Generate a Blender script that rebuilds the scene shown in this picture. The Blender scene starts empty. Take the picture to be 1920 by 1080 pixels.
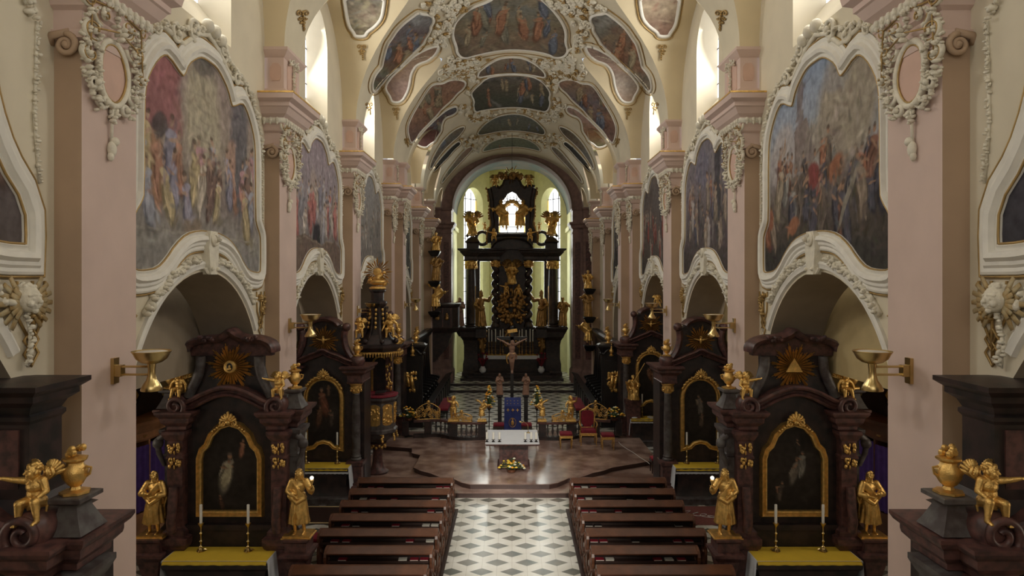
import bpy, math, random
import numpy as np
from mathutils import Vector, Matrix
from mathutils.geometry import delaunay_2d_cdt, tessellate_polygon
PI = math.pi
sc = bpy.context.scene
COL = sc.collection
# ------------------------------------------------------------------ camera
CZ, F = 6.5, 1280.0
cam_d = bpy.data.cameras.new('camera'); cam = bpy.data.objects.new('camera', cam_d); COL.objects.link(cam)
cam.location = (0, 0, CZ); cam.rotation_euler = (PI/2, 0, 0)
cam_d.sensor_width = 36; cam_d.lens = 36*F/1920; cam_d.shift_y = -20/1920; cam_d.clip_start = .1; cam_d.clip_end = 200
sc.camera = cam
# ------------------------------------------------------------------ world, exposure
w = bpy.data.worlds.new('world'); sc.world = w; w.use_nodes = True
w.node_tree.nodes['Background'].inputs[0].default_value = (.75, .85, 1, 1)
w.node_tree.nodes['Background'].inputs[1].default_value = .6
sc.view_settings.view_transform = 'Standard'; sc.view_settings.look = 'None'
sc.view_settings.gamma = 1; sc.view_settings.use_curve_mapping = False
sc.view_settings.exposure = 0.34
WIN_E = 2.6        # daylight through the clerestory panes
APSE_E = 2.2       # daylight through the apse panes
WEST_E = 1.8       # daylight through the west window behind the camera
# daylight entering by each clerestory window (one soft area light in every window) and by the apse windows
def daylight(name, loc, target, sx, sy, power, spread, col=(1, .97, .90)):
    d = bpy.data.lights.new(name, 'AREA'); d.shape = 'RECTANGLE'; d.size = sx; d.size_y = sy; d.energy = power; d.spread = math.radians(spread); d.color = col
    o = bpy.data.objects.new(name, d); COL.objects.link(o); o.location = loc; o.rotation_euler = (Vector(target)-Vector(loc)).to_track_quat('-Z', 'Y').to_euler(); return o
for _y in (-1.4, 5.13, 11.88, 18.63, 25.38, 31.5):
    for _s in (-1, 1):
        _x = 5.75 if _y < 29 else 5.45
        daylight('clerestory_daylight', (_s*_x, _y, 12.6), (0, _y, 10.6), 1.6, 2.0, {-1.4: 25, 5.13: 50, 11.88: 110}.get(_y, 140) if _y < 29 else 80, 150)
for _x, _y in ((-2.15, 43.5), (2.15, 43.5), (0, 44.7)): daylight('apse_daylight', (_x, _y, 8.5), (_x*.3, 30, 5.5), 1.2, 6.5, 110, 120, (.96, 1, .93))
# low western sun that falls through the west window on to the aisle floor
sun_d = bpy.data.lights.new('sun', 'SUN'); sun_d.energy = 3.2; sun_d.angle = math.radians(7); sun_d.color = (1, .93, .82)
sun = bpy.data.objects.new('sun', sun_d); COL.objects.link(sun); sun.rotation_euler = (math.radians(90-27), 0, 0); sun.location = (0, -10, 18)
sc.cycles.max_bounces = 6; sc.cycles.diffuse_bounces = 4; sc.cycles.glossy_bounces = 3
sc.cycles.use_denoising = True; sc.cycles.sample_clamp_indirect = 4

# ------------------------------------------------------------------ materials
def mat(name, col, rough=.8, metal=0., var=.12, scale=3., bump=0., col2=None, thr=.5, emit=0., attr=False, spec=.5, bscale=None, det=6):
    m = bpy.data.materials.new(name); m.use_nodes = True
    nt = m.node_tree; N = nt.nodes; L = nt.links; b = N['Principled BSDF']
    b.inputs['Roughness'].default_value = rough; b.inputs['Metallic'].default_value = metal
    b.inputs['Specular IOR Level'].default_value = spec
    tc = N.new('ShaderNodeTexCoord'); no = N.new('ShaderNodeTexNoise'); no.inputs['Scale'].default_value = scale; no.inputs['Detail'].default_value = det
    L.new(tc.outputs['Object'], no.inputs['Vector'])
    r = N.new('ShaderNodeValToRGB'); L.new(no.outputs['Fac'], r.inputs[0])
    c = Vector(col)
    a = c*(1-var); d = Vector(col2) if col2 else c*(1+var)
    r.color_ramp.elements[0].position = .3 if not col2 else thr-.12; r.color_ramp.elements[1].position = .7 if not col2 else thr+.12
    r.color_ramp.elements[0].color = (*a, 1); r.color_ramp.elements[1].color = (*d, 1)
    out = r.outputs[0]
    if attr:
        at = N.new('ShaderNodeAttribute'); at.attribute_name = 'paint'
        mx = N.new('ShaderNodeMix'); mx.data_type = 'RGBA'; mx.blend_type = 'MULTIPLY'; mx.inputs[0].default_value = 1
        L.new(at.outputs['Color'], mx.inputs[6]); L.new(out, mx.inputs[7]); out = mx.outputs[2]
    L.new(out, b.inputs['Base Color'])
    if emit:
        b.inputs['Emission Strength'].default_value = emit; b.inputs['Emission Color'].default_value = (*col, 1)
    if bump:
        bn = N.new('ShaderNodeBump'); bn.inputs['Strength'].default_value = bump; bn.inputs['Distance'].default_value = .02
        n2 = N.new('ShaderNodeTexNoise'); n2.inputs['Scale'].default_value = bscale or scale*6; L.new(tc.outputs['Object'], n2.inputs['Vector'])
        L.new(n2.outputs['Fac'], bn.inputs['Height']); L.new(bn.outputs[0], b.inputs['Normal'])
    return m
M = {}
M['cream'] = mat('cream_plaster', (.68, .61, .47), .9, var=.06, scale=1.2)
M['yellow'] = mat('yellow_plaster', (.70, .59, .39), .9, var=.05, scale=1.)
M['ivory'] = mat('ivory_plaster', (.68, .61, .46), .9, var=.06, scale=1.5)
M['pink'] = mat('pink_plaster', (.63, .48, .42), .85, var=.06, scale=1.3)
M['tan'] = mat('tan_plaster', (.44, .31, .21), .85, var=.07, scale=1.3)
M['salmon'] = mat('salmon_panel', (.62, .42, .34), .85, var=.08, scale=3)
M['stucco'] = mat('white_stucco', (.76, .73, .66), .7, var=.06, scale=5)
M['stucco_d'] = mat('carved_stucco', (.72, .67, .55), .7, var=.10, scale=9, bump=.3)
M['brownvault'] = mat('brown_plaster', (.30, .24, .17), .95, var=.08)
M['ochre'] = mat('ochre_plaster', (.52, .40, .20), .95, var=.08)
M['apse'] = mat('apse_plaster', (.56, .54, .27), .9, var=.08)
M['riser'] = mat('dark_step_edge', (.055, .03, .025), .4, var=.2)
M['brownstone'] = mat('brown_stone', (.20, .12, .10), .6, var=.25, scale=4)
M['gold'] = mat('gilding', (.74, .47, .15), .36, .82, var=.25, scale=14, bump=.25)
M['gold_d'] = mat('dark_gilding', (.42, .25, .09), .42, .8, var=.3, scale=10, bump=.3)  # darker copy of the gilding, used mostly on the high altar
M['gilt_line'] = mat('gilt_line', (.42, .28, .11), .5, .6, var=.2, scale=6)
M['brass'] = mat('brass', (.60, .45, .20), .28, 1., var=.08, scale=8)
M['marble'] = mat('dark_marble', (.045, .026, .024), .45, col2=(.012, .010, .010), scale=5, thr=.52, bump=.05)
M['marble_r'] = mat('red_marble', (.15, .065, .055), .42, col2=(.05, .025, .024), scale=9, thr=.5)
M['marble_g'] = mat('grey_marble', (.12, .11, .105), .5, col2=(.05, .035, .034), scale=6, thr=.5)
M['black'] = mat('black_wood', (.012, .010, .010), .35, var=.3, scale=5)
M['pew'] = mat('pew_wood', (.105, .040, .020), .38, var=.35, scale=4, bump=.05)
M['pew_d'] = mat('dark_pew_wood', (.030, .014, .010), .5, var=.3, scale=5)
M['conf'] = mat('confessional_wood', (.34, .15, .06), .45, var=.3, scale=4)
M['yelcloth'] = mat('yellow_cloth', (.62, .42, .03), .85, var=.06)
M['whitecloth'] = mat('white_cloth', (.62, .64, .68), .85, var=.04, scale=8)
M['candle'] = mat('candle_wax', (.75, .73, .66), .5, var=.03)
M['velvet'] = mat('red_velvet', (.19, .012, .025), .9, var=.2, scale=6)
M['redcov'] = mat('red_book_cloth', (.26, .015, .03), .6, var=.2, scale=6)
M['darkcov'] = mat('dark_book_cloth', (.03, .02, .02), .6, var=.2)
M['paper'] = mat('paper', (.6, .57, .5), .8, var=.05)
M['purple'] = mat('purple_cloth', (.075, .03, .19), .85, var=.2, scale=8)
M['blue'] = mat('blue_cloth', (.012, .022, .12), .8, var=.2, scale=6)
M['carpet'] = mat('red_carpet', (.155, .045, .035), .95, var=.2, scale=20)
M['leaf'] = mat('leaf_green', (.03, .07, .02), .6, var=.4, scale=20)
M['flowo'] = mat('orange_petals', (.85, .38, .03), .6, var=.15, scale=20)
M['flowy'] = mat('yellow_petals', (.85, .62, .08), .6, var=.15, scale=20)
M['floww'] = mat('white_petals', (.75, .75, .6), .6, var=.1, scale=20)
M['flesh'] = mat('painted_flesh', (.28, .16, .11), .5, var=.15, scale=9)
M['statuew'] = mat('silvered_wood', (.28, .26, .22), .4, .4, var=.25, scale=9)
M['bulb'] = mat('lamp_bulb', (1, .95, .85), .3, emit=.8)
M['cable'] = mat('white_cable', (.6, .58, .55), .5)
M['fresco'] = mat('fresco_paint', (1, 1, 1), .9, var=.22, scale=7, attr=True, spec=.1, det=9)
M['oil'] = mat('oil_painting', (1, 1, 1), .4, var=.3, scale=9, attr=True, spec=.25)
def pane_mat(name, e, col):
    m = mat(name, col, .5, var=.02); b = m.node_tree.nodes['Principled BSDF']
    b.inputs['Emission Color'].default_value = (*col, 1); b.inputs['Emission Strength'].default_value = e
    return m
M['pane'] = pane_mat('clerestory_glass', WIN_E, (.92, .95, 1))
M['pane_a'] = pane_mat('apse_glass', APSE_E, (.93, .97, 1))
M['pane_w'] = pane_mat('west_glass', WEST_E, (1, .95, .88))
_nt = M['pane_w'].node_tree; _tr = _nt.nodes.new('ShaderNodeBsdfTransparent'); _ad = _nt.nodes.new('ShaderNodeAddShader'); _em = _nt.nodes.new('ShaderNodeEmission')
_em.inputs[0].default_value = (1, .95, .88, 1); _em.inputs[1].default_value = WEST_E
_nt.links.new(_tr.outputs[0], _ad.inputs[0]); _nt.links.new(_em.outputs[0], _ad.inputs[1]); _nt.links.new(_ad.outputs[0], _nt.nodes['Material Output'].inputs[0])
M['pane_s'] = pane_mat('stained_border', 1.2, (1, .55, .12))

def floor_mat():
    m = bpy.data.materials.new('marble_tiles'); m.use_nodes = True
    nt = m.node_tree; N = nt.nodes; L = nt.links; b = N['Principled BSDF']; b.inputs['Roughness'].default_value = .22
    g = N.new('ShaderNodeNewGeometry'); sp = N.new('ShaderNodeSeparateXYZ'); L.new(g.outputs['Position'], sp.inputs[0])
    def mth(op, a, bb=None, c=None):
        n = N.new('ShaderNodeMath'); n.operation = op
        for i, v in enumerate((a, bb, c)):
            if v is None: continue
            if isinstance(v, (int, float)): n.inputs[i].default_value = v
            else: L.new(v, n.inputs[i])
        return n.outputs[0]
    PX, PY = .675, .97
    def lattice(ox, oy):
        fx = mth('ABSOLUTE', mth('SUBTRACT', mth('FLOORED_MODULO', mth('ADD', sp.outputs[0], ox), PX), PX/2))
        fy = mth('ABSOLUTE', mth('SUBTRACT', mth('FLOORED_MODULO', mth('ADD', sp.outputs[1], oy), PY), PY/2))
        dd = mth('ADD', mth('DIVIDE', fx, .27), mth('DIVIDE', fy, .185))
        return dd, fx, fy
    d1, fx1, fy1 = lattice(0, .45); d2, fx2, fy2 = lattice(PX/2, .45+PY/2)
    dark = mth('LESS_THAN', mth('MINIMUM', d1, d2), 1.0)
    # joints: hairlines from tip to tip
    j = mth('LESS_THAN', mth('MINIMUM', mth('ADD', fx1, 0), fx2), .004)
    j2 = mth('LESS_THAN', mth('MINIMUM', fy1, fy2), .004)
    jj = mth('MAXIMUM', j, j2)
    no = N.new('ShaderNodeTexNoise'); no.inputs['Scale'].default_value = 1.7; no.inputs['Detail'].default_value = 8; L.new(g.outputs['Position'], no.inputs['Vector'])
    def ramp(c1, c2):
        r = N.new('ShaderNodeValToRGB'); L.new(no.outputs['Fac'], r.inputs[0]); r.color_ramp.elements[0].position = .35; r.color_ramp.elements[1].position = .65
        r.color_ramp.elements[0].color = (*c1, 1); r.color_ramp.elements[1].color = (*c2, 1); return r.outputs[0]
    wv = ramp((.58, .56, .50), (.72, .71, .66)); dk = ramp((.10, .11, .095), (.20, .185, .155))
    def mix(f, a, c):
        x = N.new('ShaderNodeMix'); x.data_type = 'RGBA'; L.new(f, x.inputs[0])
        L.new(a, x.inputs[6])
        if isinstance(c, tuple): x.inputs[7].default_value = (*c, 1)
        else: L.new(c, x.inputs[7])
        return x.outputs[2]
    o = mix(jj, wv, (.42, .39, .34)); o = mix(dark, o, dk)
    L.new(o, b.inputs['Base Color'])
    return m
M['floor'] = floor_mat()
def plat_mat():
    m = mat('polished_red_marble', (.21, .125, .10), .2, col2=(.40, .28, .235), scale=1.4, thr=.52, det=14)
    return m
M['platform'] = plat_mat()

# ------------------------------------------------------------------ mesh builder
def unit(v):
    l = math.sqrt(sum(c*c for c in v)); return tuple(c/l for c in v) if l > 1e-9 else (0, 0, 1)
class MB:
    def __init__(s): s.v = []; s.f = []
    def add(s, vs, fs, mtx=None):
        o = len(s.v)
        if mtx is not None: vs = [tuple(mtx @ Vector(p)) for p in vs]
        s.v.extend(vs); s.f.extend([tuple(i+o for i in f) for f in fs]); return s
    def merge(s, other, mtx=None): return s.add(other.v, other.f, mtx)
    def box(s, x0, x1, y0, y1, z0, z1):
        return s.add([(x0,y0,z0),(x1,y0,z0),(x1,y1,z0),(x0,y1,z0),(x0,y0,z1),(x1,y0,z1),(x1,y1,z1),(x0,y1,z1)],
                     [(3,2,1,0),(4,5,6,7),(0,1,5,4),(1,2,6,5),(2,3,7,6),(3,0,4,7)])
    def lathe(s, prof, x=0, y=0, z=0, n=16, sx=1, sy=1, lobes=0, lob=0., ph=0, twist=0):
        vs = []; fs = []; k = len(prof)
        for i, (r, h) in enumerate(prof):
            for j in range(n):
                a = 2*PI*j/n
                rr = r*(1+lob*math.cos(lobes*(a+twist*h)+ph)) if lobes else r
                vs.append((x+rr*sx*math.cos(a), y+rr*sy*math.sin(a), z+h))
        for i in range(k-1):
            for j in range(n):
                fs.append((i*n+j, i*n+(j+1)%n, (i+1)*n+(j+1)%n, (i+1)*n+j))
        fs.append(tuple(range(n-1, -1, -1))); fs.append(tuple((k-1)*n+j for j in range(n)))
        return s.add(vs, fs)
    def ell(s, c, r, n=8, m=6, mtx=None):
        if not hasattr(r, '__len__'): r = (r, r, r)
        vs = [(0,0,-1)]; fs = []
        for i in range(1, m):
            t = -PI/2+PI*i/m
            for j in range(n):
                a = 2*PI*j/n; vs.append((math.cos(t)*math.cos(a), math.cos(t)*math.sin(a), math.sin(t)))
        vs.append((0,0,1)); T = len(vs)-1
        for j in range(n):
            fs.append((0, 1+(j+1)%n, 1+j)); fs.append((T, T-n+j, T-n+(j+1)%n))
        for i in range(m-2):
            for j in range(n):
                a = 1+i*n; fs.append((a+j, a+(j+1)%n, a+n+(j+1)%n, a+n+j))
        vs = [(p[0]*r[0], p[1]*r[1], p[2]*r[2]) for p in vs]
        if mtx is not None: vs = [tuple(mtx @ Vector(p)) for p in vs]
        vs = [(p[0]+c[0], p[1]+c[1], p[2]+c[2]) for p in vs]
        return s.add(vs, fs)
    def tube(s, path, r, n=6, closed=False, flat=1.0, up=None):
        P = [Vector(p) for p in path]; k = len(P)
        if k < 2: return s
        rf = r if callable(r) else (lambda t: r)
        vs = []; fs = []
        T = []
        for i in range(k):
            a = P[(i-1) % k] if (closed or i > 0) else P[i]; b = P[(i+1) % k] if (closed or i < k-1) else P[i]
            t = b-a; T.append(t.normalized() if t.length > 1e-9 else Vector((0,0,1)))
        u = T[0].orthogonal().normalized() if up is None else Vector(up)
        for i in range(k):
            if up is None: u = (u - T[i]*u.dot(T[i]))
            else: u = Vector(up) - T[i]*Vector(up).dot(T[i])
            u = u.normalized() if u.length > 1e-6 else T[i].orthogonal().normalized()
            w_ = T[i].cross(u); rr = rf(i/(k-1))
            for j in range(n):
                a = 2*PI*j/n; q = P[i] + u*(rr*flat*math.cos(a)) + w_*(rr*math.sin(a)); vs.append(tuple(q))
        for i in range(k if closed else k-1):
            for j in range(n):
                a = i*n; b = ((i+1) % k)*n; fs.append((a+j, a+(j+1)%n, b+(j+1)%n, b+j))
        if not closed: fs.append(tuple(range(n-1,-1,-1))); fs.append(tuple((k-1)*n+j for j in range(n)))
        return s.add(vs, fs)
    def cap(s, a, b, ra, rb, n=10):      # tapered capsule
        a = Vector(a); b = Vector(b)
        s.tube([a, b], lambda t: ra+(rb-ra)*t, n); s.ell(a, ra, n, 6); s.ell(b, rb, n, 6); return s
    def prism(s, outline, d0, d1, mapf):  # outline in (a,b); extruded from d0 to d1; mapf(a,b,d)
        n = len(outline); vs = [mapf(a, b, d0) for a, b in outline]+[mapf(a, b, d1) for a, b in outline]
        tr = tessellate_polygon([[Vector((a, b, 0)) for a, b in outline]])
        fs = [tuple(t) for t in tr]+[tuple(i+n for i in reversed(t)) for t in tr]
        fs += [(i, (i+1) % n, (i+1) % n+n, i+n) for i in range(n)]
        return s.add(vs, fs)
    def sweep(s, path, prof, mapf, closed=True, capends=True):   # planar path (a,b); prof list (offset to the left normal, depth)
        n = len(path); k = len(prof); vs = []; fs = []
        for i in range(n):
            p = path[i]
            a = path[(i-1) % n] if (closed or i > 0) else None; b = path[(i+1) % n] if (closed or i < n-1) else None
            d1 = unit((p[0]-a[0], p[1]-a[1])) if a else None; d2 = unit((b[0]-p[0], b[1]-p[1])) if b else None
            if d1 is None: d1 = d2
            if d2 is None: d2 = d1
            n1 = (-d1[1], d1[0]); n2 = (-d2[1], d2[0]); mx_, my_ = n1[0]+n2[0], n1[1]+n2[1]
            l = math.hypot(mx_, my_)
            if l < .3: mm = n1
            else:
                mx_, my_ = mx_/l, my_/l; c = max(.45, mx_*n1[0]+my_*n1[1]); mm = (mx_/c, my_/c)
            for o, d in prof: vs.append(mapf(p[0]+mm[0]*o, p[1]+mm[1]*o, d))
        for i in range(n if closed else n-1):
            for j in range(k-1):
                a = i*k; b = ((i+1) % n)*k; fs.append((a+j, b+j, b+j+1, a+j+1))
        if not closed and capends: fs.append(tuple(range(k))); fs.append(tuple((n-1)*k+j for j in range(k-1, -1, -1)))
        return s.add(vs, fs)
    def mould(s, plan, prof, z=0, e=0):       # plan polygon CCW (x,y); prof list (outset, h) bottom to top, capped
        o = len(s.v)
        s.sweep(plan, [(-a, b) for a, b in prof], lambda x, y, d: (x, y, z+d), True)
        k = len(prof); n = len(plan)
        tb = tessellate_polygon([[Vector(s.v[o+i*k]) for i in range(n)]]); tt = tessellate_polygon([[Vector((s.v[o+i*k+k-1][0], s.v[o+i*k+k-1][1], 0)) for i in range(n)]])
        s.f += [tuple(o+i*k for i in reversed(t)) for t in tb]+[tuple(o+i*k+k-1 for i in t) for t in tt]
        return s
    def xf(s, mtx): s.v = [tuple(mtx @ Vector(p)) for p in s.v]; return s
    def build(s, name, m, parent=None, smooth=None, bevel=0):
        me = bpy.data.meshes.new(name); me.from_pydata([tuple(p) for p in s.v], [], s.f)
        me.materials.append(M[m] if isinstance(m, str) else m); me.validate(verbose=False)
        fixn(me)
        if smooth is not None:
            if smooth >= 180: me.polygons.foreach_set('use_smooth', [True]*len(me.polygons))
            else: me.set_sharp_from_angle(angle=math.radians(smooth)); me.polygons.foreach_set('use_smooth', [True]*len(me.polygons))
        o = bpy.data.objects.new(name, me); COL.objects.link(o)
        if parent is not None: o.parent = parent
        return o
import bmesh
def fixn(me):
    bm = bmesh.new(); bm.from_mesh(me); bmesh.ops.recalc_face_normals(bm, faces=bm.faces); bm.to_mesh(me); bm.free(); me.update()
def rect(x0, x1, y0, y1): return [(x0, y0), (x1, y0), (x1, y1), (x0, y1)]
def XZ(a, b, d): return (a, d, b)        # elevation: a=x b=z d=y

# ------------------------------------------------------------------ objects
def thing(name, label, cat, loc=(0,0,0), rz=0, group=None, scale=None):
    o = bpy.data.objects.new(name, None); COL.objects.link(o); o.location = loc; o.rotation_euler = (0, 0, rz)
    o.empty_display_size = .1
    o['label'] = label; o['category'] = cat
    if group: o['group'] = group
    if scale: o.scale = scale
    return o
def tag(o, label, cat, group=None):
    o['label'] = label; o['category'] = cat
    if group: o['group'] = group
    return o
def struct(o): o['kind'] = 'structure'; return o
def kids(o): return [c for c in ALL_KIDS.get(o.name, [])]
def dup(root, loc, rz=0, label=None, group=None, scale=None):
    def cp(o, par):
        c = o.copy(); COL.objects.link(c); c.parent = par
        for ch in [x for x in bpy.data.objects if x.parent == o]: cp(ch, c)
        return c
    c = cp(root, None); c.location = loc; c.rotation_euler = (0, 0, rz)
    if label: c['label'] = label
    if group: c['group'] = group
    elif 'group' in c and group is False: del c['group']
    if scale: c.scale = scale if hasattr(scale, '__len__') else (scale,)*3
    return c
def PP(px, py, Y): return ((px-960)/F*Y, Y, CZ-(py-520)/F*Y)
# ------------------------------------------------------------------ plan of the church
PIERS = [(1.18, 1.15), (7.93, 1.15), (14.68, 1.15), (21.43, 1.15), (28.18, 1.57), (33.2, .7), (36.4, .6)]
BAYS = [(-4, 1.18), (2.33, 7.93), (9.08, 14.68), (15.83, 21.43), (22.58, 28.18), (29.75, 33.2), (33.9, 36.4), (37.0, 38.5)]
def lerp(y, xs, vs): return float(np.interp(y, xs, vs))
VY = [28.2, 29.2, 33, 36, 38.5]
def va(y): return lerp(y, VY, [4.9, 4.62, 4.32, 4.12, 4.0])
def vz(y): return lerp(y, VY, [11.4, 11.3, 10.9, 10.6, 10.4])
def vr(y): return lerp(y, VY, [3.8, 3.74, 3.62, 3.34, 3.05])
def XW(y): return lerp(y, [28.2, 30.5, 33.2, 36.5, 38.5], [5.32, 5.1, 4.9, 4.68, 4.55])
def lun(b):
    y0, y1 = b; ym = (y0+y1)/2; hb = (y1-y0)/2
    return ym, hb, vz(ym), min(3.2*vr(ym)/3.8, hb*1.3)
LUN = [lun(b) for b in BAYS]
def mtl(o, fn, mats):      # more than one material on one mesh, chosen per face
    for m in mats: o.data.materials.append(M[m])
    for p in o.data.polygons: p.material_index = fn(p)
# main vault, one strip per pier
def ceil_strip(k):
    mb = MB(); nt = 180; ny = 12
    A = LUN[k]; B = LUN[k+1] if k+1 < len(LUN) else None
    for i in range(nt+1):
        th = -PI/2+PI*i/nt
        for j in range(ny+1):
            def ub(L_):
                ym, hb, zl, R = L_; z = vz(ym)+vr(ym)*math.cos(th); q = (z-zl)/R
                return hb*math.sqrt(max(0, 1-q*q)) if q < 1 else 0
            ya = A[0]+ub(A); yb = (B[0]-ub(B)) if B else 38.5
            y = ya+(yb-ya)*j/ny
            mb.v.append((va(y)*math.sin(th), y, vz(y)+vr(y)*math.cos(th)))
    for i in range(nt):
        for j in range(ny):
            a = i*(ny+1)+j; mb.f.append((a, a+1, a+ny+2, a+ny+1))
    return mb
mb = MB()
for k in range(len(BAYS)): mb.merge(ceil_strip(k))
struct(mb.build('ceiling', 'ivory', smooth=60))
mb = MB()
for k, b in enumerate(BAYS):
    ym, hb, zl, R = LUN[k]
    for sg in (-1, 1):
        o = len(mb.v); nf, nx = 32, 10
        for i in range(nf+1):
            ph = PI*i/nf; y = ym-hb*math.cos(ph); z = zl+R*math.sin(ph)
            q = min(1, (z-vz(ym))/vr(ym)); xg = va(ym)*math.sqrt(max(0, 1-q*q)); xw = XW(ym)
            for j in range(nx+1):
                x = xw+(xg-xw)*j/nx; mb.v.append((sg*x, y, z))
        for i in range(nf):
            for j in range(nx):
                a = o+i*(nx+1)+j; mb.f.append((a, a+1, a+nx+2, a+nx+1))
struct(mb.build('ceiling_lunettes', 'yellow', smooth=60))
# piers with cornice and attic block
def pier(sg, s, wd, k):
    xw = XW(s+wd/2); X = 5.0 if k < 4 else (4.97 if k == 4 else xw-.36)
    zt = vz(s+wd/2); zc = zt/11.4
    n = 'left' if sg < 0 else 'right'
    f = lambda p: (sg*p[0], p[1], p[2])
    def fin(mb, name, m, **kw):
        mb.v = [f(p) for p in mb.v]; return mb.build(name, m, **kw)
    depth_x = (6.4 if k < 5 else xw+.5)
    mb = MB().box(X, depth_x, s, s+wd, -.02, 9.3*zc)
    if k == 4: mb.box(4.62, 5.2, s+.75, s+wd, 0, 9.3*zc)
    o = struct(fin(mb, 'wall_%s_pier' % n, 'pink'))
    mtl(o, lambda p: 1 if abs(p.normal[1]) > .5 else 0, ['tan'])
    # flat base course
    plan = rect(X, depth_x, s, s+wd)
    struct(fin(MB().mould(plan, [(0, 0), (.06, 0), (.06, .5), (.03, .56), (0, .6)]), 'baseboard_%s' % n, 'tan'))
    plans = [plan]
    if k == 4: plans = [[(X, s), (depth_x, s), (depth_x, s+wd), (4.62, s+wd), (4.62, s+.75), (X, s+.75)]]
    th = thing('pier_entablature', 'pink moulded cornice and attic block crowning the %s pier %s' % (n, PN[k]), 'cornice', (0, 0, 0), group=None)
    CP = [(0, 9.25), (.05, 9.27), (.05, 9.36), (0, 9.38), (0, 9.6), (.06, 9.64), (.1, 9.76), (.12, 9.78), (.12, 9.92), (.2, 9.98), (.27, 10.1), (.3, 10.12), (.3, 10.2), (.4, 10.26), (.42, 10.36), (0, 10.4)]
    for pl in plans:
        fin(MB().mould(pl, [(a+.012, b*zc) for a, b in CP]), 'cornice', 'pink', parent=th, smooth=20)
        fin(MB().mould(pl, [(.38, 10.365*zc), (.435, 10.365*zc), (.435, 10.40*zc), (.38, 10.40*zc)]), 'gilt_edge', 'gold', parent=th)
        # leaf band
        lf = MB().mould([(a_, b_) for a_, b_ in pl], [(.1, 9.79*zc), (.15, 9.8*zc), (.15, 9.9*zc), (.1, 9.91*zc)]); q = [(a, b) for a, b in pl if True]
        segs = [(q[i-1], q[i]) for i in range(len(q))]
        for a, b in segs:
            if min(a[0], b[0]) > X+.2 and abs(a[0]-b[0]) < .01: continue
            L_ = math.hypot(b[0]-a[0], b[1]-a[1]); d = ((b[0]-a[0])/L_, (b[1]-a[1])/L_); nn = (d[1], -d[0])
            m_ = max(2, int(L_/.13))
            for t in range(m_+1):
                px_ = a[0]+d[0]*L_*t/m_+nn[0]*.15; py_ = a[1]+d[1]*L_*t/m_+nn[1]*.15
                if px_ > xw+.1: continue
                lf.ell((px_, py_, 9.86*zc), (.045, .045, .06), 6, 4)
                lf.ell((px_, py_, 9.80*zc), (.03, .03, .05), 5, 4)
        fin(lf, 'leaf_band', 'stucco_d', parent=th, smooth=180)
    Xa = X-.08
    pa = rect(Xa, xw+.3, s+.04, s+wd-.04)
    at = MB().mould(pa, [(.1, 10.4*zc), (.1, 10.5*zc), (.03, 10.56*zc), (0, 10.58*zc), (0, 11.24*zc), (.03, 11.26*zc), (.09, 11.34*zc), (.12, 11.38*zc), (.12, 11.44*zc), (0, 11.44*zc)])
    if k == 4:
        at.mould(rect(4.56, 5.2, s+.8, s+wd-.04), [(.1, 10.4*zc), (.1, 10.5*zc), (.03, 10.56*zc), (0, 10.58*zc), (0, 11.24*zc), (.03, 11.26*zc), (.09, 11.34*zc), (.12, 11.38*zc), (.12, 11.44*zc), (0, 11.44*zc)])
    fin(at, 'attic_block', 'pink', parent=th, smooth=20)
    pn = MB()
    pn.prism([(.09, .12), (.26, .12), (.30, .2), (.30, .4), (.24, .5), (.12, .5), (.06, .42), (.06, .2)], s+.04-.012, s+.06, lambda a, b, d: (Xa+a, d, 10.62*zc+b))
    ww = wd-.5 if k != 4 else .3
    pn.prism([(.0, .0), (ww, 0), (ww, .5), (ww*.7, .58), (ww*.3, .58), (0, .5)], Xa-.012, Xa+.02, lambda a, b, d: (d, s+.25+a, 10.62*zc+b))
    fin(pn, 'salmon_field', 'salmon', parent=th)
    return X
PN = ['behind the camera', 'nearest the camera', 'second from the camera', 'third from the camera', 'at the chancel arch', 'halfway down the chancel', 'last before the apse']
for k, (s, wd) in enumerate(PIERS):
    if k == 0: continue
    for sg in (-1, 1): pier(sg, s, wd, k)
for sg in (-1, 1):
    o = struct(MB().box(sg*5.0 if sg > 0 else -6.4, 6.4 if sg > 0 else -5.0, 1.18, 2.33, 0, 11.4).build('wall_%s_pier' % ('left' if sg < 0 else 'right'), 'pink'))

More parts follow.
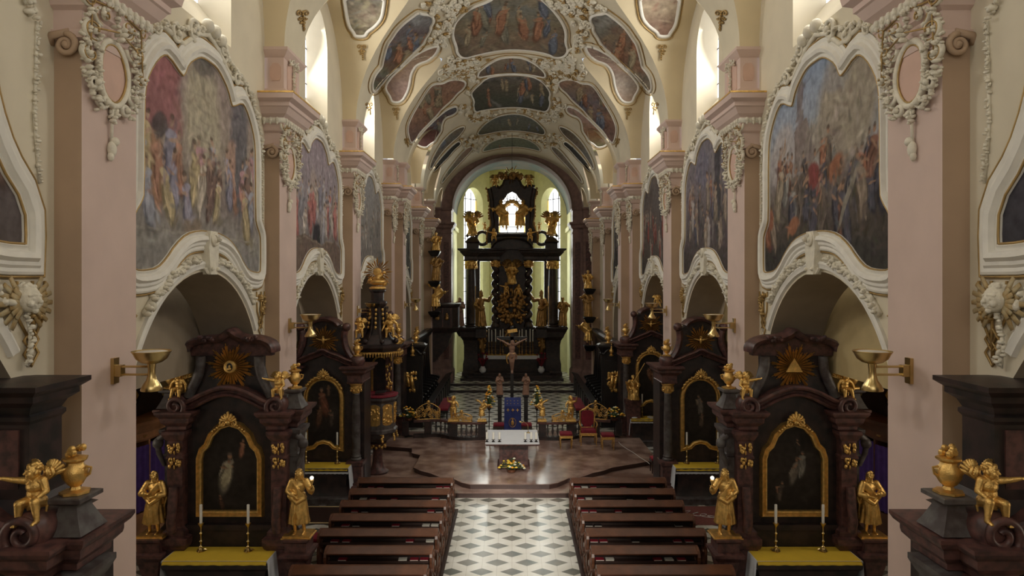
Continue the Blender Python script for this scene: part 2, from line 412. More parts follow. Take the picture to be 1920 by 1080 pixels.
def bay_map(sg, b):
    y0, y1 = b; ym = (y0+y1)/2; hb = (y1-y0)/2; zc = vz(ym)/11.4
    def f(u, z, d):
        y = ym+u*hb/2.8
        return (sg*(XW(y)-d), y, z*zc)
    return f
def arcp(cx, cz, rx, rz, a0, a1, n): return [(cx+rx*math.cos(a0+(a1-a0)*i/n), cz+rz*math.sin(a0+(a1-a0)*i/n)) for i in range(n+1)]
ARCH = [(2.5, 0)]+arcp(0, 4.1, 2.5, 2.5, 0, PI, 28)+[(-2.5, 0)]
WIN = [(-1.05, 10.85), (1.05, 10.85)]+arcp(0, 12.9, 1.05, 1.05, 0, PI, 16)
def bay_wall(sg, b, k):
    f = bay_map(sg, b); n = 'left' if sg < 0 else 'right'; ym, hb, zl, R = LUN[k]; zc = vz(ym)/11.4
    outer = [(-2.8, 0)]+ARCH[::-1]+[(2.8, 0), (2.8, 11.4)]+arcp(0, 11.4, 2.8, R/zc, 0, PI, 28)[1:-1]+[(-2.8, 11.4)]
    small = k >= 6
    if k >= 6: outer = [(-2.8, 0), (2.8, 0), (2.8, 11.4)]+arcp(0, 11.4, 2.8, R/zc, 0, PI, 28)[1:-1]+[(-2.8, 11.4)]
    wz = 1.0
    holes = [WIN] if k < 6 else []
    mb = MB(); allp = list(outer)
    for h in holes: allp += h
    tr = tessellate_polygon([[Vector((p[0], p[1], 0)) for p in outer]]+[[Vector((p[0], p[1], 0)) for p in h] for h in holes])
    mb.add([f(p[0], p[1], 0) for p in allp], [tuple(t) for t in tr])
    struct(mb.build('wall_%s' % n, 'cream'))
    if k < 6:
        mb = MB(); N = len(ARCH)
        vs = [f(a, c, 0) for a, c in ARCH]+[f(a, c, -1.1) for a, c in ARCH]
        mb.add(vs, [(i, i+1, i+1+N, i+N) for i in range(N-1)])
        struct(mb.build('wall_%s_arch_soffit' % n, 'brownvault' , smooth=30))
        # back of the wall towards the aisle
        mb = MB(); ob = [(-2.9, 0)]+ARCH[::-1]+[(2.9, 0), (2.9, 8), (-2.9, 8)]
        tr = tessellate_polygon([[Vector((p[0], p[1], 0)) for p in ob]])
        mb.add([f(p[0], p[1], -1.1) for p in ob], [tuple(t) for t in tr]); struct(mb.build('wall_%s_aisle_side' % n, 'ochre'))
        # window: reveal, pane, bars
        IN = [(-.88, 11.62), (.88, 11.62)]+arcp(0, 12.9, .88, .9, 0, PI, 16); W = len(WIN)
        mb = MB(); mb.add([f(a, c, 0) for a, c in WIN]+[f(a, c, -.55) for a, c in IN], [(i, (i+1) % W, (i+1) % W+W, i+W) for i in range(W)])
        struct(mb.build('window_%d_reveal' % (k*2+(sg > 0)), 'cream', smooth=30))
        mb = MB(); tr = tessellate_polygon([[Vector((p[0], p[1], 0)) for p in IN]]); mb.add([f(a, c, -.56) for a, c in IN], [tuple(t) for t in tr])
        wn = struct(mb.build('window_%d' % (k*2+(sg > 0)), 'pane'))
        mb = MB()
        for u in (-.45, 0, .45): mb.prism(rect(u-.015, u+.015, 11.62, 13.6), -.55, -.53, f)
        for z in (12.0, 12.5, 13.0, 13.5): mb.prism(rect(-.85, .85, z-.015, z+.015), -.55, -.53, f)
        struct(mb.build('window_%d_glazing_bars' % (k*2+(sg > 0)), 'marble_g', parent=wn))
for k, b in enumerate(BAYS):
    for sg in (-1, 1): bay_wall(sg, b, k)
# aisles
for sg in (-1, 1):
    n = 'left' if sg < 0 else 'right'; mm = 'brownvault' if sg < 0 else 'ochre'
    mb = MB().add([(sg*9.6, -4, 0), (sg*9.6, 34, 0), (sg*9.6, 34, 8), (sg*9.6, -4, 8)], [(0, 1, 2, 3)])
    mb.add([(sg*6.3, 33.9, 0), (sg*9.7, 33.9, 0), (sg*9.7, 33.9, 8), (sg*4.8, 33.9, 8), (sg*4.8, 33.9, 0)], [(0, 1, 2, 3, 4)])
    struct(mb.build('wall_%s_aisle' % n, 'ochre'))
    mb = MB(); pr = arcp(8.0, 4.6, 1.62, 2.7, 0, PI, 16)
    mb.add([(sg*a, -4, c) for a, c in pr]+[(sg*a, 34, c) for a, c in pr], [(i, i+1, i+18, i+17) for i in range(16)])
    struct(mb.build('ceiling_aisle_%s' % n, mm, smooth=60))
    for k, (s, wd) in enumerate(PIERS[:5]):
        mb = MB(); o1 = arcp(8.0, 4.5, 1.62, 2.75, 0, PI, 16); i1 = arcp(8.0, 4.4, 1.45, 2.5, 0, PI, 16)
        mb.prism([(sg*a, c) for a, c in o1+i1[::-1]], s+.1, s+wd-.1, XZ); struct(mb.build('ceiling_aisle_arch_%s' % n, mm, smooth=40))
    for yy, nn in ((5.1, 31), (11.9, 33)):
        mb = MB().add([(sg*9.58, yy-.8, 3), (sg*9.58, yy+.8, 3), (sg*9.58, yy+.8, 6), (sg*9.58, yy-.8, 6)], [(0, 1, 2, 3)])
        struct(mb.build('window_%d' % (nn+(sg > 0)), 'pane_w'))  # unseen glowing panes added in the outer walls to light the aisles
# west end behind the camera with a big window
WO = [(-9.7, 0), (9.7, 0), (9.7, 16), (-9.7, 16)]; WH = rect(-1.55, 1.55, 8.3, 13.8)
tr = tessellate_polygon([[Vector((a, b, 0)) for a, b in WO], [Vector((a, b, 0)) for a, b in WH]])
struct(MB().add([(a, -4, b) for a, b in WO+WH], [tuple(t) for t in tr]).build('wall_back', 'cream'))
wq = struct(MB().add([(a, -4.05, b) for a, b in WH], [(0, 1, 2, 3)]).build('window_40', 'pane_w'))
mb = MB()
for x in (-.78, 0, .78): mb.box(x-.03, x+.03, -4.04, -3.98, 8.3, 13.8)
for z in (9.6, 11, 12.4): mb.box(-1.55, 1.55, -4.04, -3.98, z-.03, z+.03)
struct(mb.build('window_40_glazing_bars', 'marble_g', parent=wq))
# two tall side windows of the west wall
for sg in (-1, 1): struct(MB().add([(sg*3.6+a, -3.98, b) for a, b in ((-.5, 8.5), (.5, 8.5), (.5, 12.5), (-.5, 12.5))], [(0, 1, 2, 3)]).build('window_%d' % (42+sg), 'pane_w'))
# floor and the platform with its curved step
struct(MB().add([(-9.7, -4, 0), (9.7, -4, 0), (9.7, 34.5, 0), (-9.7, 34.5, 0)], [(0, 1, 2, 3)]).build('floor', 'floor'))
def flat(px, py, z): Y = (CZ-z)*F/(py-520); return ((px-960)/F*Y, Y)
low = [(-5.0, 20.6), (-2.0, 20.12), (2.0, 20.12), (5.0, 20.6), (5.0, 34), (-5.0, 34)]
STEP = [(0, 0), (.0, .09), (.035, .10), (.035, .145), (.02, .15), (0, .15)]
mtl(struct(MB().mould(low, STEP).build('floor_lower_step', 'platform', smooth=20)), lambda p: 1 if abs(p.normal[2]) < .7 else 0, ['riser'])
up_px = [(774, 849), (790, 853), (783, 866), (777, 876), (790, 882), (806, 886), (822, 892), (832, 896), (846, 896), (856, 899), (866, 904), (882, 907.5), (1030, 907.5), (1044, 905), (1056, 900), (1064, 896), (1080, 895), (1094, 892), (1110, 886), (1130, 882), (1146, 876)]
up = [flat(a, b, .3) for a, b in up_px]+[(4.9, 23.2), (4.9, 34), (-4.9, 34), (-4.9, 25.2), (-3.6, 24.8)]
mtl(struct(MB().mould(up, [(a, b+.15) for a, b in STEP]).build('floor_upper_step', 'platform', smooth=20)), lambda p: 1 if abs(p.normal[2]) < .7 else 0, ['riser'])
# sanctuary floor and steps
def tile_slab(x, y0, y1, z0, z1, nm): return struct(MB().mould(rect(-x, x, y0, y1), [(-.03, z0), (-.03, z1-.06), (0, z1-.055), (0, z1)]).build(nm, 'floor'))
tile_slab(4.6, 27.5, 37.2, .1, .35, 'floor_sanctuary')
tile_slab(4.4, 36.4, 44, .1, .47, 'floor_sanctuary_step'); tile_slab(4.3, 37.9, 44, .1, .59, 'floor_sanctuary_upper_step')
for y, z in ((36.4, .47), (37.9, .59)):
    struct(MB().box(-3.6, 3.6, y-.03, y+.05, z-.11, z+.006).build('trim_step_%d' % int(y), 'marble', smooth=None))
M['riser_matte'] = mat('matte_brown_stone', (.16, .11, .085), .95, var=.2, spec=.1)
# brown stone arch before the apse
def arch_ring(rx0, rz0, rx1, rz1, y0, y1, zs, m, nm):
    o1 = arcp(0, zs, rx1, rz1, 0, PI, 40); i1 = arcp(0, zs, rx0, rz0, 0, PI, 40)
    return struct(MB().prism(o1+i1[::-1], y0, y1, XZ).build(nm, m, smooth=35))
arch_ring(3.42, 2.98, 3.98, 3.36, 38.45, 39.5, 10.37, 'brownstone', 'trim_apse_arch')
arch_ring(3.36, 2.92, 3.46, 3.0, 38.4, 39.6, 10.37, 'riser_matte', 'trim_apse_arch_edge')
arch_ring(3.5, 3.0, 6.5, 5.5, 39.0, 39.4, 10.37, 'brownvault', 'wall_apse_spandrel')
for sg in (-1, 1):
    n = 'left' if sg < 0 else 'right'
    for x0, x1, yy, nm in ((3.42, 3.98, 38.45, 'inner'), (3.98, 4.6, 38.1, 'outer')):
        P_ = rect(min(sg*x0, sg*x1), max(sg*x0, sg*x1), yy, 39.5)
        mb = MB().mould(P_, [(.1, .4), (.1, 1.2), (.03, 1.3), (0, 1.35), (0, 8.95), (.03, 8.97), (.03, 9.03), (0, 9.05), (0, 9.2), (.1, 9.3), (.12, 9.42), (.2, 9.5), (.2, 9.6), (0, 9.62), (0, 10.25), (.06, 10.3), (.06, 10.38), (0, 10.4)])
        struct(mb.build('trim_apse_pillar_%s_%s' % (n, nm), 'brownstone', smooth=20))
        struct(MB().box(P_[0][0]+.13, P_[1][0]-.13, yy-.02, yy+.02, 1.9, 8.5).build('trim_apse_pillar_panel_%s_%s' % (n, nm), 'marble_r'))
    # apse walls
    XA = 3.42
    struct(MB().add([(sg*XA, 39.4, .2), (sg*XA, 42.4, .2), (sg*XA, 42.4, 13.6), (sg*XA, 39.4, 13.6)], [(0, 1, 2, 3)]).build('wall_apse_%s' % n, 'apse'))
    struct(MB().prism(rect(0, .5, 9.25, 9.5), 0, .12, lambda a, b, d: (sg*(XA-d), 39.5+a*5.8, b)).build('trim_apse_cornice_%s' % n, 'apse'))
# three tall apse windows in the canted walls
def canted(p, q, nm, wn, hw, z0, zs_, col='apse', rimm=True):
    p = Vector((p[0], p[1], 0)); q = Vector((q[0], q[1], 0)); d = (q-p).normalized(); L_ = (q-p).length; nr = Vector((d.y, -d.x, 0))
    if nr.y > 0: nr = -nr
    f = lambda u, z, t: tuple(p+d*(L_/2+u)+nr*t+Vector((0, 0, z)))
    outer = [(-L_/2, .2), (L_/2, .2), (L_/2, 13.8), (-L_/2, 13.8)]
    hole = [(-hw, z0), (hw, z0)]+arcp(0, zs_, hw, hw*1.05, 0, PI, 14)
    tr = tessellate_polygon([[Vector((a, b, 0)) for a, b in outer], [Vector((a, b, 0)) for a, b in hole]])
    struct(MB().add([f(a, b, 0) for a, b in outer+hole], [tuple(t) for t in tr]).build(nm, col))
    W = len(hole); k_ = .86
    inn = [(a*k_, b) for a, b in hole]
    struct(MB().add([f(a, b, 0) for a, b in hole]+[f(a, b, -.5) for a, b in inn], [(i, (i+1) % W, (i+1) % W+W, i+W) for i in range(W)]).build(wn+'_reveal', col, smooth=30))
    tr = tessellate_polygon([[Vector((a, b, 0)) for a, b in inn]])
    wo = struct(MB().add([f(a, b, -.5) for a, b in inn], [tuple(t) for t in tr]).build(wn, 'pane_a'))
    mb = MB()
    for u in (-hw*.3, hw*.3): mb.prism(rect(u-.02, u+.02, z0, zs_+hw*.8), -.48, -.44, f)
    z = z0+.7
    while z < zs_+hw*.8: mb.prism(rect(-hw*.84, hw*.84, z-.02, z+.02), -.48, -.44, f); z += .85
    struct(mb.build(wn+'_glazing_bars', 'marble', parent=wo))
    bd = MB()
    for u in (-hw*.83, hw*.83): bd.prism(rect(u-.035, u+.035, zs_-1.8, zs_+.25), -.49, -.47, f)
    struct(bd.build(wn+'_amber_border', 'pane_s', parent=wo))
canted((-3.42, 42.4), (-1.5, 45), 'wall_apse_canted_left', 'window_21', .95, 3.2, 11.25)
canted((1.5, 45), (3.42, 42.4), 'wall_apse_canted_right', 'window_22', .95, 3.2, 11.25)
canted((-1.5, 45), (1.5, 45), 'wall_apse_back', 'window_23', 1.0, 3.2, 11.3)
mb = MB().add([(-5, 38.5, 13.7), (5, 38.5, 13.7), (5, 46, 13.7), (-5, 46, 13.7)], [(0, 1, 2, 3)])
struct(mb.build('ceiling_apse_top', 'apse'))
# painted apse vault: a barrel behind the arch closing down towards the windows
mb = MB(); ny_ = 8
for j in range(ny_+1):
    t = j/ny_; y = 39.4+3.2*t
    for i in range(41):
        a = PI*i/40; lob = .10*math.sin(5*a-PI)*t*t
        mb.v.append(((3.42-.02*t)*math.cos(a), y, 10.37+(2.98+lob)*math.sin(a)))
for j in range(ny_):
    for i in range(40): a = j*41+i; mb.f.append((a, a+1, a+42, a+41))
M['apsegreen'] = mat('green_painted_plaster', (.085, .11, .08), .95, col2=(.15, .12, .08), scale=.9, thr=.55)
struct(mb.build('ceiling_apse', 'apsegreen', smooth=60))
# ------------------------------------------------------------------ painted surfaces
def pip(P, poly):
    x, y = P[:, 0], P[:, 1]; c = np.zeros(len(P), bool); n = len(poly); j = n-1
    for i in range(n):
        xi, yi = poly[i]; xj, yj = poly[j]
        if yi != yj: c ^= ((yi > y) != (yj > y)) & (x < (xj-xi)*(y-yi)/(yj-yi)+xi)
        j = i
    return c
def chaikin(P, n=1, closed=True):
    for _ in range(n):
        Q = []
        m = len(P)
        for i in range(m if closed else m-1):
            a = P[i]; b = P[(i+1) % m]; Q.append((a[0]*.75+b[0]*.25, a[1]*.75+b[1]*.25)); Q.append((a[0]*.25+b[0]*.75, a[1]*.25+b[1]*.75))
        P = Q
    return P
def area2(P): return sum(P[i-1][0]*P[i][1]-P[i][0]*P[i-1][1] for i in range(len(P)))
def cdt(outline, sp):
    xs = [p[0] for p in outline]; ys = [p[1] for p in outline]
    gx, gy = np.meshgrid(np.arange(min(xs)+sp/2, max(xs), sp), np.arange(min(ys)+sp/2, max(ys), sp))
    G = np.stack([gx.ravel(), gy.ravel()], 1); G = G[pip(G, outline)]
    n = len(outline); V = [Vector(p) for p in outline]+[Vector((float(a), float(b))) for a, b in G]
    r = delaunay_2d_cdt(V, [(i, (i+1) % n) for i in range(n)], [], 1, 1e-5) if False else delaunay_2d_cdt(V, [], [list(range(n))], 1, 1e-5)
    return [(v[0], v[1]) for v in r[0]], [tuple(f) for f in r[2]]
def panel(name, outline, sp, mapf, m, paintf, parent=None):
    v2, fs = cdt(outline, sp)
    me = bpy.data.meshes.new(name); me.from_pydata([mapf(a, b) for a, b in v2], [], fs); me.materials.append(M[m])
    A = np.array(v2); lo = A.min(0); hi = A.max(0); U = (A-lo)/(hi-lo)
    col = paintf(U, (hi-lo)[0]/(hi-lo)[1])
    if m == 'fresco': col = (col*.78+col.mean(1, keepdims=True)*.22)*np.array([1.2, 1.13, 1.04])
    col = np.clip(col, 0.004, 1)
    at = me.color_attributes.new('paint', 'FLOAT_COLOR', 'POINT')
    at.data.foreach_set('color', np.concatenate([col, np.ones((len(col), 1))], 1).astype(np.float32).ravel())
    me.polygons.foreach_set('use_smooth', [True]*len(me.polygons)); me.update()
    o = bpy.data.objects.new(name, me); COL.objects.link(o)
    if parent is not None: o.parent = parent
    return o
class Cv:
    def __init__(s, U, asp, rng, warp=.012):
        s.P = U*np.array([asp, 1.0]); s.asp = asp; s.rng = rng; s.c = np.zeros((len(U), 3))
        q = s.P.copy()
        for f in (9, 23, 47):
            ph = rng.uniform(0, 6, 4); a = warp*9/f*1.6
            q[:, 0] += a*np.sin(f*s.P[:, 1]+ph[0])*np.cos(f*.8*s.P[:, 0]+ph[1]); q[:, 1] += a*np.sin(f*s.P[:, 0]+ph[2])*np.cos(f*.9*s.P[:, 1]+ph[3])
        s.Q = q
    def grad(s, stops):     # vertical
        ys = [a for a, _ in stops]; C = np.array([c for _, c in stops])
        s.c = np.stack([np.interp(s.Q[:, 1], ys, C[:, i]) for i in range(3)], 1); return s
    def blob(s, cx, cy, rx, ry, ang, col, al=1, soft=.35):
        co, si = math.cos(ang), math.sin(ang); d = s.Q-np.array([cx, cy])
        a = (d[:, 0]*co+d[:, 1]*si)/rx; b = (-d[:, 0]*si+d[:, 1]*co)/ry
        r = np.sqrt(a*a+b*b); w_ = np.clip((1-r)/soft, 0, 1); w_ = (w_*w_*(3-2*w_)*al)[:, None]
        s.c = s.c*(1-w_)+np.array(col)*w_; return s
    def poly(s, pts, col, al=1):
        m = pip(s.Q, pts); s.c[m] = s.c[m]*(1-al)+np.array(col)*al; return s
    def figure(s, x, y, h, robe, skin=(.34, .22, .15)):
        r = s.rng; lean = r.uniform(-.25, .25); c = np.array(robe)
        s.blob(x, y+h*.33, h*.17, h*.42, lean, c*.45)
        s.blob(x+h*.02, y+h*.36, h*.12, h*.36, lean, c)
        for _ in range(4):
            s.blob(x+r.uniform(-.12, .12)*h, y+r.uniform(.1, .6)*h, h*.025, h*r.uniform(.12, .25), lean+r.uniform(-.3, .3), c*r.choice([.4, 1.5, 1.7]), .7)
        s.blob(x-math.sin(lean)*h*.3, y+h*.66, h*.14, h*.07, r.uniform(-.5, .5), c*1.25)
        a = r.uniform(-1.2, 1.2); s.blob(x+r.uniform(-.1, .1)*h, y+h*.6, h*.14, h*.03, a, skin, .9)
        s.blob(x-math.sin(lean)*h*.42, y+h*.80, h*.055, h*.07, 0, skin); s.blob(x-math.sin(lean)*h*.42, y+h*.85, h*.06, h*.045, 0, np.array([.08, .06, .05]), .8)
    def strokes(s, n, rx=.035, ry=.010, y0=0, y1=1, jit=.45):
        r = s.rng; ids = r.integers(0, len(s.P), n)
        for i in ids:
            p = s.P[i]
            if not (y0 <= p[1] <= y1): continue
            q = p+r.normal(0, .012, 2); c = s.c[i]*r.uniform(1-jit, 1+jit)+r.normal(0, .008, 3)
            s.blob(q[0], q[1], rx*r.uniform(.5, 1.4), ry*r.uniform(.6, 1.6), r.uniform(-1.9, 1.9), np.clip(c, .004, 1), .6, .8)
        return s
    def crowd(s, n, x0, x1, y0, y1, h, pal, skin=(.34, .22, .15)):
        r = s.rng; ys = sorted(r.uniform(y0, y1, n), reverse=True)
        for i in range(n): s.figure(r.uniform(x0, x1)*s.asp, ys[i], h*r.uniform(.75, 1.2), pal[r.integers(len(pal))], skin)
def paint_l1(U, asp):
    r = np.random.default_rng(3); c = Cv(U, asp, r, .011)
    c.grad([(0, (.20, .19, .19)), (.2, (.24, .23, .23)), (.35, (.20, .17, .17)), (.6, (.30, .26, .23)), (1, (.27, .21, .22))])
    c.blob(.1, .8, .32, .3, .2, (.27, .11, .13), .95); c.blob(.2, .9, .22, .16, -.3, (.33, .13, .15), .8); c.blob(.32, .66, .1, .14, .5, (.29, .12, .14), .8)
    c.blob(.62, .75, .22, .34, 0, (.36, .33, .26)); c.blob(.62, .55, .19, .2, 0, (.38, .35, .28), .9); c.blob(.62, .96, .15, .06, 0, (.10, .09, .10), .8)
    for k in range(5): c.blob(.62, .62+.05*k, .17, .008, 0, (.24, .22, .18), .6, .8)
    c.blob(1.02, .62, .14, .4, 0, (.12, .12, .15), .9); c.blob(.93, .56, .07, .14, 0, (.40, .25, .20), .8)
    pal = [(.34, .18, .13), (.22, .22, .32), (.36, .30, .18), (.34, .20, .24), (.24, .26, .34), (.40, .36, .32), (.18, .12, .11)]
    c.blob(.18, .42, .13, .18, 0, (.33, .19, .12)); c.blob(.22, .6, .07, .06, 0, (.08, .07, .08), .9)
    c.crowd(34, .04, .97, .14, .40, .32, pal, (.38, .26, .2))
    c.blob(.5, .2, .12, .06, 0, (.22, .18, .15)); c.blob(.55, .17, .9, .008, 0, (.30, .29, .27), .8); c.blob(.55, .145, .9, .006, 0, (.11, .11, .11), .8)
    c.poly([(-.1, -.1), (1.4, -.1), (1.4, .15), (-.1, .155)], (.24, .24, .24), .8); c.poly([(-.1, .02), (1.4, .02), (1.4, .10), (-.1, .10)], (.20, .20, .21), .7)
    c.strokes(500, .05, .014); return c.c
def paint_r1(U, asp):
    r = np.random.default_rng(5); c = Cv(U, asp, r, .011)
    c.grad([(0, (.05, .05, .05)), (.2, (.07, .06, .055)), (.42, (.13, .11, .11)), (.5, (.24, .23, .25)), (.62, (.28, .31, .38)), (1, (.19, .27, .43))])
    c.blob(.25, .62, .22, .18, .6, (.34, .32, .34), .8); c.blob(.95, .75, .3, .33, .3, (.27, .24, .20)); c.blob(.75, .6, .25, .12, -.5, (.25, .22, .19), .9)
    c.poly([(.42, .55), (.44, .88), (.46, .95), (.50, .95), (.515, .88), (.53, .55)], (.17, .15, .17)); c.poly([(.40, .52), (.41, .72), (.56, .76), (.66, .6), (.66, .5)], (.2, .17, .17))
    for k in range(9): c.blob(.55+.05*k, .62+.02*k, .006, .14, -.25, (.34, .31, .26), .5, .9)
    c.blob(.85, .88, .15, .08, 0, (.25, .26, .31), .5)
    pal = [(.16, .08, .06), (.07, .07, .10), (.20, .16, .13), (.24, .10, .06), (.22, .22, .22), (.11, .09, .08), (.06, .05, .06)]
    c.crowd(26, .03, .97, .30, .44, .24, pal, (.30, .18, .12)); c.blob(.62, .47, .09, .08, 0, (.20, .05, .05)); c.blob(.85, .45, .1, .06, .5, (.27, .11, .06))
    c.figure(.22, .27, .36, (.26, .22, .17)); c.blob(.27, .66, .012, .06, -.2, (.3, .2, .14))
    c.crowd(20, .03, .97, .10, .3, .30, pal, (.30, .18, .12)); c.blob(.98, .33, .02, .2, -.7, (.26, .24, .2), .8)
    c.blob(.5, .05, .9, .12, 0, (.045, .045, .045), .9); c.blob(.4, .23, .08, .05, .2, (.26, .11, .06)); c.blob(.1, .3, .05, .07, .2, (.25, .1, .06))
    c.strokes(500, .05, .014); return c.c
def paint_l2(U, asp):
    r = np.random.default_rng(7); c = Cv(U, asp, r, .011)
    c.grad([(0, (.12, .09, .08)), (.22, (.14, .11, .10)), (.25, (.20, .19, .20)), (.5, (.24, .22, .26)), (1, (.25, .21, .27))])
    for k in range(7): c.blob(.1+.15*k, .8, .03, .3, r.uniform(-.3, .3), (.30, .25, .32), .6)
    c.blob(.55, .6, .12, .2, 0, (.33, .27, .26), .8)
    c.crowd(28, .05, .95, .22, .46, .32, [(.28, .28, .34), (.34, .12, .12), (.36, .33, .32), (.17, .17, .24), (.30, .24, .22)], (.36, .26, .2))
    c.blob(.62, .26, .13, .16, 0, (.035, .035, .045)); c.poly([(-.1, -.1), (1.4, -.1), (1.4, .23), (-.1, .27)], (.15, .11, .095)); c.blob(.5, .24, .8, .007, 0, (.25, .2, .17), .8)
    c.strokes(500, .05, .014); return c.c
def paint_r2(U, asp):
    r = np.random.default_rng(9); c = Cv(U, asp, r, .011)
    c.grad([(0, (.06, .05, .05)), (.3, (.09, .075, .085)), (.6, (.15, .13, .16)), (1, (.15, .14, .18))])
    c.blob(.95, .6, .1, .5, 0, (.05, .05, .06), .9); c.blob(.84, .6, .02, .5, 0, (.2, .19, .2), .8); c.blob(.55, .8, .2, .2, .3, (.12, .12, .19), .7); c.blob(.3, .62, .07, .13, .3, (.27, .22, .2), .8)
    for k in range(5): c.blob(.15+.1*k, .8, .01, .3, -.3, (.24, .22, .24), .4)
    c.crowd(26, .05, .95, .12, .46, .32, [(.20, .10, .08), (.08, .08, .13), (.26, .24, .25), (.10, .09, .1), (.22, .18, .15)], (.28, .18, .13)); c.blob(.5, .05, .9, .12, 0, (.06, .05, .05), .8)
    c.strokes(500, .05, .014); return c.c
def paint_gen(seed, top, mid, low, pal, n=26, skin=(.28, .2, .16)):
    def fn(U, asp):
        r = np.random.default_rng(seed); c = Cv(U, asp, r, .008); c.grad([(0, low), (.4, mid), (1, top)])
        for _ in range(10): c.blob(r.uniform(0, asp), r.uniform(.3, 1), r.uniform(.05, .3), r.uniform(.05, .15), r.uniform(0, 3), np.array(mid)*r.uniform(.5, 1.7), .6, .8)
        c.crowd(n, .05, .95, .1, .5, .28, pal, skin); c.strokes(150); return c.c
    return fn
def paint_sky(seed, cols, n=14, fig=5, fh=.3, vert=False):   # clouds and figures seen from below
    def fn(U, asp):
        r = np.random.default_rng(seed); c = Cv(U, asp, r, .015); k = len(cols); c.grad([(i/(k-1), cols[i]) for i in range(k)])
        A = np.array(cols)
        for _ in range(n*3):
            col = A[r.integers(k)]*r.uniform(.5, 1.6); c.blob(r.uniform(0, asp), r.uniform(0, 1), r.uniform(.04, .28), r.uniform(.02, .1), r.uniform(-.8, .8), col, .6, .8)
        for _ in range(fig):
            x, y = r.uniform(.1, .9)*asp, r.uniform(.05, .65); h = fh*r.uniform(.7, 1.5); col = [(.30, .14, .09), (.12, .15, .25), (.28, .24, .18), (.2, .2, .18)][r.integers(4)]
            c.figure(x, y, h, col)
        if fig: c.strokes(110, .05, .015)
        return c.c
    return fn
# ------------------------------------------------------------------ relief ornament
def leafblob(mb, p, s, rng, up=None):
    """a small lobed leaf, standing proud of its ground"""
    a = rng.uniform(0, 2*PI); R = Matrix.Rotation(a, 3, rng.choice('XYZ'))
    mb.ell(p, (s, s*.55, s*.5), 6, 4, R.to_4x4())
def scroll(cx, cz, r, turns=1.25, a0=0., d=1, n=26, tail=0):
    P = []
    for i in range(n+1):
        t = i/n; rr = r*(1-.82*t); a = a0+d*turns*2*PI*t; P.append((cx+rr*math.cos(a), cz+rr*math.sin(a)))
    return P
def orn_scroll(mb, f, cx, cz, r, a0, d, th, depth=.05, turns=1.25):
    P = scroll(cx, cz, r, turns, a0, d)
    mb.tube([f(a, b, depth*(.6+.6*i/len(P))) for i, (a, b) in enumerate(P)], lambda t: th*(1.1-.6*t), 6)
    a, b = P[-1]; mb.ell(f(a, b, depth*1.3), th*1.2, 6, 4)
def foliage(mb, f, path, s, rng, dens=1.0, depth=.03):
    L = [0]
    for i in range(1, len(path)): L.append(L[-1]+math.dist(path[i-1], path[i]))
    n = max(2, int(L[-1]/s*dens)); k = 0
    for i in range(n):
        t = L[-1]*(i+.5)/n
        while k < len(L)-2 and L[k+1] < t: k += 1
        q = (t-L[k])/max(1e-6, L[k+1]-L[k]); a = path[k][0]+(path[k+1][0]-path[k][0])*q; b = path[k][1]+(path[k+1][1]-path[k][1])*q
        for _ in range(2):
            leafblob(mb, f(a+rng.uniform(-.5, .5)*s, b+rng.uniform(-.5, .5)*s, depth*rng.uniform(.5, 1.5)), s*rng.uniform(.45, .8), rng)
# fresco outline in bay coordinates (u along the wall, z height), counter-clockwise
half = [(0, 10.25), (.28, 10.24), (.5, 10.15), (.78, 9.97), (.92, 9.74), (1.0, 9.72), (1.42, 9.9), (1.62, 9.84), (1.86, 9.62), (2.06, 9.32), (2.12, 9.0), (2.12, 7.7), (2.2, 7.56), (2.34, 7.42), (2.4, 7.3), (2.4, 6.66), (2.34, 6.6), (2.08, 6.6), (1.75, 6.64), (1.5, 6.78), (1.2, 7.02), (.85, 7.2), (.45, 7.28)]
FR = [(a, b) for a, b in half]; FR = [(-a, b) for a, b in reversed(half[1:])]+[(0, 10.25)]+half[1:]+[(0, 7.3)]
FR = FR if area2(FR) > 0 else FR[::-1]
half1 = half[:6]+[(1.4, 9.9), (1.52, 9.84), (1.62, 9.62), (1.66, 9.32), (1.62, 9.0), (1.62, 8.4), (1.72, 7.95), (1.98, 7.42), (2.36, 7.02), (2.38, 6.6)]+half[16:]
FR1 = [(-a, b) for a, b in reversed(half1[1:])]+[(0, 10.25)]+half1[1:]+[(0, 7.3)]
FR1 = FR1 if area2(FR1) > 0 else FR1[::-1]
FPROF = [(.02, .0), (.015, .05), (-.02, .075), (-.05, .05), (-.07, .05), (-.09, .11), (-.15, .13), (-.19, .08), (-.23, .08), (-.26, .05), (-.30, .06), (-.33, .045), (-.345, .0)]
wall_paint = {(1, -1): paint_gen(21, (.2, .18, .2), (.13, .11, .13), (.1, .085, .09), [(.15, .1, .09)]), (1, 1): paint_gen(22, (.09, .09, .13), (.06, .06, .09), (.045, .045, .06), [(.08, .07, .08)]),
    (2, -1): paint_l1, (2, 1): paint_r1, (3, -1): paint_l2, (3, 1): paint_r2,
    (4, -1): paint_gen(31, (.24, .25, .28), (.20, .19, .19), (.13, .12, .12), [(.24, .22, .22), (.18, .18, .18), (.28, .26, .24)]),
    (4, 1): paint_gen(32, (.11, .10, .11), (.10, .08, .075), (.05, .045, .04), [(.2, .17, .15), (.2, .06, .05), (.09, .08, .09)]),
    (5, -1): paint_gen(33, (.12, .15, .15), (.10, .11, .11), (.07, .08, .08), [(.16, .17, .16), (.08, .08, .08)]),
    (5, 1): paint_gen(34, (.10, .10, .10), (.07, .075, .08), (.05, .05, .05), [(.12, .13, .13), (.07, .06, .06)])}
BN = {1: 'bay cut by the picture edge', 2: 'first full bay', 3: 'second full bay', 4: 'third full bay', 5: 'chancel bay'}
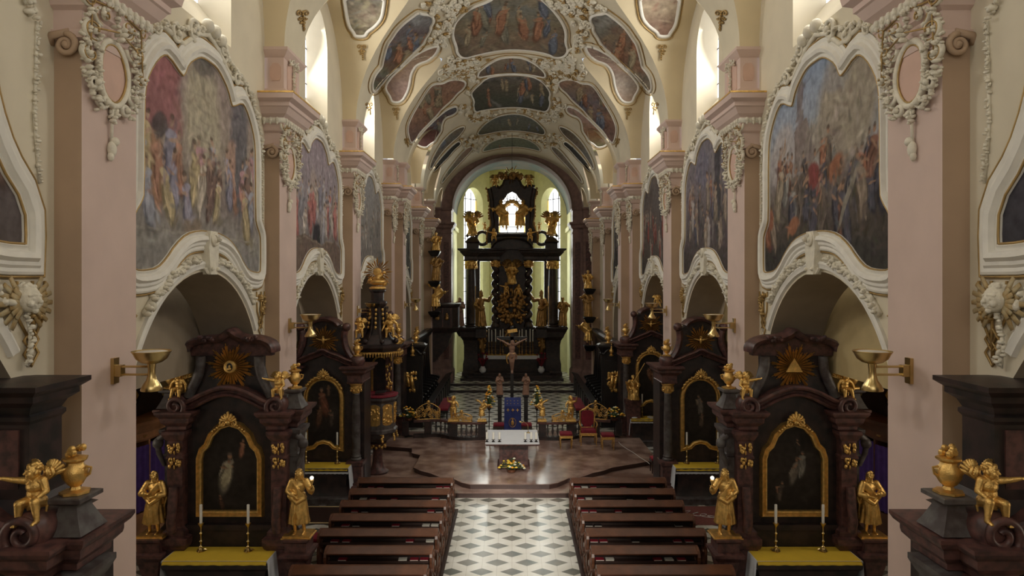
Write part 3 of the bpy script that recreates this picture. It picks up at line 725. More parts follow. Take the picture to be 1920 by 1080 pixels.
FRL = {(1, -1): 'murky violet wall fresco cut by the picture edge, left wall', (1, 1): 'almost black wall fresco cut by the picture edge, right wall',
 (2, -1): 'large wall fresco with crimson drapery, pale column and pastel crowd', (2, 1): 'large wall fresco of a dark crowd under blue sky with a tower',
 (3, -1): 'lilac wall fresco with white and red figures above a dark arch', (3, 1): 'purple grey wall fresco of a church interior with tall columns',
 (4, -1): 'pale grey narrow-looking fresco behind the pulpit tower', (4, 1): 'dim brown fresco above the third arch on the right wall',
 (5, -1): 'narrow blue grey fresco beside the chancel, left side', (5, 1): 'narrow dark fresco beside the chancel, right side'}
rng0 = random.Random(4)
for k in (1, 2, 3, 4, 5):
    for sg in (-1, 1):
        f = bay_map(sg, BAYS[k]); q = 1 if k < 4 else 2
        if k == 1: f = (lambda u, z, d, f0=f: f0(u-.12, z+.26, d))
        th = thing('wall_fresco', FRL[(k, sg)], 'fresco', group=None)
        sp = {1: .05, 2: .022, 3: .03, 4: .05, 5: .07}[k]
        flip = -sg   # u grows away from the camera; the picture reads left to right as seen
        pf = wall_paint[(k, sg)]
        fn = (lambda U, a, pf=pf, sg=sg: pf(np.stack([U[:, 0] if sg < 0 else 1-U[:, 0], U[:, 1]], 1), a))
        fr = chaikin(FR if k != 1 else FR1, 1)
        panel('painting', fr, sp, lambda a, b, f=f: f(a, b, .03), 'fresco', fn, th)
        MB().sweep(fr, FPROF, f).build('stucco_frame', 'stucco', th, smooth=40)
        g = MB(); g.tube([f(a, b, .06) for a, b in fr], .016, 6, True); g.build('inner_gilt_line', 'gilt_line', th, smooth=180)
        # outline offset outward for the outer line
        out = MB().sweep(fr, [(-.355, .03)], f).v
        MB().tube(out, .014, 6, True).build('outer_gilt_line', 'gilt_line', th, smooth=180)
        # crest over the top and vines down the sides
        o = MB(); o.tube([f(a, b, .03) for a, b in [(-1.5, 10.3), (-.9, 10.25), (-.4, 10.6), (0, 10.72), (.4, 10.6), (.9, 10.25), (1.5, 10.3)]], .05, 6)
        for s2 in (-1, 1):
            orn_scroll(o, f, s2*.55, 10.62, .2, -PI/2 if s2 > 0 else -PI/2, s2, .04, .08); orn_scroll(o, f, s2*1.15, 10.32, .17, PI/2, -s2, .035, .08); orn_scroll(o, f, s2*1.75, 10.22, .14, PI/2, s2, .03, .06)
            foliage(o, f, [(s2*.2, 10.75), (s2*.9, 10.5), (s2*1.5, 10.35), (s2*2.0, 10.1), (s2*2.3, 9.6), (s2*2.52, 9.1)], .085, rng0, 1.5, .06)
        for u_ in (-.16, .12): o.ell(f(u_, 10.82, .1), (.11, .12, .12), 8, 6)
        o.ell(f(.34, 10.74, .12), (.1, .1, .11), 8, 6)
        o.build('crest_of_putto_heads_and_leaves', 'stucco_d', th, smooth=180)
        for s2 in (-1, 1):
            o = MB(); o.tube([f(s2*2.62, 9.1, .01), f(s2*2.58, 8.0, .01), f(s2*2.66, 7.3, .01)], .02, 5)
            foliage(o, f, [(s2*2.62, 9.1), (s2*2.57, 8.0), (s2*2.66, 7.3)], .05, rng0, .9, .03)
            o.build('side_vine', 'stucco_d', th, smooth=180)
        # moulded archivolt ornament between arch and picture
        th2 = thing('arch_garland', 'carved garland over the arch, %s, %s wall' % (BN[k], 'left' if sg < 0 else 'right'), 'garland')
        ap = [(2.62*math.cos(a), 4.1+2.62*math.sin(a)) for a in [PI*.17+PI*.66*i/36 for i in range(37)]]
        MB().sweep(ap, [(-.06, 0), (-.06, .05), (-.02, .07), (.02, .05), (.06, .05), (.08, 0)], f, False).build('arch_moulding', 'stucco', th2, smooth=40)
        o = MB(); o.prism([(-.13, 6.55), (.13, 6.55), (.2, 7.0), (.14, 7.3), (-.14, 7.3), (-.2, 7.0)], 0, .14, f)
        orn_scroll(o, f, 0, 7.14, .14, 0, 1, .04, .18); orn_scroll(o, f, -.1, 6.66, .1, PI, 1, .03, .12); orn_scroll(o, f, .12, 6.66, .1, 0, -1, .03, .12)
        o.build('keystone', 'stucco_d', th2, smooth=30)
        for s2 in (-1, 1):
            o = MB(); pth = [(s2*2.84*math.cos(a), 4.1+2.72*math.sin(a)) for a in [PI*.46-PI*.22*i/14 for i in range(15)]]
            o.tube([f(a, b, .03) for a, b in pth], .05, 6); foliage(o, f, pth, .1, rng0, 1.6, .07)
            o.build('garland_swag', 'stucco_d', th2, smooth=180)
            o = MB(); c = s2*2.52
            o.tube([f(c, 6.2, .03), f(c, 5.35, .02)], .018, 5)
            foliage(o, f, [(c-.1, 6.12), (c+.1, 6.0), (c, 5.75)], .1, rng0, 2.4, .04)
            for z_, r_ in ((5.55, .14), (5.4, .14)): o.tube([f(c, z_+r_, .02), f(c+r_*.8, z_, .02), f(c, z_-r_, .02), f(c-r_*.8, z_, .02)], .016, 5, True)
            o.tube([f(c-.22, 6.2, .02), f(c-.2, 5.8, .02), f(c, 5.5, .02)], .016, 5); o.tube([f(c+.22, 6.2, .02), f(c+.2, 5.8, .02), f(c, 5.5, .02)], .016, 5)
            o.build('strapwork_pendant', 'gilt_line', th2, smooth=180)
# ------------------------------------------------------------------ capital cartouches on the piers
def cartouche(sg, s, wd, k, X, name_i):
    zc = vz(s+wd/2)/11.4; ym = s+wd/2; q = min(1, wd/1.15)
    f = lambda a, b, d: (sg*(X-d), ym-.04+a*q*1.3, (9.12+b*.98)*zc)      # a along the pier face, b up
    th = thing('stucco_cartouche', 'cartouche with pink oval on the pier %s, %s' % (PN[k], 'left' if sg < 0 else 'right'), 'cartouche', group=None)
    r = random.Random(11)
    ov = [(.2*math.cos(t)*(1+.06*math.cos(3*t)), .36*math.sin(t)-.1) for t in [2*PI*i/24 for i in range(24)]]
    MB().prism(ov, 0, .05, f).build('pink_oval', 'salmon', th, smooth=30)
    MB().tube([f(a, b, .06) for a, b in ov], .015, 5, True).build('gilt_rim', 'gilt_line', th, smooth=180)
    o = MB(); o.tube([f(a*1.2, b*1.12+.01, .05) for a, b in ov], .045, 6, True)
    gm = MB()
    for s2 in (-1, 1):
        for cx, cz, rr, a0, d in ((.36, .30, .15, PI, 1), (.40, -.02, .10, PI/2, -1), (.2, .55, .13, -PI/2, 1), (.42, .62, .12, PI, -1)):
            orn_scroll(gm, f, s2*cx, cz, rr*.97, a0 if s2 > 0 else PI-a0, d*s2, .013, .125)
    gm.tube([f(-.4, .30, .12), f(0, .42, .14), f(.4, .30, .12)], .012, 5); gm.tube([f(-.4, .62, .12), f(0, .70, .13), f(.4, .62, .12)], .012, 5); gm.tube([f(-.43, .0, .12), f(-.40, .62, .12)], .010, 5); gm.tube([f(.43, .0, .12), f(.40, .62, .12)], .010, 5)
    gm.build('gilt_highlights', 'gilt_line', th, smooth=180)
    for s2 in (-1, 1):
        for cx, cz, rr, a0, d in ((.36, .30, .15, PI, 1), (.40, -.02, .10, PI/2, -1), (.33, -.32, .11, PI/2, 1), (.2, .55, .13, -PI/2, 1), (.17, -.5, .08, 0, -1), (.42, .62, .12, PI, -1)):
            orn_scroll(o, f, s2*cx, cz, rr, a0 if s2 > 0 else PI-a0, d*s2, .035, .09)
        foliage(o, f, [(s2*.1, .7), (s2*.42, .45), (s2*.46, .1), (s2*.42, -.3), (s2*.22, -.62)], .075, r, 1.6, .08)
        foliage(o, f, [(s2*.26, .35), (s2*.3, 0), (s2*.28, -.4)], .055, r, 1.4, .1)
    foliage(o, f, [(0, .75), (0, .32)], .09, r, 2, .12)
    o.tube([f(0, -.5, .05), f(0, -1.0, .03)], .02, 5); foliage(o, f, [(0, -.5), (0, -.75)], .08, r, 2, .06)
    o.build('scrollwork', 'stucco_d', th, smooth=180)
    o = MB(); o.ell(f(0, -1.05, .04), (.05, .07, .1), 8, 6); o.ell(f(.03, -.95, .05), (.06, .06, .06), 8, 6); o.ell(f(-.02, -1.15, .04), (.04, .04, .06), 8, 6); o.build('leaf_drop', 'stucco_d', th, smooth=180)
    # volutes of the capital: big ones wrap the near corner
    for e, yy in ((-1, s-.0), (1, s+wd)):
        v = MB(); P = scroll(0, 0, .17, 1.6, PI/2, -1)
        g = lambda a, b: (sg*(X+.14-a), yy+e*.07, 9.28*zc+b*1.0-.1)
        v.tube([g(a*.75, b*.75) for a, b in P], lambda t: .036*(1.1-.5*t), 8)
        v.tube([(sg*(X+.1), yy+e*.06, 9.33*zc), (sg*(X+.3), yy+e*.08, 9.28*zc), (sg*(X+.34), yy+e*.03, 9.2*zc)], .045, 6)
        v.ell(g(0, 0), .045, 8, 6); v.build('volute', 'tan', th, smooth=180)
    return th
for k, (s, wd) in enumerate(PIERS):
    if k == 0: continue
    for sg in (-1, 1):
        X = 5.0 if k < 4 else (4.97 if k == 4 else XW(s+wd/2)-.36)
        if k == 4:
            cartouche(sg, s, .75, k, X, 0)['label'] = 'white cartouche on the outer face of the chancel arch pier, %s' % ('left' if sg < 0 else 'right')
            t2 = cartouche(sg, s+.75, .82, k, 4.62, 1); t2['label'] = 'white cartouche on the inner face of the chancel arch pier, %s' % ('left' if sg < 0 else 'right')
        else: cartouche(sg, s, wd, k, X, 0)
        # small leaf spray on the attic block
        f = lambda a, b, d: (sg*(X-.08-d), s+wd/2+a, (10.95+b)*vz(s+wd/2)/11.4)
        t3 = thing('leaf_spray', 'small white leaf spray on the attic block %s, %s side' % (PN[k], 'left' if sg < 0 else 'right'), 'ornament')
        o = MB(); r = random.Random(5); o.tube([f(0, .45, .05), f(0, -.3, .03)], .02, 5)
        foliage(o, f, [(-.25, .2), (0, .5), (.25, .2)], .08, r, 2, .05); foliage(o, f, [(0, .4), (0, -.3)], .05, r, 2, .05)
        orn_scroll(o, f, -.2, .3, .09, 0, 1, .02, .05); orn_scroll(o, f, .2, .3, .09, PI, -1, .02, .05)
        o.build('leaves', 'stucco_d', t3, smooth=180)
# ------------------------------------------------------------------ ceiling paintings
def ceil_h(x, y):
    x = np.abs(x); a = np.interp(y, VY, [4.9, 4.62, 4.32, 4.12, 4.0]); zs = np.interp(y, VY, [11.4, 11.3, 10.9, 10.6, 10.4]); r = np.interp(y, VY, [3.8, 3.74, 3.62, 3.34, 3.05])
    h = np.where(x < a, zs+r*np.sqrt(np.clip(1-(x/a)**2, 0, 1)), -1)
    for ym, hb, zl, R in LUN:
        q = np.clip(1-((y-ym)/hb)**2, 0, 1); h = np.where((q > 0) & (x < 5.3), np.maximum(h, zl+R*np.sqrt(q)), h)
    return h
def hit(px, py, off=.03):
    px = np.asarray(px, float); py = np.asarray(py, float); dx = (px-960)/F; dz = (520-py)/F
    Y = np.full(px.shape, 10.); done = np.zeros(px.shape, bool)
    def above(Y): return CZ+dz*Y > ceil_h(dx*Y, Y)
    for _ in range(600):
        ab = above(Y) | (Y > 38.4); done |= ab; Y = np.where(done, Y, Y+.05)
        if done.all(): break
    lo, hi = Y-.05, Y.copy()
    for _ in range(18):
        m = (lo+hi)/2; a = above(m); hi = np.where(a, m, hi); lo = np.where(a, lo, m)
    Y = lo*(1-off/np.sqrt(1)/np.maximum(lo, 1)*2.2)
    return dx*Y, Y, CZ+dz*Y
def q4(pts, ox=480, oy=0, s=4.0): return [(ox+a/s, oy+b/s) for a, b in pts]
def mirror(P): return [(1920-a, b) for a, b in P][::-1]
side3 = q4([(1215,95),(1240,105),(1290,110),(1328,125),(1330,165),(1305,200),(1310,225),(1270,285),(1240,340),(1160,410),(1080,500),(1010,550),(960,610),(905,680),(880,690),(868,650),(880,590),(905,545),(945,500),(950,460),(965,400),(985,330),(1015,290),(1060,220),(1125,160),(1180,120)])
cell3 = q4([(1370,345),(1355,390),(1300,450),(1230,470),(1190,500),(1160,560),(1150,640),(1130,700),(1090,765),(1020,768),(1005,720),(975,680),(970,640),(1020,570),(1100,500),(1180,420),(1270,370),(1330,350)])
cell2 = q4([(660,-30),(672,60),(685,140),(700,200),(735,245),(745,272),(820,272),(830,240),(890,200),(940,140),(955,60),(965,-30)])
crown3 = q4([(1480,210),(1495,165),(1560,100),(1620,55),(1750,10),(1800,-30),(1920,-50)])+[(1002,-12),(1020,2),(1040,22),(1056,45),(1062,62),(1060,80),(1066,95),(1058,107),(1040,108),(1028,101),(1000,95),(960,92),(925,96),(890,104),(868,110),(857,100),(856,88),(848,68)]
s2 = 1920/520
def qb(pts): return [(700+a/s2, 80+b/s2) for a, b in pts]
small4 = qb([(720,245),(728,210),(745,190),(800,150),(850,120),(900,104),(960,100),(1020,104),(1080,125),(1130,155),(1170,190),(1190,215),(1192,245),(1100,222),(960,212),(820,222)])
crown4 = qb([(672,355),(700,320),(735,290),(770,255),(830,230),(960,218),(1080,228),(1150,255),(1200,300),(1228,350),(1215,385),(1228,420),(1205,480),(1150,470),(1060,452),(960,445),(840,455),(740,470),(705,482),(690,440),(700,405)])
side4 = qb([(400,300),(430,285),(480,285),(520,262),(560,255),(610,258),(645,280),(620,320),(580,350),(540,400),(480,450),(420,520),(370,570),(320,620),(290,670),(262,700),(245,660),(235,590),(260,520),(300,450),(350,370),(375,330)])
cell4 = qb([(575,440),(585,470),(550,500),(490,520),(470,570),(470,610),(440,650),(430,680),(395,700),(370,725),(330,720),(300,700),(300,670),(350,610),(400,560),(440,520),(500,470),(540,450)])
crown5 = qb([(720,625),(760,575),(820,530),(880,505),(960,492),(1040,500),(1110,530),(1160,575),(1190,610),(1185,640),(1120,625),(1040,612),(960,607),(870,612),(780,632),(730,640)])
side5 = qb([(600,585),(640,580),(600,640),(540,690),(480,750),(430,820),(395,885),(390,850),(430,760),(480,680),(540,620)])
cell5 = qb([(590,680),(610,700),(560,740),(520,790),(470,840),(430,888),(408,890),(440,830),(500,760),(550,710)])
crown6 = qb([(748,755),(790,705),(850,670),(960,650),(1060,665),(1130,705),(1165,755),(1100,735),(1020,722),(960,720),(880,726),(800,745)])
side6 = qb([(660,720),(700,720),(640,790),(570,860),(510,930),(465,985),(490,920),(550,840),(610,765)])
boss6 = qb([(885,750),(910,738),(960,735),(1010,738),(1035,750),(1030,775),(1000,785),(960,780),(920,785),(890,775)])
side2 = [(585,-60),(575,-20),(578,0),(585,10),(596,12),(608,6),(622,-8),(640,-40),(650,-60)]
dkb = [(.11, .10, .09), (.17, .13, .10), (.14, .15, .17), (.19, .16, .13)]
CE = [
 ('large brown fresco of figures and clouds on the vault crown, nearest', crown3, paint_sky(1, [(.14, .12, .10), (.20, .14, .11), (.19, .17, .13), (.16, .18, .20), (.19, .16, .12)], 24, 16, .42), 0),
 ('long curved fresco with blue sky and grey figures, upper left rib', side3, paint_sky(2, [(.11, .13, .10), (.15, .10, .08), (.12, .08, .08), (.14, .12, .16), (.24, .28, .36)], 14, 13, .3), 0),
 ('long curved fresco with red robed figures, upper right rib', mirror(side3), paint_sky(3, [(.18, .14, .10), (.14, .10, .08), (.22, .11, .08), (.16, .16, .16), (.20, .22, .25)], 14, 14, .3), 0),
 ('cloudy grey fresco cut by the picture top, left vault cell', cell2, paint_sky(4, [(.16, .12, .11), (.26, .25, .18), (.36, .32, .28), (.2, .18, .16), (.18, .2, .22)], 20, 0), 0),
 ('rose fresco of painted architecture cut by the picture top, right vault cell', mirror(cell2), paint_sky(5, [(.26, .15, .13), (.25, .17, .15), (.40, .33, .27), (.34, .28, .24)], 6, 0), 0),
 ('plain mauve panel in the left vault cell over the first clerestory gap', cell3, paint_sky(6, [(.28, .19, .18), (.30, .21, .22), (.33, .24, .23), (.32, .23, .19), (.30, .20, .16)], 3, 0), 0),
 ('pale mauve panel with white cloud in the right vault cell', mirror(cell3), paint_sky(7, [(.33, .24, .22), (.38, .34, .35), (.33, .24, .24), (.30, .21, .2)], 3, 0), 0),
 ('small lobed fresco of putti between the two crown paintings', small4, paint_sky(8, [(.15, .11, .10), (.19, .16, .14), (.24, .2, .17)], 10, 12, .6), 1),
 ('dark green domed fresco with blue edge on the second crown', crown4, paint_sky(9, [(.07, .07, .06), (.07, .08, .065), (.10, .09, .08), (.14, .14, .16)], 14, 14, .4), 1),
 ('salmon fresco with a blue robed figure, second rib on the left', side4, paint_sky(10, [(.14, .10, .12), (.22, .13, .11), (.30, .17, .13), (.24, .15, .13)], 10, 13, .3), 1),
 ('fresco with blue and orange tumbling figures, second rib on the right', mirror(side4), paint_sky(12, [(.15, .10, .11), (.20, .11, .10), (.15, .14, .2), (.30, .2, .13)], 10, 14, .3), 1),
 ('maroon and blue lobed fresco in the second left vault cell', cell4, paint_sky(13, [(.10, .045, .05), (.13, .06, .06), (.09, .12, .18)], 6, 3, .3), 1),
 ('pink sky fresco with orange figure in the second right vault cell', mirror(cell4), paint_sky(14, [(.09, .10, .06), (.30, .16, .09), (.36, .24, .25), (.34, .24, .24)], 4, 2, .4), 1),
 ('olive fresco of soaring birds on the third crown', crown5, paint_sky(15, [(.09, .09, .07), (.12, .13, .12), (.12, .14, .16)], 10, 4, .4), 2),
 ('thin dark fresco on the third rib, left', side5, paint_sky(16, dkb, 6, 3), 2),
 ('thin dark fresco on the third rib, right', mirror(side5), paint_sky(17, dkb[::-1], 6, 3), 2),
 ('thin black lobed panel in the third left vault cell', cell5, paint_sky(18, [(.03, .025, .02)]*3, 2, 0), 2),
 ('thin black lobed panel in the third right vault cell', mirror(cell5), paint_sky(19, [(.03, .025, .02)]*3, 2, 0), 2),
 ('teal fresco crescent on the last crown before the apse', crown6, paint_sky(20, [(.13, .18, .16), (.17, .19, .14)], 6, 2), 2),
 ('teal streak of fresco on the last rib, left', side6, paint_sky(23, [(.12, .16, .12), (.26, .15, .11)], 4, 1), 2),
 ('ochre streak of fresco on the last rib, right', mirror(side6), paint_sky(24, [(.2, .13, .09), (.17, .14, .11)], 4, 1), 2)]
def on_vault(P, off=.03):
    A = np.array(P); x, y, z = hit(A[:, 0], A[:, 1], off); return list(zip(x.tolist(), y.tolist(), z.tolist()))
def resample(P, step, closed=True):
    Q = []; m = len(P)
    for i in range(m if closed else m-1):
        a = P[i]; b = P[(i+1) % m]; n = max(1, int(math.dist(a, b)/step))
        for j in range(n): Q.append((a[0]+(b[0]-a[0])*j/n, a[1]+(b[1]-a[1])*j/n))
    return Q
def offset_poly(P, d):
    mb = MB().sweep(P, [(-d if area2(P) > 0 else d, 0)], lambda a, b, c: (a, b, 0)); return [(v[0], v[1]) for v in mb.v]
rc = random.Random(8)
for lab, ol, pf, lv in CE:
    th = thing('ceiling_fresco', lab, 'ceiling fresco')
    ol = chaikin(ol, 2); pts = {}
    sp = [1.6, 1.3, 1.2][lv]
    v2, fs = cdt(ol, sp)
    A = np.array(v2); x, y, z = hit(A[:, 0], A[:, 1], .025)
    me = bpy.data.meshes.new('painting'); me.from_pydata(list(zip(x.tolist(), y.tolist(), z.tolist())), [], fs); me.materials.append(M['fresco'])
    lo = A.min(0); hi = A.max(0); U = (A-lo)/(hi-lo); U[:, 1] = 1-U[:, 1]
    col = pf(U, (hi-lo)[0]/(hi-lo)[1]); col = np.clip((col*.8+col.mean(1, keepdims=True)*.2)*np.array([1.08, 1.0, .82]), .004, 1); at = me.color_attributes.new('paint', 'FLOAT_COLOR', 'POINT')
    at.data.foreach_set('color', np.concatenate([col, np.ones((len(col), 1))], 1).astype(np.float32).ravel()); me.polygons.foreach_set('use_smooth', [True]*len(me.polygons))
    o = bpy.data.objects.new('painting', me); COL.objects.link(o); o.parent = th
    R_ = resample(ol, 3); w0 = [.085, .07, .05][lv]
    fr = MB().tube(on_vault(R_, .02), w0*.6, 6, True)
    fr.build('stucco_frame', 'stucco', th, smooth=180)
    po = offset_poly(chaikin(ol, 0), [7, 4, 2.2][lv])
    MB().tube(on_vault(resample(po, 3), .015), w0*.28, 5, True).build('gilt_outer_line', 'gilt_line', th, smooth=180)
# stucco scrolls filling the bands of the vault between the paintings
CEB = [(ol, np.array(resample(ol, 3))) for _, ol, _, _ in CE]
def in_any(p, grow=4):
    for ol, B in CEB:
        if B[:, 0].min()-grow < p[0] < B[:, 0].max()+grow and B[:, 1].min()-grow < p[1] < B[:, 1].max()+grow:
            if pip(np.array([p]), ol)[0]: return True
            if np.hypot(B[:, 0]-p[0], B[:, 1]-p[1]).min() < grow: return True
    return False
zones = [('near crown', q4([(1200,60),(1330,0),(1700,0),(1480,150),(1450,300),(1500,440),(1700,430),(1640,600),(1500,640),(1330,620),(1440,440),(1420,340),(1240,360),(1330,200)]), 90, 5.0),
         ('second crown', qb([(500,170),(600,110),(720,120),(1200,120),(1330,130),(1420,240),(1240,260),(1240,480),(1400,430),(1200,560),(700,560),(540,470),(640,420),(640,300),(560,230)]), 100, 3.6),
         ('third crown', qb([(560,640),(700,640),(740,640),(1200,640),(1340,640),(1260,720),(1180,760),(1060,720),(850,720),(740,760),(640,740)]), 60, 2.4)]
for nm, zn, n, s0 in zones:
    for sd in (0, 1):
        o = MB(); zz = zn; k_ = 0
        th = None
        xs = [a for a, _ in zz]; ys = [b for _, b in zz]; g = MB()
        for t in range(n*40):
            if k_ >= n: break
            p = (rc.uniform(min(xs), 958), rc.uniform(min(ys), max(ys)))
            if not pip(np.array([p]), zz)[0] or in_any(p, s0*1.3) : continue
            k_ += 1
            if sd: p = (1920-p[0], p[1])
            a0 = rc.uniform(0, 6.28); d = rc.choice([-1, 1]); sz = s0*rc.uniform(.7, 1.4)
            P = scroll(p[0], p[1], sz, rc.uniform(.8, 1.4), a0, d, 14)
            tgt = o if rc.random() < .75 else g
            tgt.tube(on_vault(P, .04), lambda t: .042*(1.1-.6*t), 5)
            v = on_vault([P[0], P[-1]], .05)
            tgt.ell(v[0], (.09, .09, .05), 6, 4); tgt.ell(v[1], .06, 6, 4)
        for q_, m_, w_ in ((o, 'stucco_d', 'white'), (g, 'gilt_line', 'gilded')):
            b_ = q_.build('stucco_scrollwork', m_, None, smooth=180); b_['kind'] = 'stuff'
            tag(b_, '%s scrollwork between the vault paintings, %s, %s half' % (w_, nm, 'left' if sd == 0 else 'right'), 'scrollwork')
# gilt sprays hanging below the vault cells and rib feet
for nm, P0, sz in (('left cell near the camera', (678, 88), 9), ('left cell of the second bay', (742, 205), 7), ('foot of the near left rib', (692, 196), 7), ('foot of the second left rib', (763, 262), 5), ('foot of the nearest left rib, top edge', (568, 25), 12)):
    for sd in (0, 1):
        th = thing('gilt_spray', 'gilt hanging spray, %s' % (nm if sd == 0 else nm.replace('left', 'right')), 'ornament')
        o = MB(); mx_ = (lambda p: p) if sd == 0 else (lambda p: (1920-p[0], p[1]))
        for s3 in (-1, 1):
            for (ox_, oy_, rr_, a_) in ((.55, 0, .5, 0), (.35, .8, .32, PI), (.22, 1.5, .2, 0)):
                P = [mx_(q) for q in scroll(P0[0]+s3*sz*ox_, P0[1]+sz*oy_, sz*rr_, 1.2, a_ if s3 < 0 else PI-a_, s3, 14)]
                o.tube(on_vault(P, .03), .018, 5)
        o.tube(on_vault([mx_((P0[0], P0[1]-sz*.4)), mx_((P0[0]+1, P0[1]+sz*1.2)), mx_((P0[0]+2, P0[1]+sz*2.8))], .03), .016, 5)
        for j in range(6): o.ell(on_vault([mx_((P0[0]+j*.5, P0[1]+sz*(.2+.45*j)))], .04)[0], .035, 6, 4)
        o.build('spray', 'gilt_line', th, smooth=180)
# ------------------------------------------------------------------ carved figures
def remesh(mb, vox, sm=2, name='body'):
    me = bpy.data.meshes.new('raw'); me.from_pydata([tuple(p) for p in mb.v], [], mb.f); fixn(me)
    o = bpy.data.objects.new('raw', me); COL.objects.link(o)
    r = o.modifiers.new('r', 'REMESH'); r.mode = 'VOXEL'; r.voxel_size = vox
    s = o.modifiers.new('s', 'SMOOTH'); s.factor = .5; s.iterations = sm
    dg = bpy.context.evaluated_depsgraph_get(); dg.update()
    m2 = bpy.data.meshes.new_from_object(o.evaluated_get(dg)); m2.name = name
    bpy.data.objects.remove(o); bpy.data.meshes.remove(me)
    m2.polygons.foreach_set('use_smooth', [True]*len(m2.polygons))
    return m2
def hand(mb, wr, d, h, curl=.35, side=1):
    d = Vector(d).normalized(); a = d.orthogonal().normalized(); b = d.cross(a)
    wr = Vector(wr); pc = wr+d*h*.025
    mb.cap(wr, wr+d*h*.04, h*.014, h*.019, 8)
    for i, L_ in enumerate((.030, .036, .034, .026)):
        s = wr+d*h*.048+a*h*(.0165*(i-1.5)*.72); m = s+(d+b*curl*.4).normalized()*h*L_*.55; e = m+(d+b*curl*1.8).normalized()*h*L_*.5
        mb.cap(s, m, h*.0068, h*.0062, 6); mb.cap(m, e, h*.0062, h*.005, 6)
    s = wr+d*h*.016-a*h*.014*side; mb.cap(s, s+(d*.6-a*side+b*.3).normalized()*h*.03, h*.0075, h*.006, 6)
def figure_mesh(h=1.0, pose=None, robe=None, hair='curls', hat=None, child=False, vox=.009, seed=1, extra=None, cloak=False):
    """robe: None (nude with loin cloth), 'long', 'mid'; facing -y, feet (or seat) at z=0"""
    r = random.Random(seed); K = 1.55 if child else 1.0; HS = 1.6 if child else 1.0
    J = dict(pelvis=(0, 0, .52), chest=(0, 0, .70), neck=(0, 0, .825), head=(0, -.012, .905), shl=(-.105, 0, .79), shr=(.105, 0, .79), ell=(-.15, .0, .64), elr=(.15, 0, .64),
             hal=(-.15, -.08, .52), har=(.15, -.08, .52), hil=(-.055, 0, .50), hir=(.055, 0, .50), knl=(-.06, -.03, .28), knr=(.07, -.02, .28), anl=(-.06, 0, .045), anr=(.075, 0.01, .045))
    if child: J.update(dict(neck=(0, 0, .78), head=(0, -.01, .875), chest=(0, 0, .66), pelvis=(0, 0, .46), shl=(-.11, 0, .73), shr=(.11, 0, .73), hil=(-.06, 0, .44), hir=(.06, 0, .44), ell=(-.19, 0, .62), elr=(.19, 0, .62), knl=(-.07, -.04, .24), knr=(.08, -.02, .24)))
    if pose: J.update(pose)
    J = {k: Vector(v)*h for k, v in J.items() if k not in ('yaw', 'tilt', 'toe')}
    mb = MB(); c = lambda a, b, ra, rb: mb.cap(J[a] if isinstance(a, str) else a, J[b] if isinstance(b, str) else b, ra*h*K, rb*h*K)
    # trunk
    mid = (J['pelvis']+J['chest'])/2
    mb.ell(J['chest'], (.098*h*K**.5, .066*h*K, .10*h), 12, 8); mb.ell(mid, (.078*h*K, .06*h*K, .10*h), 12, 8); mb.ell(J['pelvis'], (.088*h*K, .068*h*K, .075*h), 12, 8)
    c('shl', 'shr', .036, .036); c('chest', 'neck', .045, .032); mb.cap(J['neck'], J['head'], .033*h*K**.5, .033*h*K**.5)
    for s, sd in (('l', -1), ('r', 1)):
        c('sh'+s, 'el'+s, .038, .028); c('el'+s, 'ha'+s, .028, .018)
        d = (J['ha'+s]-J['el'+s]); hand(mb, J['ha'+s], d, h*(1.15 if child else 1), side=sd)
        c('hi'+s, 'kn'+s, .062, .042); c('kn'+s, 'an'+s, .04, .024)
        calf = J['kn'+s]*.65+J['an'+s]*.35; mb.ell(calf+Vector((0, .01*h, 0)), (.036*h*K, .04*h*K, .07*h), 8, 6)
        shin = (J['an'+s]-J['kn'+s]).normalized(); toe = Vector((0, -1, -.25)); 
        if abs(shin.z) < .5: toe = Vector((0, -.5, -1)) if shin.y < 0 else toe
        if pose and 'toe' in pose: toe = Vector(pose['toe'])
        toe.normalize(); mb.cap(J['an'+s]-Vector((0, -.012, .018))*h, J['an'+s]+toe*.085*h+Vector((0, 0, -.012))*h, .023*h*K, .019*h*K, 8)
        for t in range(4): mb.ell(J['an'+s]+toe*.108*h+Vector((.012*(t-1.5), 0, -.014))*h, .008*h*K, 6, 5)
    # head with a face
    H = J['head']; yaw = (pose or {}).get('yaw', 0); tilt = (pose or {}).get('tilt', 0)
    R = Matrix.Rotation(yaw, 4, 'Z') @ Matrix.Rotation(tilt, 4, 'X'); s = h*HS
    def hp(x, y, z): return H+(R @ Vector((x, y, z)))*s
    mb.ell(H, (.050*s, .060*s, .066*s), 14, 10, R); mb.ell(hp(0, -.012, -.03), (.040*s, .042*s, .042*s), 12, 8, R)
    mb.cap(hp(0, -.058, .012), hp(0, -.074, -.012), .007*s, .0105*s, 8)           # nose
    for sd in (-1, 1):
        mb.cap(hp(sd*.008, -.058, .018), hp(sd*.034, -.052, .016), .0075*s, .006*s, 6)   # brow
        mb.ell(hp(sd*.020, -.053, .003), .0085*s, 8, 6); mb.ell(hp(sd*.026, -.044, -.018), .017*s, 8, 6)   # eye, cheek
        mb.ell(hp(sd*.051, .004, -.002), (.008*s, .014*s, .018*s), 6, 5, R)            # ear
    mb.cap(hp(-.013, -.058, -.028), hp(.013, -.058, -.028), .005*s, .005*s, 6); mb.cap(hp(-.010, -.056, -.037), hp(.010, -.056, -.037), .0055*s, .0055*s, 6); mb.ell(hp(0, -.050, -.053), .014*s, 8, 6)
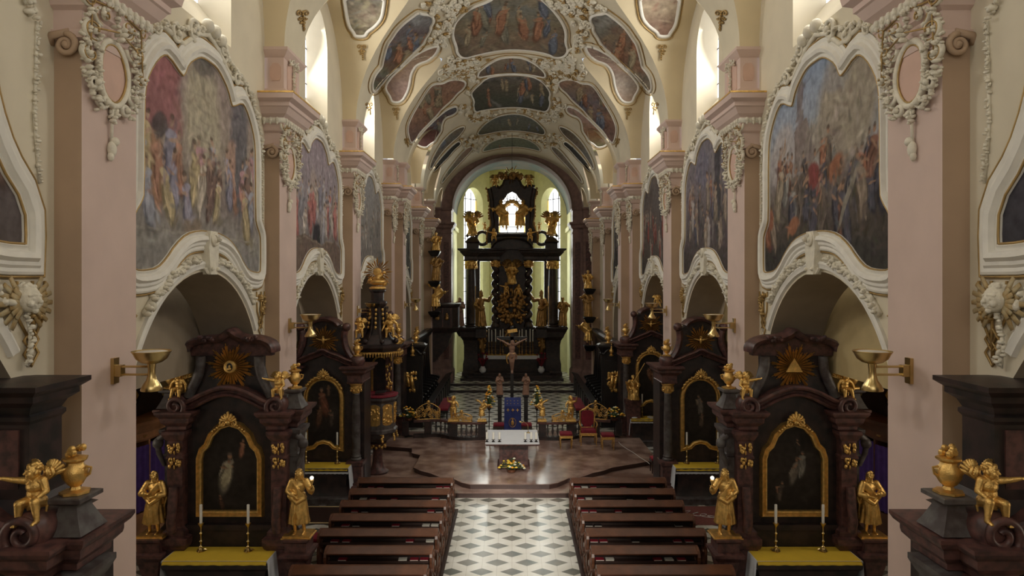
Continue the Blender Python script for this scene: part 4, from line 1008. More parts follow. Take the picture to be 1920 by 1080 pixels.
    if hair:
        n = 46 if hair == 'curls' else 34
        for i in range(n):
            a = r.uniform(0, 2*PI); e = r.uniform(-.3, 1.4); x, y, z = math.cos(e)*math.cos(a), math.cos(e)*math.sin(a), math.sin(e)
            if y < -.35 and z < .55: continue
            mb.ell(hp(x*.053, y*.060+.006, z*.066+.004), s*r.uniform(.012, .019), 6, 5)
        if hair == 'long':
            for i in range(14):
                a = r.uniform(-.2, PI+.2); mb.cap(hp(math.cos(a)*.05, math.sin(a)*.055, -.0), hp(math.cos(a)*.06, math.sin(a)*.05+.015, -.10), .014*s, .010*s, 6)
        if hair == 'beard' or hat == 'mitre' or hair == 'long':
            for i in range(12): x = r.uniform(-1, 1); mb.ell(hp(x*.032, -.046+abs(x)*.012, r.uniform(-.085, -.045)), .012*s, 6, 5)
    if hat == 'mitre': mb.lathe([(.052*s, 0), (.060*s, .03*s), (.056*s, .07*s), (.03*s, .11*s), (.004*s, .15*s)], H.x, H.y, H.z+.035*s, 12, 1, .75)
    if hat == 'crown':
        mb.lathe([(.05*s, 0), (.056*s, .02*s), (.05*s, .03*s)], H.x, H.y, H.z+.045*s, 12)
        for i in range(7): a = 2*PI*i/7; mb.cap((H.x+.052*s*math.cos(a), H.y+.052*s*math.sin(a), H.z+.07*s), (H.x+.06*s*math.cos(a), H.y+.06*s*math.sin(a), H.z+.1*s), .008*s, .004*s, 5)
    P = J['pelvis']
    if robe in ('long', 'mid'):
        zb = 0.015*h if robe == 'long' else .17*h
        kx = (J['knl'].x+J['knr'].x)/2; ky = (J['knl'].y+J['knr'].y)/2
        lay = [(.085, .60), (.10, .50), (.115, .40), (.125, .28), (.135, .15), (.15, .0)]
        n = 40; vs = []; ph = r.uniform(0, 6)
        zz = [P.z+.10*h+(zb-P.z-.10*h)*t for t in (0, .2, .4, .6, .8, 1)]
        for i, ((rr, _), z) in enumerate(zip(lay, zz)):
            t = i/5; cx = P.x+(kx-P.x)*min(1, t*1.5); cy = P.y+(ky-P.y)*min(1, t*1.5)+.02*h*t
            for j in range(n):
                a = 2*PI*j/n; q = rr*h*(1+.13*t*math.sin(7*a+ph+t*1.5)+.08*t*math.sin(12*a+ph*2)); vs.append((cx+q*math.cos(a), cy+q*.8*math.sin(a), z))
        fs = [(i*n+j, i*n+(j+1) % n, (i+1)*n+(j+1) % n, (i+1)*n+j) for i in range(5) for j in range(n)]
        fs += [tuple(range(n-1, -1, -1)), tuple(5*n+j for j in range(n))]
        mb.add(vs, fs)
        for j in range(16):
            a = r.uniform(0, 2*PI); pts = []
            for i in range(6):
                t = i/5; rr = lay[i][0]*h*1.03; a2 = a+t*r.uniform(-.1, .25); pts.append((P.x+(kx-P.x)*min(1, t*1.5)+rr*math.cos(a2), P.y+(ky-P.y)*min(1, t*1.5)+.02*h*t+rr*.82*math.sin(a2), zz[i]))
            mb.tube(pts, lambda t: h*(.008+.012*t), 6)
        # sleeves
        for s_ in ('l', 'r'):
            mb.cap(J['sh'+s_], J['el'+s_], .05*h, .052*h); e = J['el'+s_]; q = e+(J['ha'+s_]-e)*.55; mb.cap(e, q, .046*h, .05*h); mb.cap(q, q+Vector((0, .01, -.07))*h, .035*h, .02*h)
    if cloak or robe:
        for j in range(6):      # folds across the chest and hip
            a = r.uniform(-.02, .02)*h; z0 = .78-.05*j
            mb.tube([J['shl']+Vector((.02, -.03, .01-.02*j))*h, J['chest']+Vector((0, -.085, -.02*j))*h, J['pelvis']+Vector((.09, -.06, .06-.03*j))*h, J['pelvis']+Vector((.10, .04, .02-.05*j))*h], lambda t: .016*h, 6)
    if cloak:
        b = MB(); pts = [J['shl']+Vector((-.02, .03, 0))*h, J['shl']+Vector((-.07, .06, -.2))*h, J['pelvis']+Vector((-.12, .07, -.1))*h, J['pelvis']+Vector((-.13, .08, -.32))*h]
        for k in range(5): mb.tube([p+Vector((.045*k, .01*math.sin(k*2), 0))*h for p in pts], lambda t: h*(.03+.008*math.sin(9*t+k)), 7)
        q = J['hal']; mb.tube([J['pelvis']+Vector((.1, -.04, .03))*h, J['pelvis']+Vector((.0, -.12, -.02))*h, J['pelvis']+Vector((-.12, -.08, .06))*h, J['shl']+Vector((-.06, .02, -.1))*h], lambda t: .035*h, 8)
    if robe is None:
        for j in range(5):
            mb.tube([P+Vector((-.085*K, 0, .03-.022*j))*h, P+Vector((-.03, -.08*K, .01-.026*j))*h, P+Vector((.05, -.075*K, .0-.02*j))*h, P+Vector((.09*K, .0, .03-.02*j))*h, P+Vector((0, .07*K, .02-.02*j))*h], lambda t: .017*h, 6, True)
        mb.tube([P+Vector((.09, 0, .02))*h, P+Vector((.14, .03, -.06))*h, P+Vector((.12, .02, -.18))*h], lambda t: .03*h*(1-.4*t), 7)
    if extra: extra(mb, J, h)
    return remesh(mb, vox*h, 1)
def wing_mesh(s, L_=.45, side=1):
    o = MB()
    for i in range(9):      # long feathers
        a = math.radians(25+i*13); l = L_*(1-.06*i); st = Vector((side*.02*i, .02, .01*i)); d = Vector((side*math.cos(a), .25, math.sin(a)*(1 if True else 0)))
        m = st+d*l*.5+Vector((0, .03, .02)); e = st+d*l
        o.tube([tuple(st*s), tuple(m*s), tuple(e*s)], lambda t: s*.062*(1-.6*t), 6, flat=.3, up=(0, 1, 0))
    for i in range(6):
        a = math.radians(35+i*15); st = Vector((side*.02*i, -.005, .01*i)); d = Vector((side*math.cos(a), .15, math.sin(a)))
        o.tube([tuple(st*s), tuple((st+d*L_*.5)*s)], lambda t: s*.05*(1-.5*t), 6, flat=.4, up=(0, 1, 0))
    return o
def mk(me, name, m, parent=None, loc=(0, 0, 0)):
    o = bpy.data.objects.new(name, me); COL.objects.link(o)
    if not me.materials: me.materials.append(M[m])
    o.location = loc
    if parent is not None: o.parent = parent
    return o
def wings(parent, s, at, m='gold', L_=.45, sides=(-1, 1)):
    for sd in sides:
        o = wing_mesh(s, L_, sd).build('wing', m, parent, smooth=180); o.location = at
FIG = {}
FIG['saint_lamp'] = figure_mesh(1, dict(elr=(.20, -.06, .66), har=(.24, -.17, .74), ell=(-.16, -.02, .64), hal=(-.02, -.13, .60), knl=(-.06, -.05, .28), yaw=.5, head=(.01, -.02, .905)), 'mid', 'long', seed=2, cloak=True)
FIG['saint_low'] = figure_mesh(1, dict(elr=(.18, -.05, .64), har=(.05, -.14, .66), ell=(-.18, -.04, .63), hal=(-.05, -.15, .62), yaw=-.4), 'mid', 'long', seed=3, cloak=True)
FIG['bishop'] = figure_mesh(1, dict(elr=(.22, -.03, .76), har=(.30, -.08, .92), ell=(-.16, -.06, .64), hal=(-.10, -.16, .60), yaw=-.3), 'long', 'beard', 'mitre', seed=4, cloak=True, vox=.011)
FIG['king'] = figure_mesh(1, dict(elr=(.17, -.05, .63), har=(.06, -.15, .62), ell=(-.20, -.02, .70), hal=(-.28, -.08, .70), yaw=.3), 'long', 'beard', 'crown', seed=5, cloak=True, vox=.011)
FIG['mourner'] = figure_mesh(1, dict(elr=(.15, -.07, .64), har=(.03, -.13, .70), ell=(-.15, -.07, .64), hal=(-.03, -.13, .70), tilt=-.2), 'long', 'long', seed=6, cloak=True, vox=.012)
SEAT = dict(pelvis=(0, .02, .12), chest=(0, .0, .32), neck=(0, -.01, .44), head=(0, -.03, .54), shl=(-.11, 0, .40), shr=(.11, 0, .40), hil=(-.06, .02, .11), hir=(.06, .02, .11), knl=(-.09, -.19, .13), knr=(.11, -.17, .15), anl=(-.09, -.21, -.10), anr=(.16, -.20, -.08))
FIG['putto_reach'] = figure_mesh(1, dict(SEAT, ell=(-.24, -.06, .42), hal=(-.36, -.12, .46), elr=(.17, -.02, .26), har=(.12, -.13, .2), yaw=-.6), None, 'curls', child=True, seed=7)
FIG['putto_lean'] = figure_mesh(1, dict(SEAT, ell=(-.20, .0, .27), hal=(-.23, -.1, .14), elr=(.22, .02, .32), har=(.27, .0, .18), yaw=.7, tilt=-.1), None, 'curls', child=True, seed=8)
FIG['putto_stand'] = figure_mesh(1, dict(elr=(.22, -.04, .76), har=(.24, -.10, .90), ell=(-.2, -.03, .64), hal=(-.22, -.14, .56), knl=(-.08, -.10, .26), anl=(-.09, .02, .07), yaw=.4), None, 'curls', child=True, seed=9, vox=.012)
FIG['angel'] = figure_mesh(1, dict(pelvis=(0, .02, .30), chest=(0, 0, .48), neck=(0, 0, .60), head=(0, -.02, .68), shl=(-.105, 0, .57), shr=(.105, 0, .57), hil=(-.05, .02, .28), hir=(.05, .02, .28), knl=(-.09, -.2, .3), knr=(.09, -.17, .27), anl=(-.1, -.2, .06), anr=(.11, -.16, .05), ell=(-.18, -.06, .47), hal=(-.24, -.16, .55), elr=(.18, -.03, .44), har=(.10, -.16, .4)), 'long', 'curls', seed=10, cloak=True, vox=.012)
FIG['christ'] = figure_mesh(1, dict(shl=(-.10, 0, .80), shr=(.10, 0, .80), ell=(-.235, .0, .88), hal=(-.38, .02, .95), elr=(.235, 0, .88), har=(.38, .02, .95), head=(.02, -.035, .87), tilt=-.45, yaw=.3, knl=(-.04, -.05, .28), knr=(.03, -.06, .28), anl=(-.015, -.01, .05), anr=(.02, -.03, .05), toe=(0, -.5, -.9)), None, 'long', seed=11, vox=.011)
FIG['dancer'] = figure_mesh(1, dict(pelvis=(.04, 0, .52), chest=(-.03, -.02, .69), neck=(-.06, -.03, .81), head=(-.09, -.05, .885), shl=(-.16, -.02, .77), shr=(.05, 0, .80), ell=(-.25, -.05, .66), hal=(-.38, -.1, .7), elr=(.16, 0, .9), har=(.28, -.03, .95), knl=(-.08, -.12, .34), anl=(-.02, .05, .14), knr=(.09, -.03, .28), anr=(.07, .03, .07), hil=(-.02, 0, .5), hir=(.09, 0, .5)), 'mid', 'curls', seed=12, cloak=True, vox=.012)
# winged putto head
def putto_head_mesh():
    mb = MB(); r = random.Random(3); s = 1
    mb.ell((0, -.05, 0), (.19, .2, .22), 16, 12); mb.ell((0, -.1, -.1), (.15, .13, .12), 12, 8)
    mb.cap((0, -.245, .02), (0, -.28, -.05), .02, .035)
    for sd in (-1, 1):
        mb.cap((sd*.03, -.23, .06), (sd*.13, -.19, .05), .022, .02); mb.ell((sd*.075, -.215, .0), .03, 8, 6); mb.ell((sd*.095, -.18, -.08), .06, 8, 6); mb.ell((sd*.2, -.03, -.02), (.03, .05, .06), 8, 6)
    mb.cap((-.045, -.235, -.105), (.045, -.235, -.105), .017, .017); mb.cap((-.03, -.225, -.135), (.03, -.225, -.135), .02, .02); mb.ell((0, -.19, -.19), .05, 8, 6)
    for i in range(60):
        a = r.uniform(0, 2*PI); e = r.uniform(-.2, 1.4); x, y, z = math.cos(e)*math.cos(a), math.cos(e)*math.sin(a), math.sin(e)
        if y < -.2 and z < .75: continue
        mb.ell((x*.185, -.04+y*.185, z*.215+.02), r.uniform(.03, .045), 6, 5)
    return remesh(mb, .010, 1)
FIG['head'] = putto_head_mesh()
# ------------------------------------------------------------------ small parts shared by the furnishings
def urn(mb, x, y, z, h, n=14):
    p = [(.5, 0), (.5, .05), (.2, .08), (.15, .14), (.28, .2), (.42, .34), (.44, .48), (.3, .58), (.27, .64), (.42, .7), (.42, .74), (.2, .78), (.02, .8)]
    mb.lathe([(a*h*.5, b*h*.9) for a, b in p], x, y, z+.0*h, n, lobes=7, lob=.06)
    r = random.Random(6)
    for i in range(9): a = r.uniform(0, 6.28); mb.ell((x+.12*h*math.cos(a)*r.random()*1.3, y+.12*h*math.sin(a), z+h*r.uniform(.68, .88)), h*.07, 6, 5)
    for sd in (-1, 1): mb.tube([(x+sd*.2*h, y, z+.5*h), (x+sd*.3*h, y, z+.48*h), (x+sd*.27*h, y, z+.36*h), (x+sd*.18*h, y, z+.3*h)], .025*h, 6)
def sunburst(th, x, y, z, R, m='gold', n=36, emblem=None, rm='gold'):
    r = random.Random(13); o = MB()
    n = int(n*.8)
    for i in range(n):
        a = 2*PI*i/n+.02; l = R*(1 if i % 3 == 0 else (.82 if i % 3 == 1 else .68))*r.uniform(.94, 1.04); w_ = R*.038
        for k in (-1, 0, 1):
            a2 = a+k*.052; q = l*(1 if k == 0 else .88); x1, z1 = x+math.cos(a2)*q, z+math.sin(a2)*q
            px_, pz_ = -math.sin(a2)*w_*.5, math.cos(a2)*w_*.5; x0, z0 = x+math.cos(a)*R*.16, z+math.sin(a)*R*.16
            o.add([(x0-px_*.5, y, z0-pz_*.5), (x0+px_*.5, y, z0+pz_*.5), (x1+px_, y, z1+pz_), (x1-px_, y, z1-pz_), (x0, y-.05*R, z0), (x1, y-.05*R, z1)],
                  [(0, 4, 5, 3), (4, 1, 2, 5), (0, 1, 4), (3, 5, 2), (0, 3, 2, 1)])
    o.build('rays', rm, th)
    c = MB(); c.lathe([(R*.25, 0), (R*.27, .03*R), (R*.24, .08*R), (R*.18, .1*R)], 0, 0, 0, 20); c.xf(Matrix.Translation((x, y, z)) @ Matrix.Rotation(PI/2, 4, 'X'))
    if emblem == 'triangle': c = MB(); c.prism([(x-R*.34, z-R*.2), (x+R*.34, z-R*.2), (x, z+R*.36)], y-.09*R, y-.02*R, XZ)
    if emblem == 'dove': c = MB(); c.ell((x, y-.1*R, z), (R*.1, R*.1, R*.22), 8, 6); c.cap((x, y-.1*R, z), (x-R*.4, y-.1*R, z+R*.1), R*.08, R*.02); c.cap((x, y-.1*R, z), (x+R*.4, y-.1*R, z+R*.1), R*.08, R*.02); c.ell((x, y-.15*R, z+R*.2), R*.08, 6, 5)
    k = c.build('boss', m, th, smooth=40)
    if emblem == 'relief':
        d = MB(); d.ell((x, y-.09*R, z), (.14*R, .03*R, .17*R), 10, 8); d.build('dark_medallion', 'black', k, smooth=180)
        d = MB(); d.ell((x, y-.12*R, z+.02*R), (.05*R, .03*R, .07*R), 8, 6); d.ell((x, y-.12*R, z-.07*R), (.09*R, .03*R, .06*R), 8, 6); d.build('bust_relief', 'gold', k, smooth=180)
def candlestick(h_, ch, m='brass'):
    t = thing('candlestick', 'x', 'candlestick')
    p = [(.07, 0), (.075, .02), (.04, .05), (.02, .09), (.032, .13), (.014, .17), (.012, .24), (.03, .28), (.014, .32), (.011, .45), (.028, .5), (.012, .54), (.012, .66), (.026, .7), (.05, .76), (.052, .78), (.012, .785)]
    b = MB().lathe([(a, z*h_/.785) for a, z in p], n=14)
    for i in range(3): a = 2*PI*i/3+.5; b.cap((.05*math.cos(a), .05*math.sin(a), .03), (.085*math.cos(a), .085*math.sin(a), 0.014), .016, .014, 6)
    b.build('stick', m, t, smooth=50)
    MB().lathe([(.024, 0), (.024, ch-.01), (.018, ch), (.002, ch)], z=h_, n=14).build('candle', 'candle', t, smooth=50)
    MB().tube([(0, 0, h_+ch-.005), (.003, 0, h_+ch+.018)], .0025, 5).build('wick', 'black', t)
    return t
CS = candlestick(.50, .33)
def put_candle(x, y, z, label, group, used=[0], s=1.0):
    if used[0] == 0: o = CS; o.location = (x, y, z)
    else: o = dup(CS, (x, y, z))
    used[0] += 1; o['label'] = label; o['group'] = group; o.scale = (s, s, s); return o

def shell(mb, x, y, z, s, n=7):
    """a rocaille shell: fan of ribs over two C scrolls"""
    for i in range(n):
        a = PI*(.12+.76*i/(n-1)); l = s*(1.0 if i == n//2 else .82); mb.cap((x, y, z), (x+math.cos(a)*l, y-.01, z+math.sin(a)*l), s*.08, s*.17, 7)
    mb.ell((x, y-.02, z-.02*s), (s*.3, s*.2, s*.25), 8, 6)
    for e in (-1, 1):
        P = scroll(x+e*s*.55, z-s*.15, s*.38, 1.2, PI/2, -e, 16); mb.tube([(a, y, b) for a, b in P], lambda t: s*.13*(1-.5*t), 6)
M['stucco_gilt'] = mat('stucco_with_worn_gilding', (.52, .43, .26), .6, .15, col2=(.40, .27, .11), scale=9, thr=.5)
# ------------------------------------------------------------------ side altars
def oil(seed, figs, bg=(.018, .014, .011)):
    def fn(U, asp):
        r = np.random.default_rng(seed); c = Cv(U, asp, r, .006); b = np.array(bg); c.grad([(0, b*.8), (.5, b*1.5), (1, b)])
        for _ in range(12): c.blob(r.uniform(0, asp), r.uniform(0, 1), r.uniform(.05, .25), r.uniform(.03, .1), r.uniform(0, 3), b*r.uniform(.5, 2.4), .6, .8)
        for x, y, h, col in figs: c.figure(x*asp, y, h, col, (.24, .13, .075))
        return c.c
    return fn
def ribbon(pts, w0, prof_y, mb, y0):   # moulding that follows a line in elevation: three stepped fillets
    for o_, d, t in ((0, 0, w0), (w0*.55, -.10, w0*.5), (-w0*.4, -.05, w0*.35)):
        mb.sweep(pts, [(o_-t/2, y0+.5), (o_-t/2, y0+d), (o_, y0+d-.03), (o_+t/2, y0+d), (o_+t/2, y0+.5)], XZ, False)
ARCHT = [(-.60, 2.9)]+[(-.55, 3.05), (-.45, 3.14), (-.36, 3.34), (-.2, 3.5), (0, 3.56), (.2, 3.5), (.36, 3.34), (.45, 3.14), (.55, 3.05)]+[(.60, 2.9)]
PIL = [(.06, 0), (.06, .10), (.02, .14), (0, .18), (0, 1.5), (.02, 1.52), (.02, 1.56), (0, 1.58), (0, 1.86), (.03, 1.9), (.08, 2.0), (.08, 2.06), (0, 2.08)]
def finish_A(t, seed, figs):
    # painting and gilt frame
    ol = [(a*.93, b) for a, b in [(.60, 1.86)]+ARCHT[::-1]+[(-.60, 1.86)]]
    op = chaikin(ol, 0)
    panel('painting', op, .022, lambda a, b: (a, -.03, b), 'oil', oil(seed, figs), t)
    fr = MB().sweep(ol if area2(ol) > 0 else ol[::-1], [(.02, -.03), (.01, -.09), (-.02, -.10), (-.04, -.07), (-.06, -.07), (-.09, -.11), (-.11, -.07), (-.11, .02)], XZ)
    fo = fr.build('gilt_frame', 'gold', t, smooth=30)
    m = MB(); r = random.Random(5)
    shell(m, 0, -.13, 3.64, .19)
    for e in (-1, 1):
        for j in range(5): m.ell((e*(.12+.05*j), -.12, 3.60-.035*j), (.03, .025, .03), 6, 5)
    m.build('shell_crest', 'gold', fo, smooth=180)
    return t
def altar_A(label, sbm, emblem, seed, figs, flat_top=False):
    t = thing('side_altar', label, 'altar', group=None)
    MB().mould(rect(-1.62, 1.62, -1.15, 1.05), [(0, 0), (0, .12), (.02, .14), (.02, .17), (0, .18)]).build('step', 'marble_g', t)
    b = MB().mould(rect(-.95, .95, -.72, .0), [(.03, .18), (.03, .26), (0, .3), (-.05, .5), (-.06, .75), (0, .95), (.04, 1.0), (.05, 1.04), (.05, 1.12)])
    b.build('altar_table', 'marble', t, smooth=20)
    b = MB().box(-1.12, 1.12, .02, 1.0, .18, 3.55); b.prism([(-1.0, 3.5), (1.0, 3.5), (.85, 3.85), (.5, 4.05), (0, 4.15), (-.5, 4.05), (-.85, 3.85)], .0, 1.0, XZ)
    b.box(-1.0, 1.0, -.06, .1, 1.12, 1.5).box(-1.0, 1.0, -.1, .1, 1.5, 1.6)
    b.build('body', 'marble', t)
    for sd in (-1, 1):
        cx = sd*1.02; P = MB().mould(rect(cx-.22, cx+.22, -.28, .3), [(.06, .18), (.06, .3), (.02, .4), (0, .44), (0, 1.18), (.03, 1.2), (.06, 1.28), (.06, 1.4), (0, 1.42)])
        P.build('pedestal', 'marble_r', t, smooth=20)
        P = MB().mould(rect(cx-.15, cx+.15, -.2, .3), PIL, 1.42)
        P.build('pilaster', 'marble_r', t, smooth=20)
        # scroll bottom of the pilaster
        s_ = MB(); s_.tube([(cx, -.24, 2.4), (cx, -.3, 2.0), (cx, -.36, 1.75), (cx, -.30, 1.55)], lambda t_: .09, 8, flat=1.0); s_.build('pilaster_scroll', 'marble_r', t, smooth=60)
        g = MB(); r = random.Random(3)
        for dx, dz in ((-.07, 0), (.07, .02), (-.07, -.28), (.08, -.26)):
            for j in range(6): g.ell((cx+dx+r.uniform(-.035, .035), -.235, 3.15+dz+r.uniform(-.08, .07)), (.035, .03, .045), 6, 5)
        for j in range(4): g.ell((cx+.0, -.22, 3.2-.14*j), (.02, .02, .05), 6, 4)
        g.build('gilt_ornament', 'gold', t, smooth=180)
        # outer wing set back: bracket pillar, console and its piece of cornice
        wx = sd*1.2
        W = MB().mould(rect(wx-.12, wx+.12, .0, .5), PIL, 1.42); W.mould(rect(wx-.14, wx+.14, -.02, .5), [(.03, .18), (.03, .4), (0, .45), (0, 1.42)])
        W.build('outer_pilaster', 'marble_g', t, smooth=20)
        c = MB(); c.tube([(wx+sd*.12, .0, 3.35), (wx+sd*.26, -.02, 3.25), (wx+sd*.22, -.02, 3.0), (wx+sd*.12, 0, 2.75)], lambda q: .08*(1-.5*q), 8); c.ell((wx+sd*.24, -.02, 3.2), .11, 8, 6); c.build('console', 'marble_g', t, smooth=60)
        # entablature block
        E = [(0, 3.5), (.02, 3.52), (.02, 3.58), (.06, 3.62), (.10, 3.66), (.11, 3.7), (.11, 3.75), (.16, 3.79), (.19, 3.84), (.19, 3.88), (0, 3.9)]
        pl = [(sd*.80, .3), (sd*.80, -.22), (sd*1.14, -.22), (sd*1.14, .04), (sd*1.30, .04), (sd*1.30, .6), (sd*.80, .6)]
        pl = pl if area2(pl) > 0 else pl[::-1]
        MB().mould(pl, E).build('entablature', 'marble_r', t, smooth=20)
        u = MB().mould(rect(sd*1.24-.15, sd*1.24+.15, -.06, .3), [(.05, 3.9), (.0, 4.0), (-.05, 4.12), (-.06, 4.18), (.02, 4.22), (.02, 4.26), (0, 4.27)])
        u.build('urn_plinth', 'marble_g', t, smooth=20)
        # bracket pedestal carrying the standing saint, low at the side
        k = MB().mould(rect(sd*1.42-.19, sd*1.42+.19, -.42, .02), [(.04, .18), (.04, .3), (-.02, .4), (-.04, .7), (.02, 1.0), (.1, 1.1), (.1, 1.16), (.02, 1.18), (.02, 1.36), (.06, 1.4), (.06, 1.44), (0, 1.45)])
        k.build('statue_bracket', 'marble_r', t, smooth=20)
    # curved pediment with volutes
    pts = chaikin([(-1.0, 3.98), (-.82, 3.96), (-.68, 4.0), (-.45, 4.13), (-.2, 4.23), (0, 4.26), (.2, 4.23), (.45, 4.13), (.68, 4.0), (.82, 3.96), (1.0, 3.98)], 2, False)
    m = MB(); ribbon(pts, .16, None, m, -.16); m.build('pediment', 'marble_r', t, smooth=35)
    for sd in (-1, 1):
        v = MB(); P = scroll(sd*.98, 3.98, .2, 1.6, -PI/2 if 1 else 0, -sd, 30)
        v.tube([(a, -.3, b) for a, b in P], lambda q: .05*(1-.4*q), 8); v.lathe([(.19, 0), (.2, .1), (.2, .55), (.15, .6)], 0, 0, 0, 20)
        k = len(v.v)-80
        v2 = MB(); v2.lathe([(.14, 0), (.19, .05), (.2, .5), (.15, .55)], n=20); v2.xf(Matrix.Translation((sd*.98, .28, 3.98)) @ Matrix.Rotation(PI/2, 4, 'X'))
        v3 = MB(); v3.tube([(a, -.29, b) for a, b in P], lambda q: .05*(1-.4*q), 8); v3.merge(v2); v3.build('volute', 'marble_r', t, smooth=50)
    # attic with waisted sides and ogee top
    if flat_top:
        MB().mould(rect(-.85, .85, .0, .5), [(.25, 4.0), (.12, 4.08), (.03, 4.25), (0, 4.5), (0, 5.0), (.03, 5.04), (.03, 5.08), (0, 5.1), (.04, 5.18), (.12, 5.24), (.12, 5.3), (.2, 5.36), (.2, 5.41), (0, 5.43)]).build('attic', 'marble', t, smooth=20)
        for sd in (-1, 1): MB().box(min(sd*.45, sd*.75), max(sd*.45, sd*.75), -.02, .02, 4.35, 4.95).build('red_panel', 'marble_r', t)
        sunburst(t, 0, -.03, 4.72, .40, sbm, 40, emblem, 'gold')
        return finish_A(t, seed, figs)
    sil = [(-.86, 4.05), (-.80, 4.2), (-.68, 4.42), (-.61, 4.7), (-.62, 5.05), (.62, 5.05), (.61, 4.7), (.68, 4.42), (.80, 4.2), (.86, 4.05), (.6, 4.0), (-.6, 4.0)]
    MB().prism(sil, .02, .22, XZ).build('attic', 'marble', t)
    for sd in (-1, 1):
        p_ = chaikin([(sd*.84, 4.06), (sd*.78, 4.24), (sd*.64, 4.5), (sd*.57, 4.78), (sd*.58, 5.02)], 2, False)
        MB().tube([(a, -.05, b) for a, b in p_], .095, 8, flat=1.3, up=(0, 1, 0)).build('attic_scroll', 'marble_g', t, smooth=60)
    pts = chaikin([(-.86, 4.97), (-.88, 5.1), (-.8, 5.22), (-.55, 5.3), (-.28, 5.30), (-.12, 5.36), (0, 5.47), (.12, 5.36), (.28, 5.30), (.55, 5.3), (.8, 5.22), (.88, 5.1), (.86, 4.97)], 2, False)
    m = MB(); m.sweep(pts, [(-.10, .2), (-.10, -.1), (-.05, -.16), (0, -.2), (.04, -.12), (.05, .2)], XZ, False); m.prism([(a*.93, min(b-.08, 5.3)) for a, b in pts], .0, .2, XZ)
    m.build('attic_cornice', 'marble_r', t, smooth=35)
    r = random.Random(2)
    for cx in (-.42, .42):
        m = MB()
        for j in range(8): m.ell((cx-.13+.037*j, -.17, 5.27+r.uniform(-.02, .05)), (.05, .04, .045), 6, 5)
        m.build('rose_garland', 'marble_r', t, smooth=180)
    sunburst(t, 0, -.02, 4.72, .50, sbm, 40, emblem, 'gold')
    return finish_A(t, seed, figs)
def altar_cloth(x, y, z, hw, dep, label, drop=.16, front=.07, side_long=True):
    """yellow runner over a white cloth with a lace hem that hangs at the ends"""
    t = thing('altar_cloth', label, 'altar cloth', (x, y, z))
    m = MB(); nx = 60
    def row(yy, zz, amp): return [(-hw+2*hw*i/nx, yy+amp*math.sin(i*.9), zz+.3*amp*math.sin(i*.5)) for i in range(nx+1)]
    R = [row(dep, 0, 0), row(0, 0, 0), row(-.015, -.02, .004), row(-.04, -front*.7, .006), row(-.046, -front, .008)]
    vs = [p for r_ in R for p in r_]; vs += [(p[0], p[1]+.004 if k > 1 else p[1], p[2]-.006) for k, r_ in enumerate(R) for p in r_]
    n1 = nx+1; fs = [(k*n1+i, k*n1+i+1, (k+1)*n1+i+1, (k+1)*n1+i) for k in range(4) for i in range(nx)]; fs += [tuple(q+5*n1 for q in f[::-1]) for f in fs]
    m.add(vs, fs); m.build('yellow_runner', 'yelcloth', t, smooth=60)
    m = MB(); vs = []; d2 = -drop
    def lace(i): return d2+.012*abs(math.sin(i*.8))
    R = [[(-hw-.02+2*(hw+.02)*i/nx, -.006, -.012) for i in range(nx+1)], [(-hw-.02+2*(hw+.02)*i/nx, -.014, d2*.6) for i in range(nx+1)], [(-hw-.02+2*(hw+.02)*i/nx, -.018+.005*math.sin(i*.9), lace(i)) for i in range(nx+1)]]
    m.add([p for r_ in R for p in r_], [(k*n1+i, k*n1+i+1, (k+1)*n1+i+1, (k+1)*n1+i) for k in range(2) for i in range(nx)])
    m.add([(-hw-.02, -.02, -.008), (hw+.02, -.02, -.008), (hw+.02, dep, -.008), (-hw-.02, dep, -.008)], [(0, 1, 2, 3)])
    L = .62 if side_long else .25; n = 14
    for sd in (-1, 1):
        vs = []
        for k in range(6):
            for i in range(n+1): vs.append((sd*(hw+.02+.05*k/5+.02*math.sin(i*1.3)*k/5), -.03+(dep+.03)*i/n, -.01-(L-.1*(i/n))*k/5))
        m.add(vs, [(k*(n+1)+i, k*(n+1)+i+1, (k+1)*(n+1)+i+1, (k+1)*(n+1)+i) for k in range(5) for i in range(n)])
    m.build('white_linen_with_lace_hem', 'whitecloth', t, smooth=60)
    return t
SA = altar_A('dark marble side altar with praying saint picture, front left', 'gold', 'relief', 41, [(.42, .2, .55, (.20, .17, .13)), (.42, .25, .42, (.30, .26, .17)), (.70, .62, .24, (.22, .10, .06)), (.35, .02, .2, (.06, .03, .02))])
SA.location = (-5.6, 13.6, 0)
SB = altar_A('dark marble side altar with triangle sunburst, front right', 'gold', 'triangle', 42, [(.50, .3, .36, (.12, .10, .08)), (.64, .4, .34, (.15, .14, .12)), (.25, .12, .26, (.06, .045, .035)), (.2, .2, .1, (.16, .08, .05)), (.55, .66, .2, (.03, .025, .02))])
SB.location = (5.6, 13.6, 0)
SC = altar_A('dark marble side altar cut off by the left picture edge', 'gold', 'relief', 47, [(.5, .3, .5, (.15, .10, .08))], True); SC.location = (-5.75, 6.93, 0)
SD = dup(SC, (5.75, 6.93, 0), label='dark marble side altar cut off by the right picture edge')
for sg, tx in ((-1, 'left'), (1, 'right')):
    altar_cloth(sg*5.6, 12.86, 1.165, .98, .66, 'yellow and white cloth over the front %s side altar table' % tx)
    for dx, q in ((-.46, 'left'), (.46, 'right')):
        put_candle(sg*5.6+dx, 13.3, 1.165, 'white candle in brass candlestick, %s one on the front %s side altar' % (q, tx), 'candles on the front side altars', s=1.1)
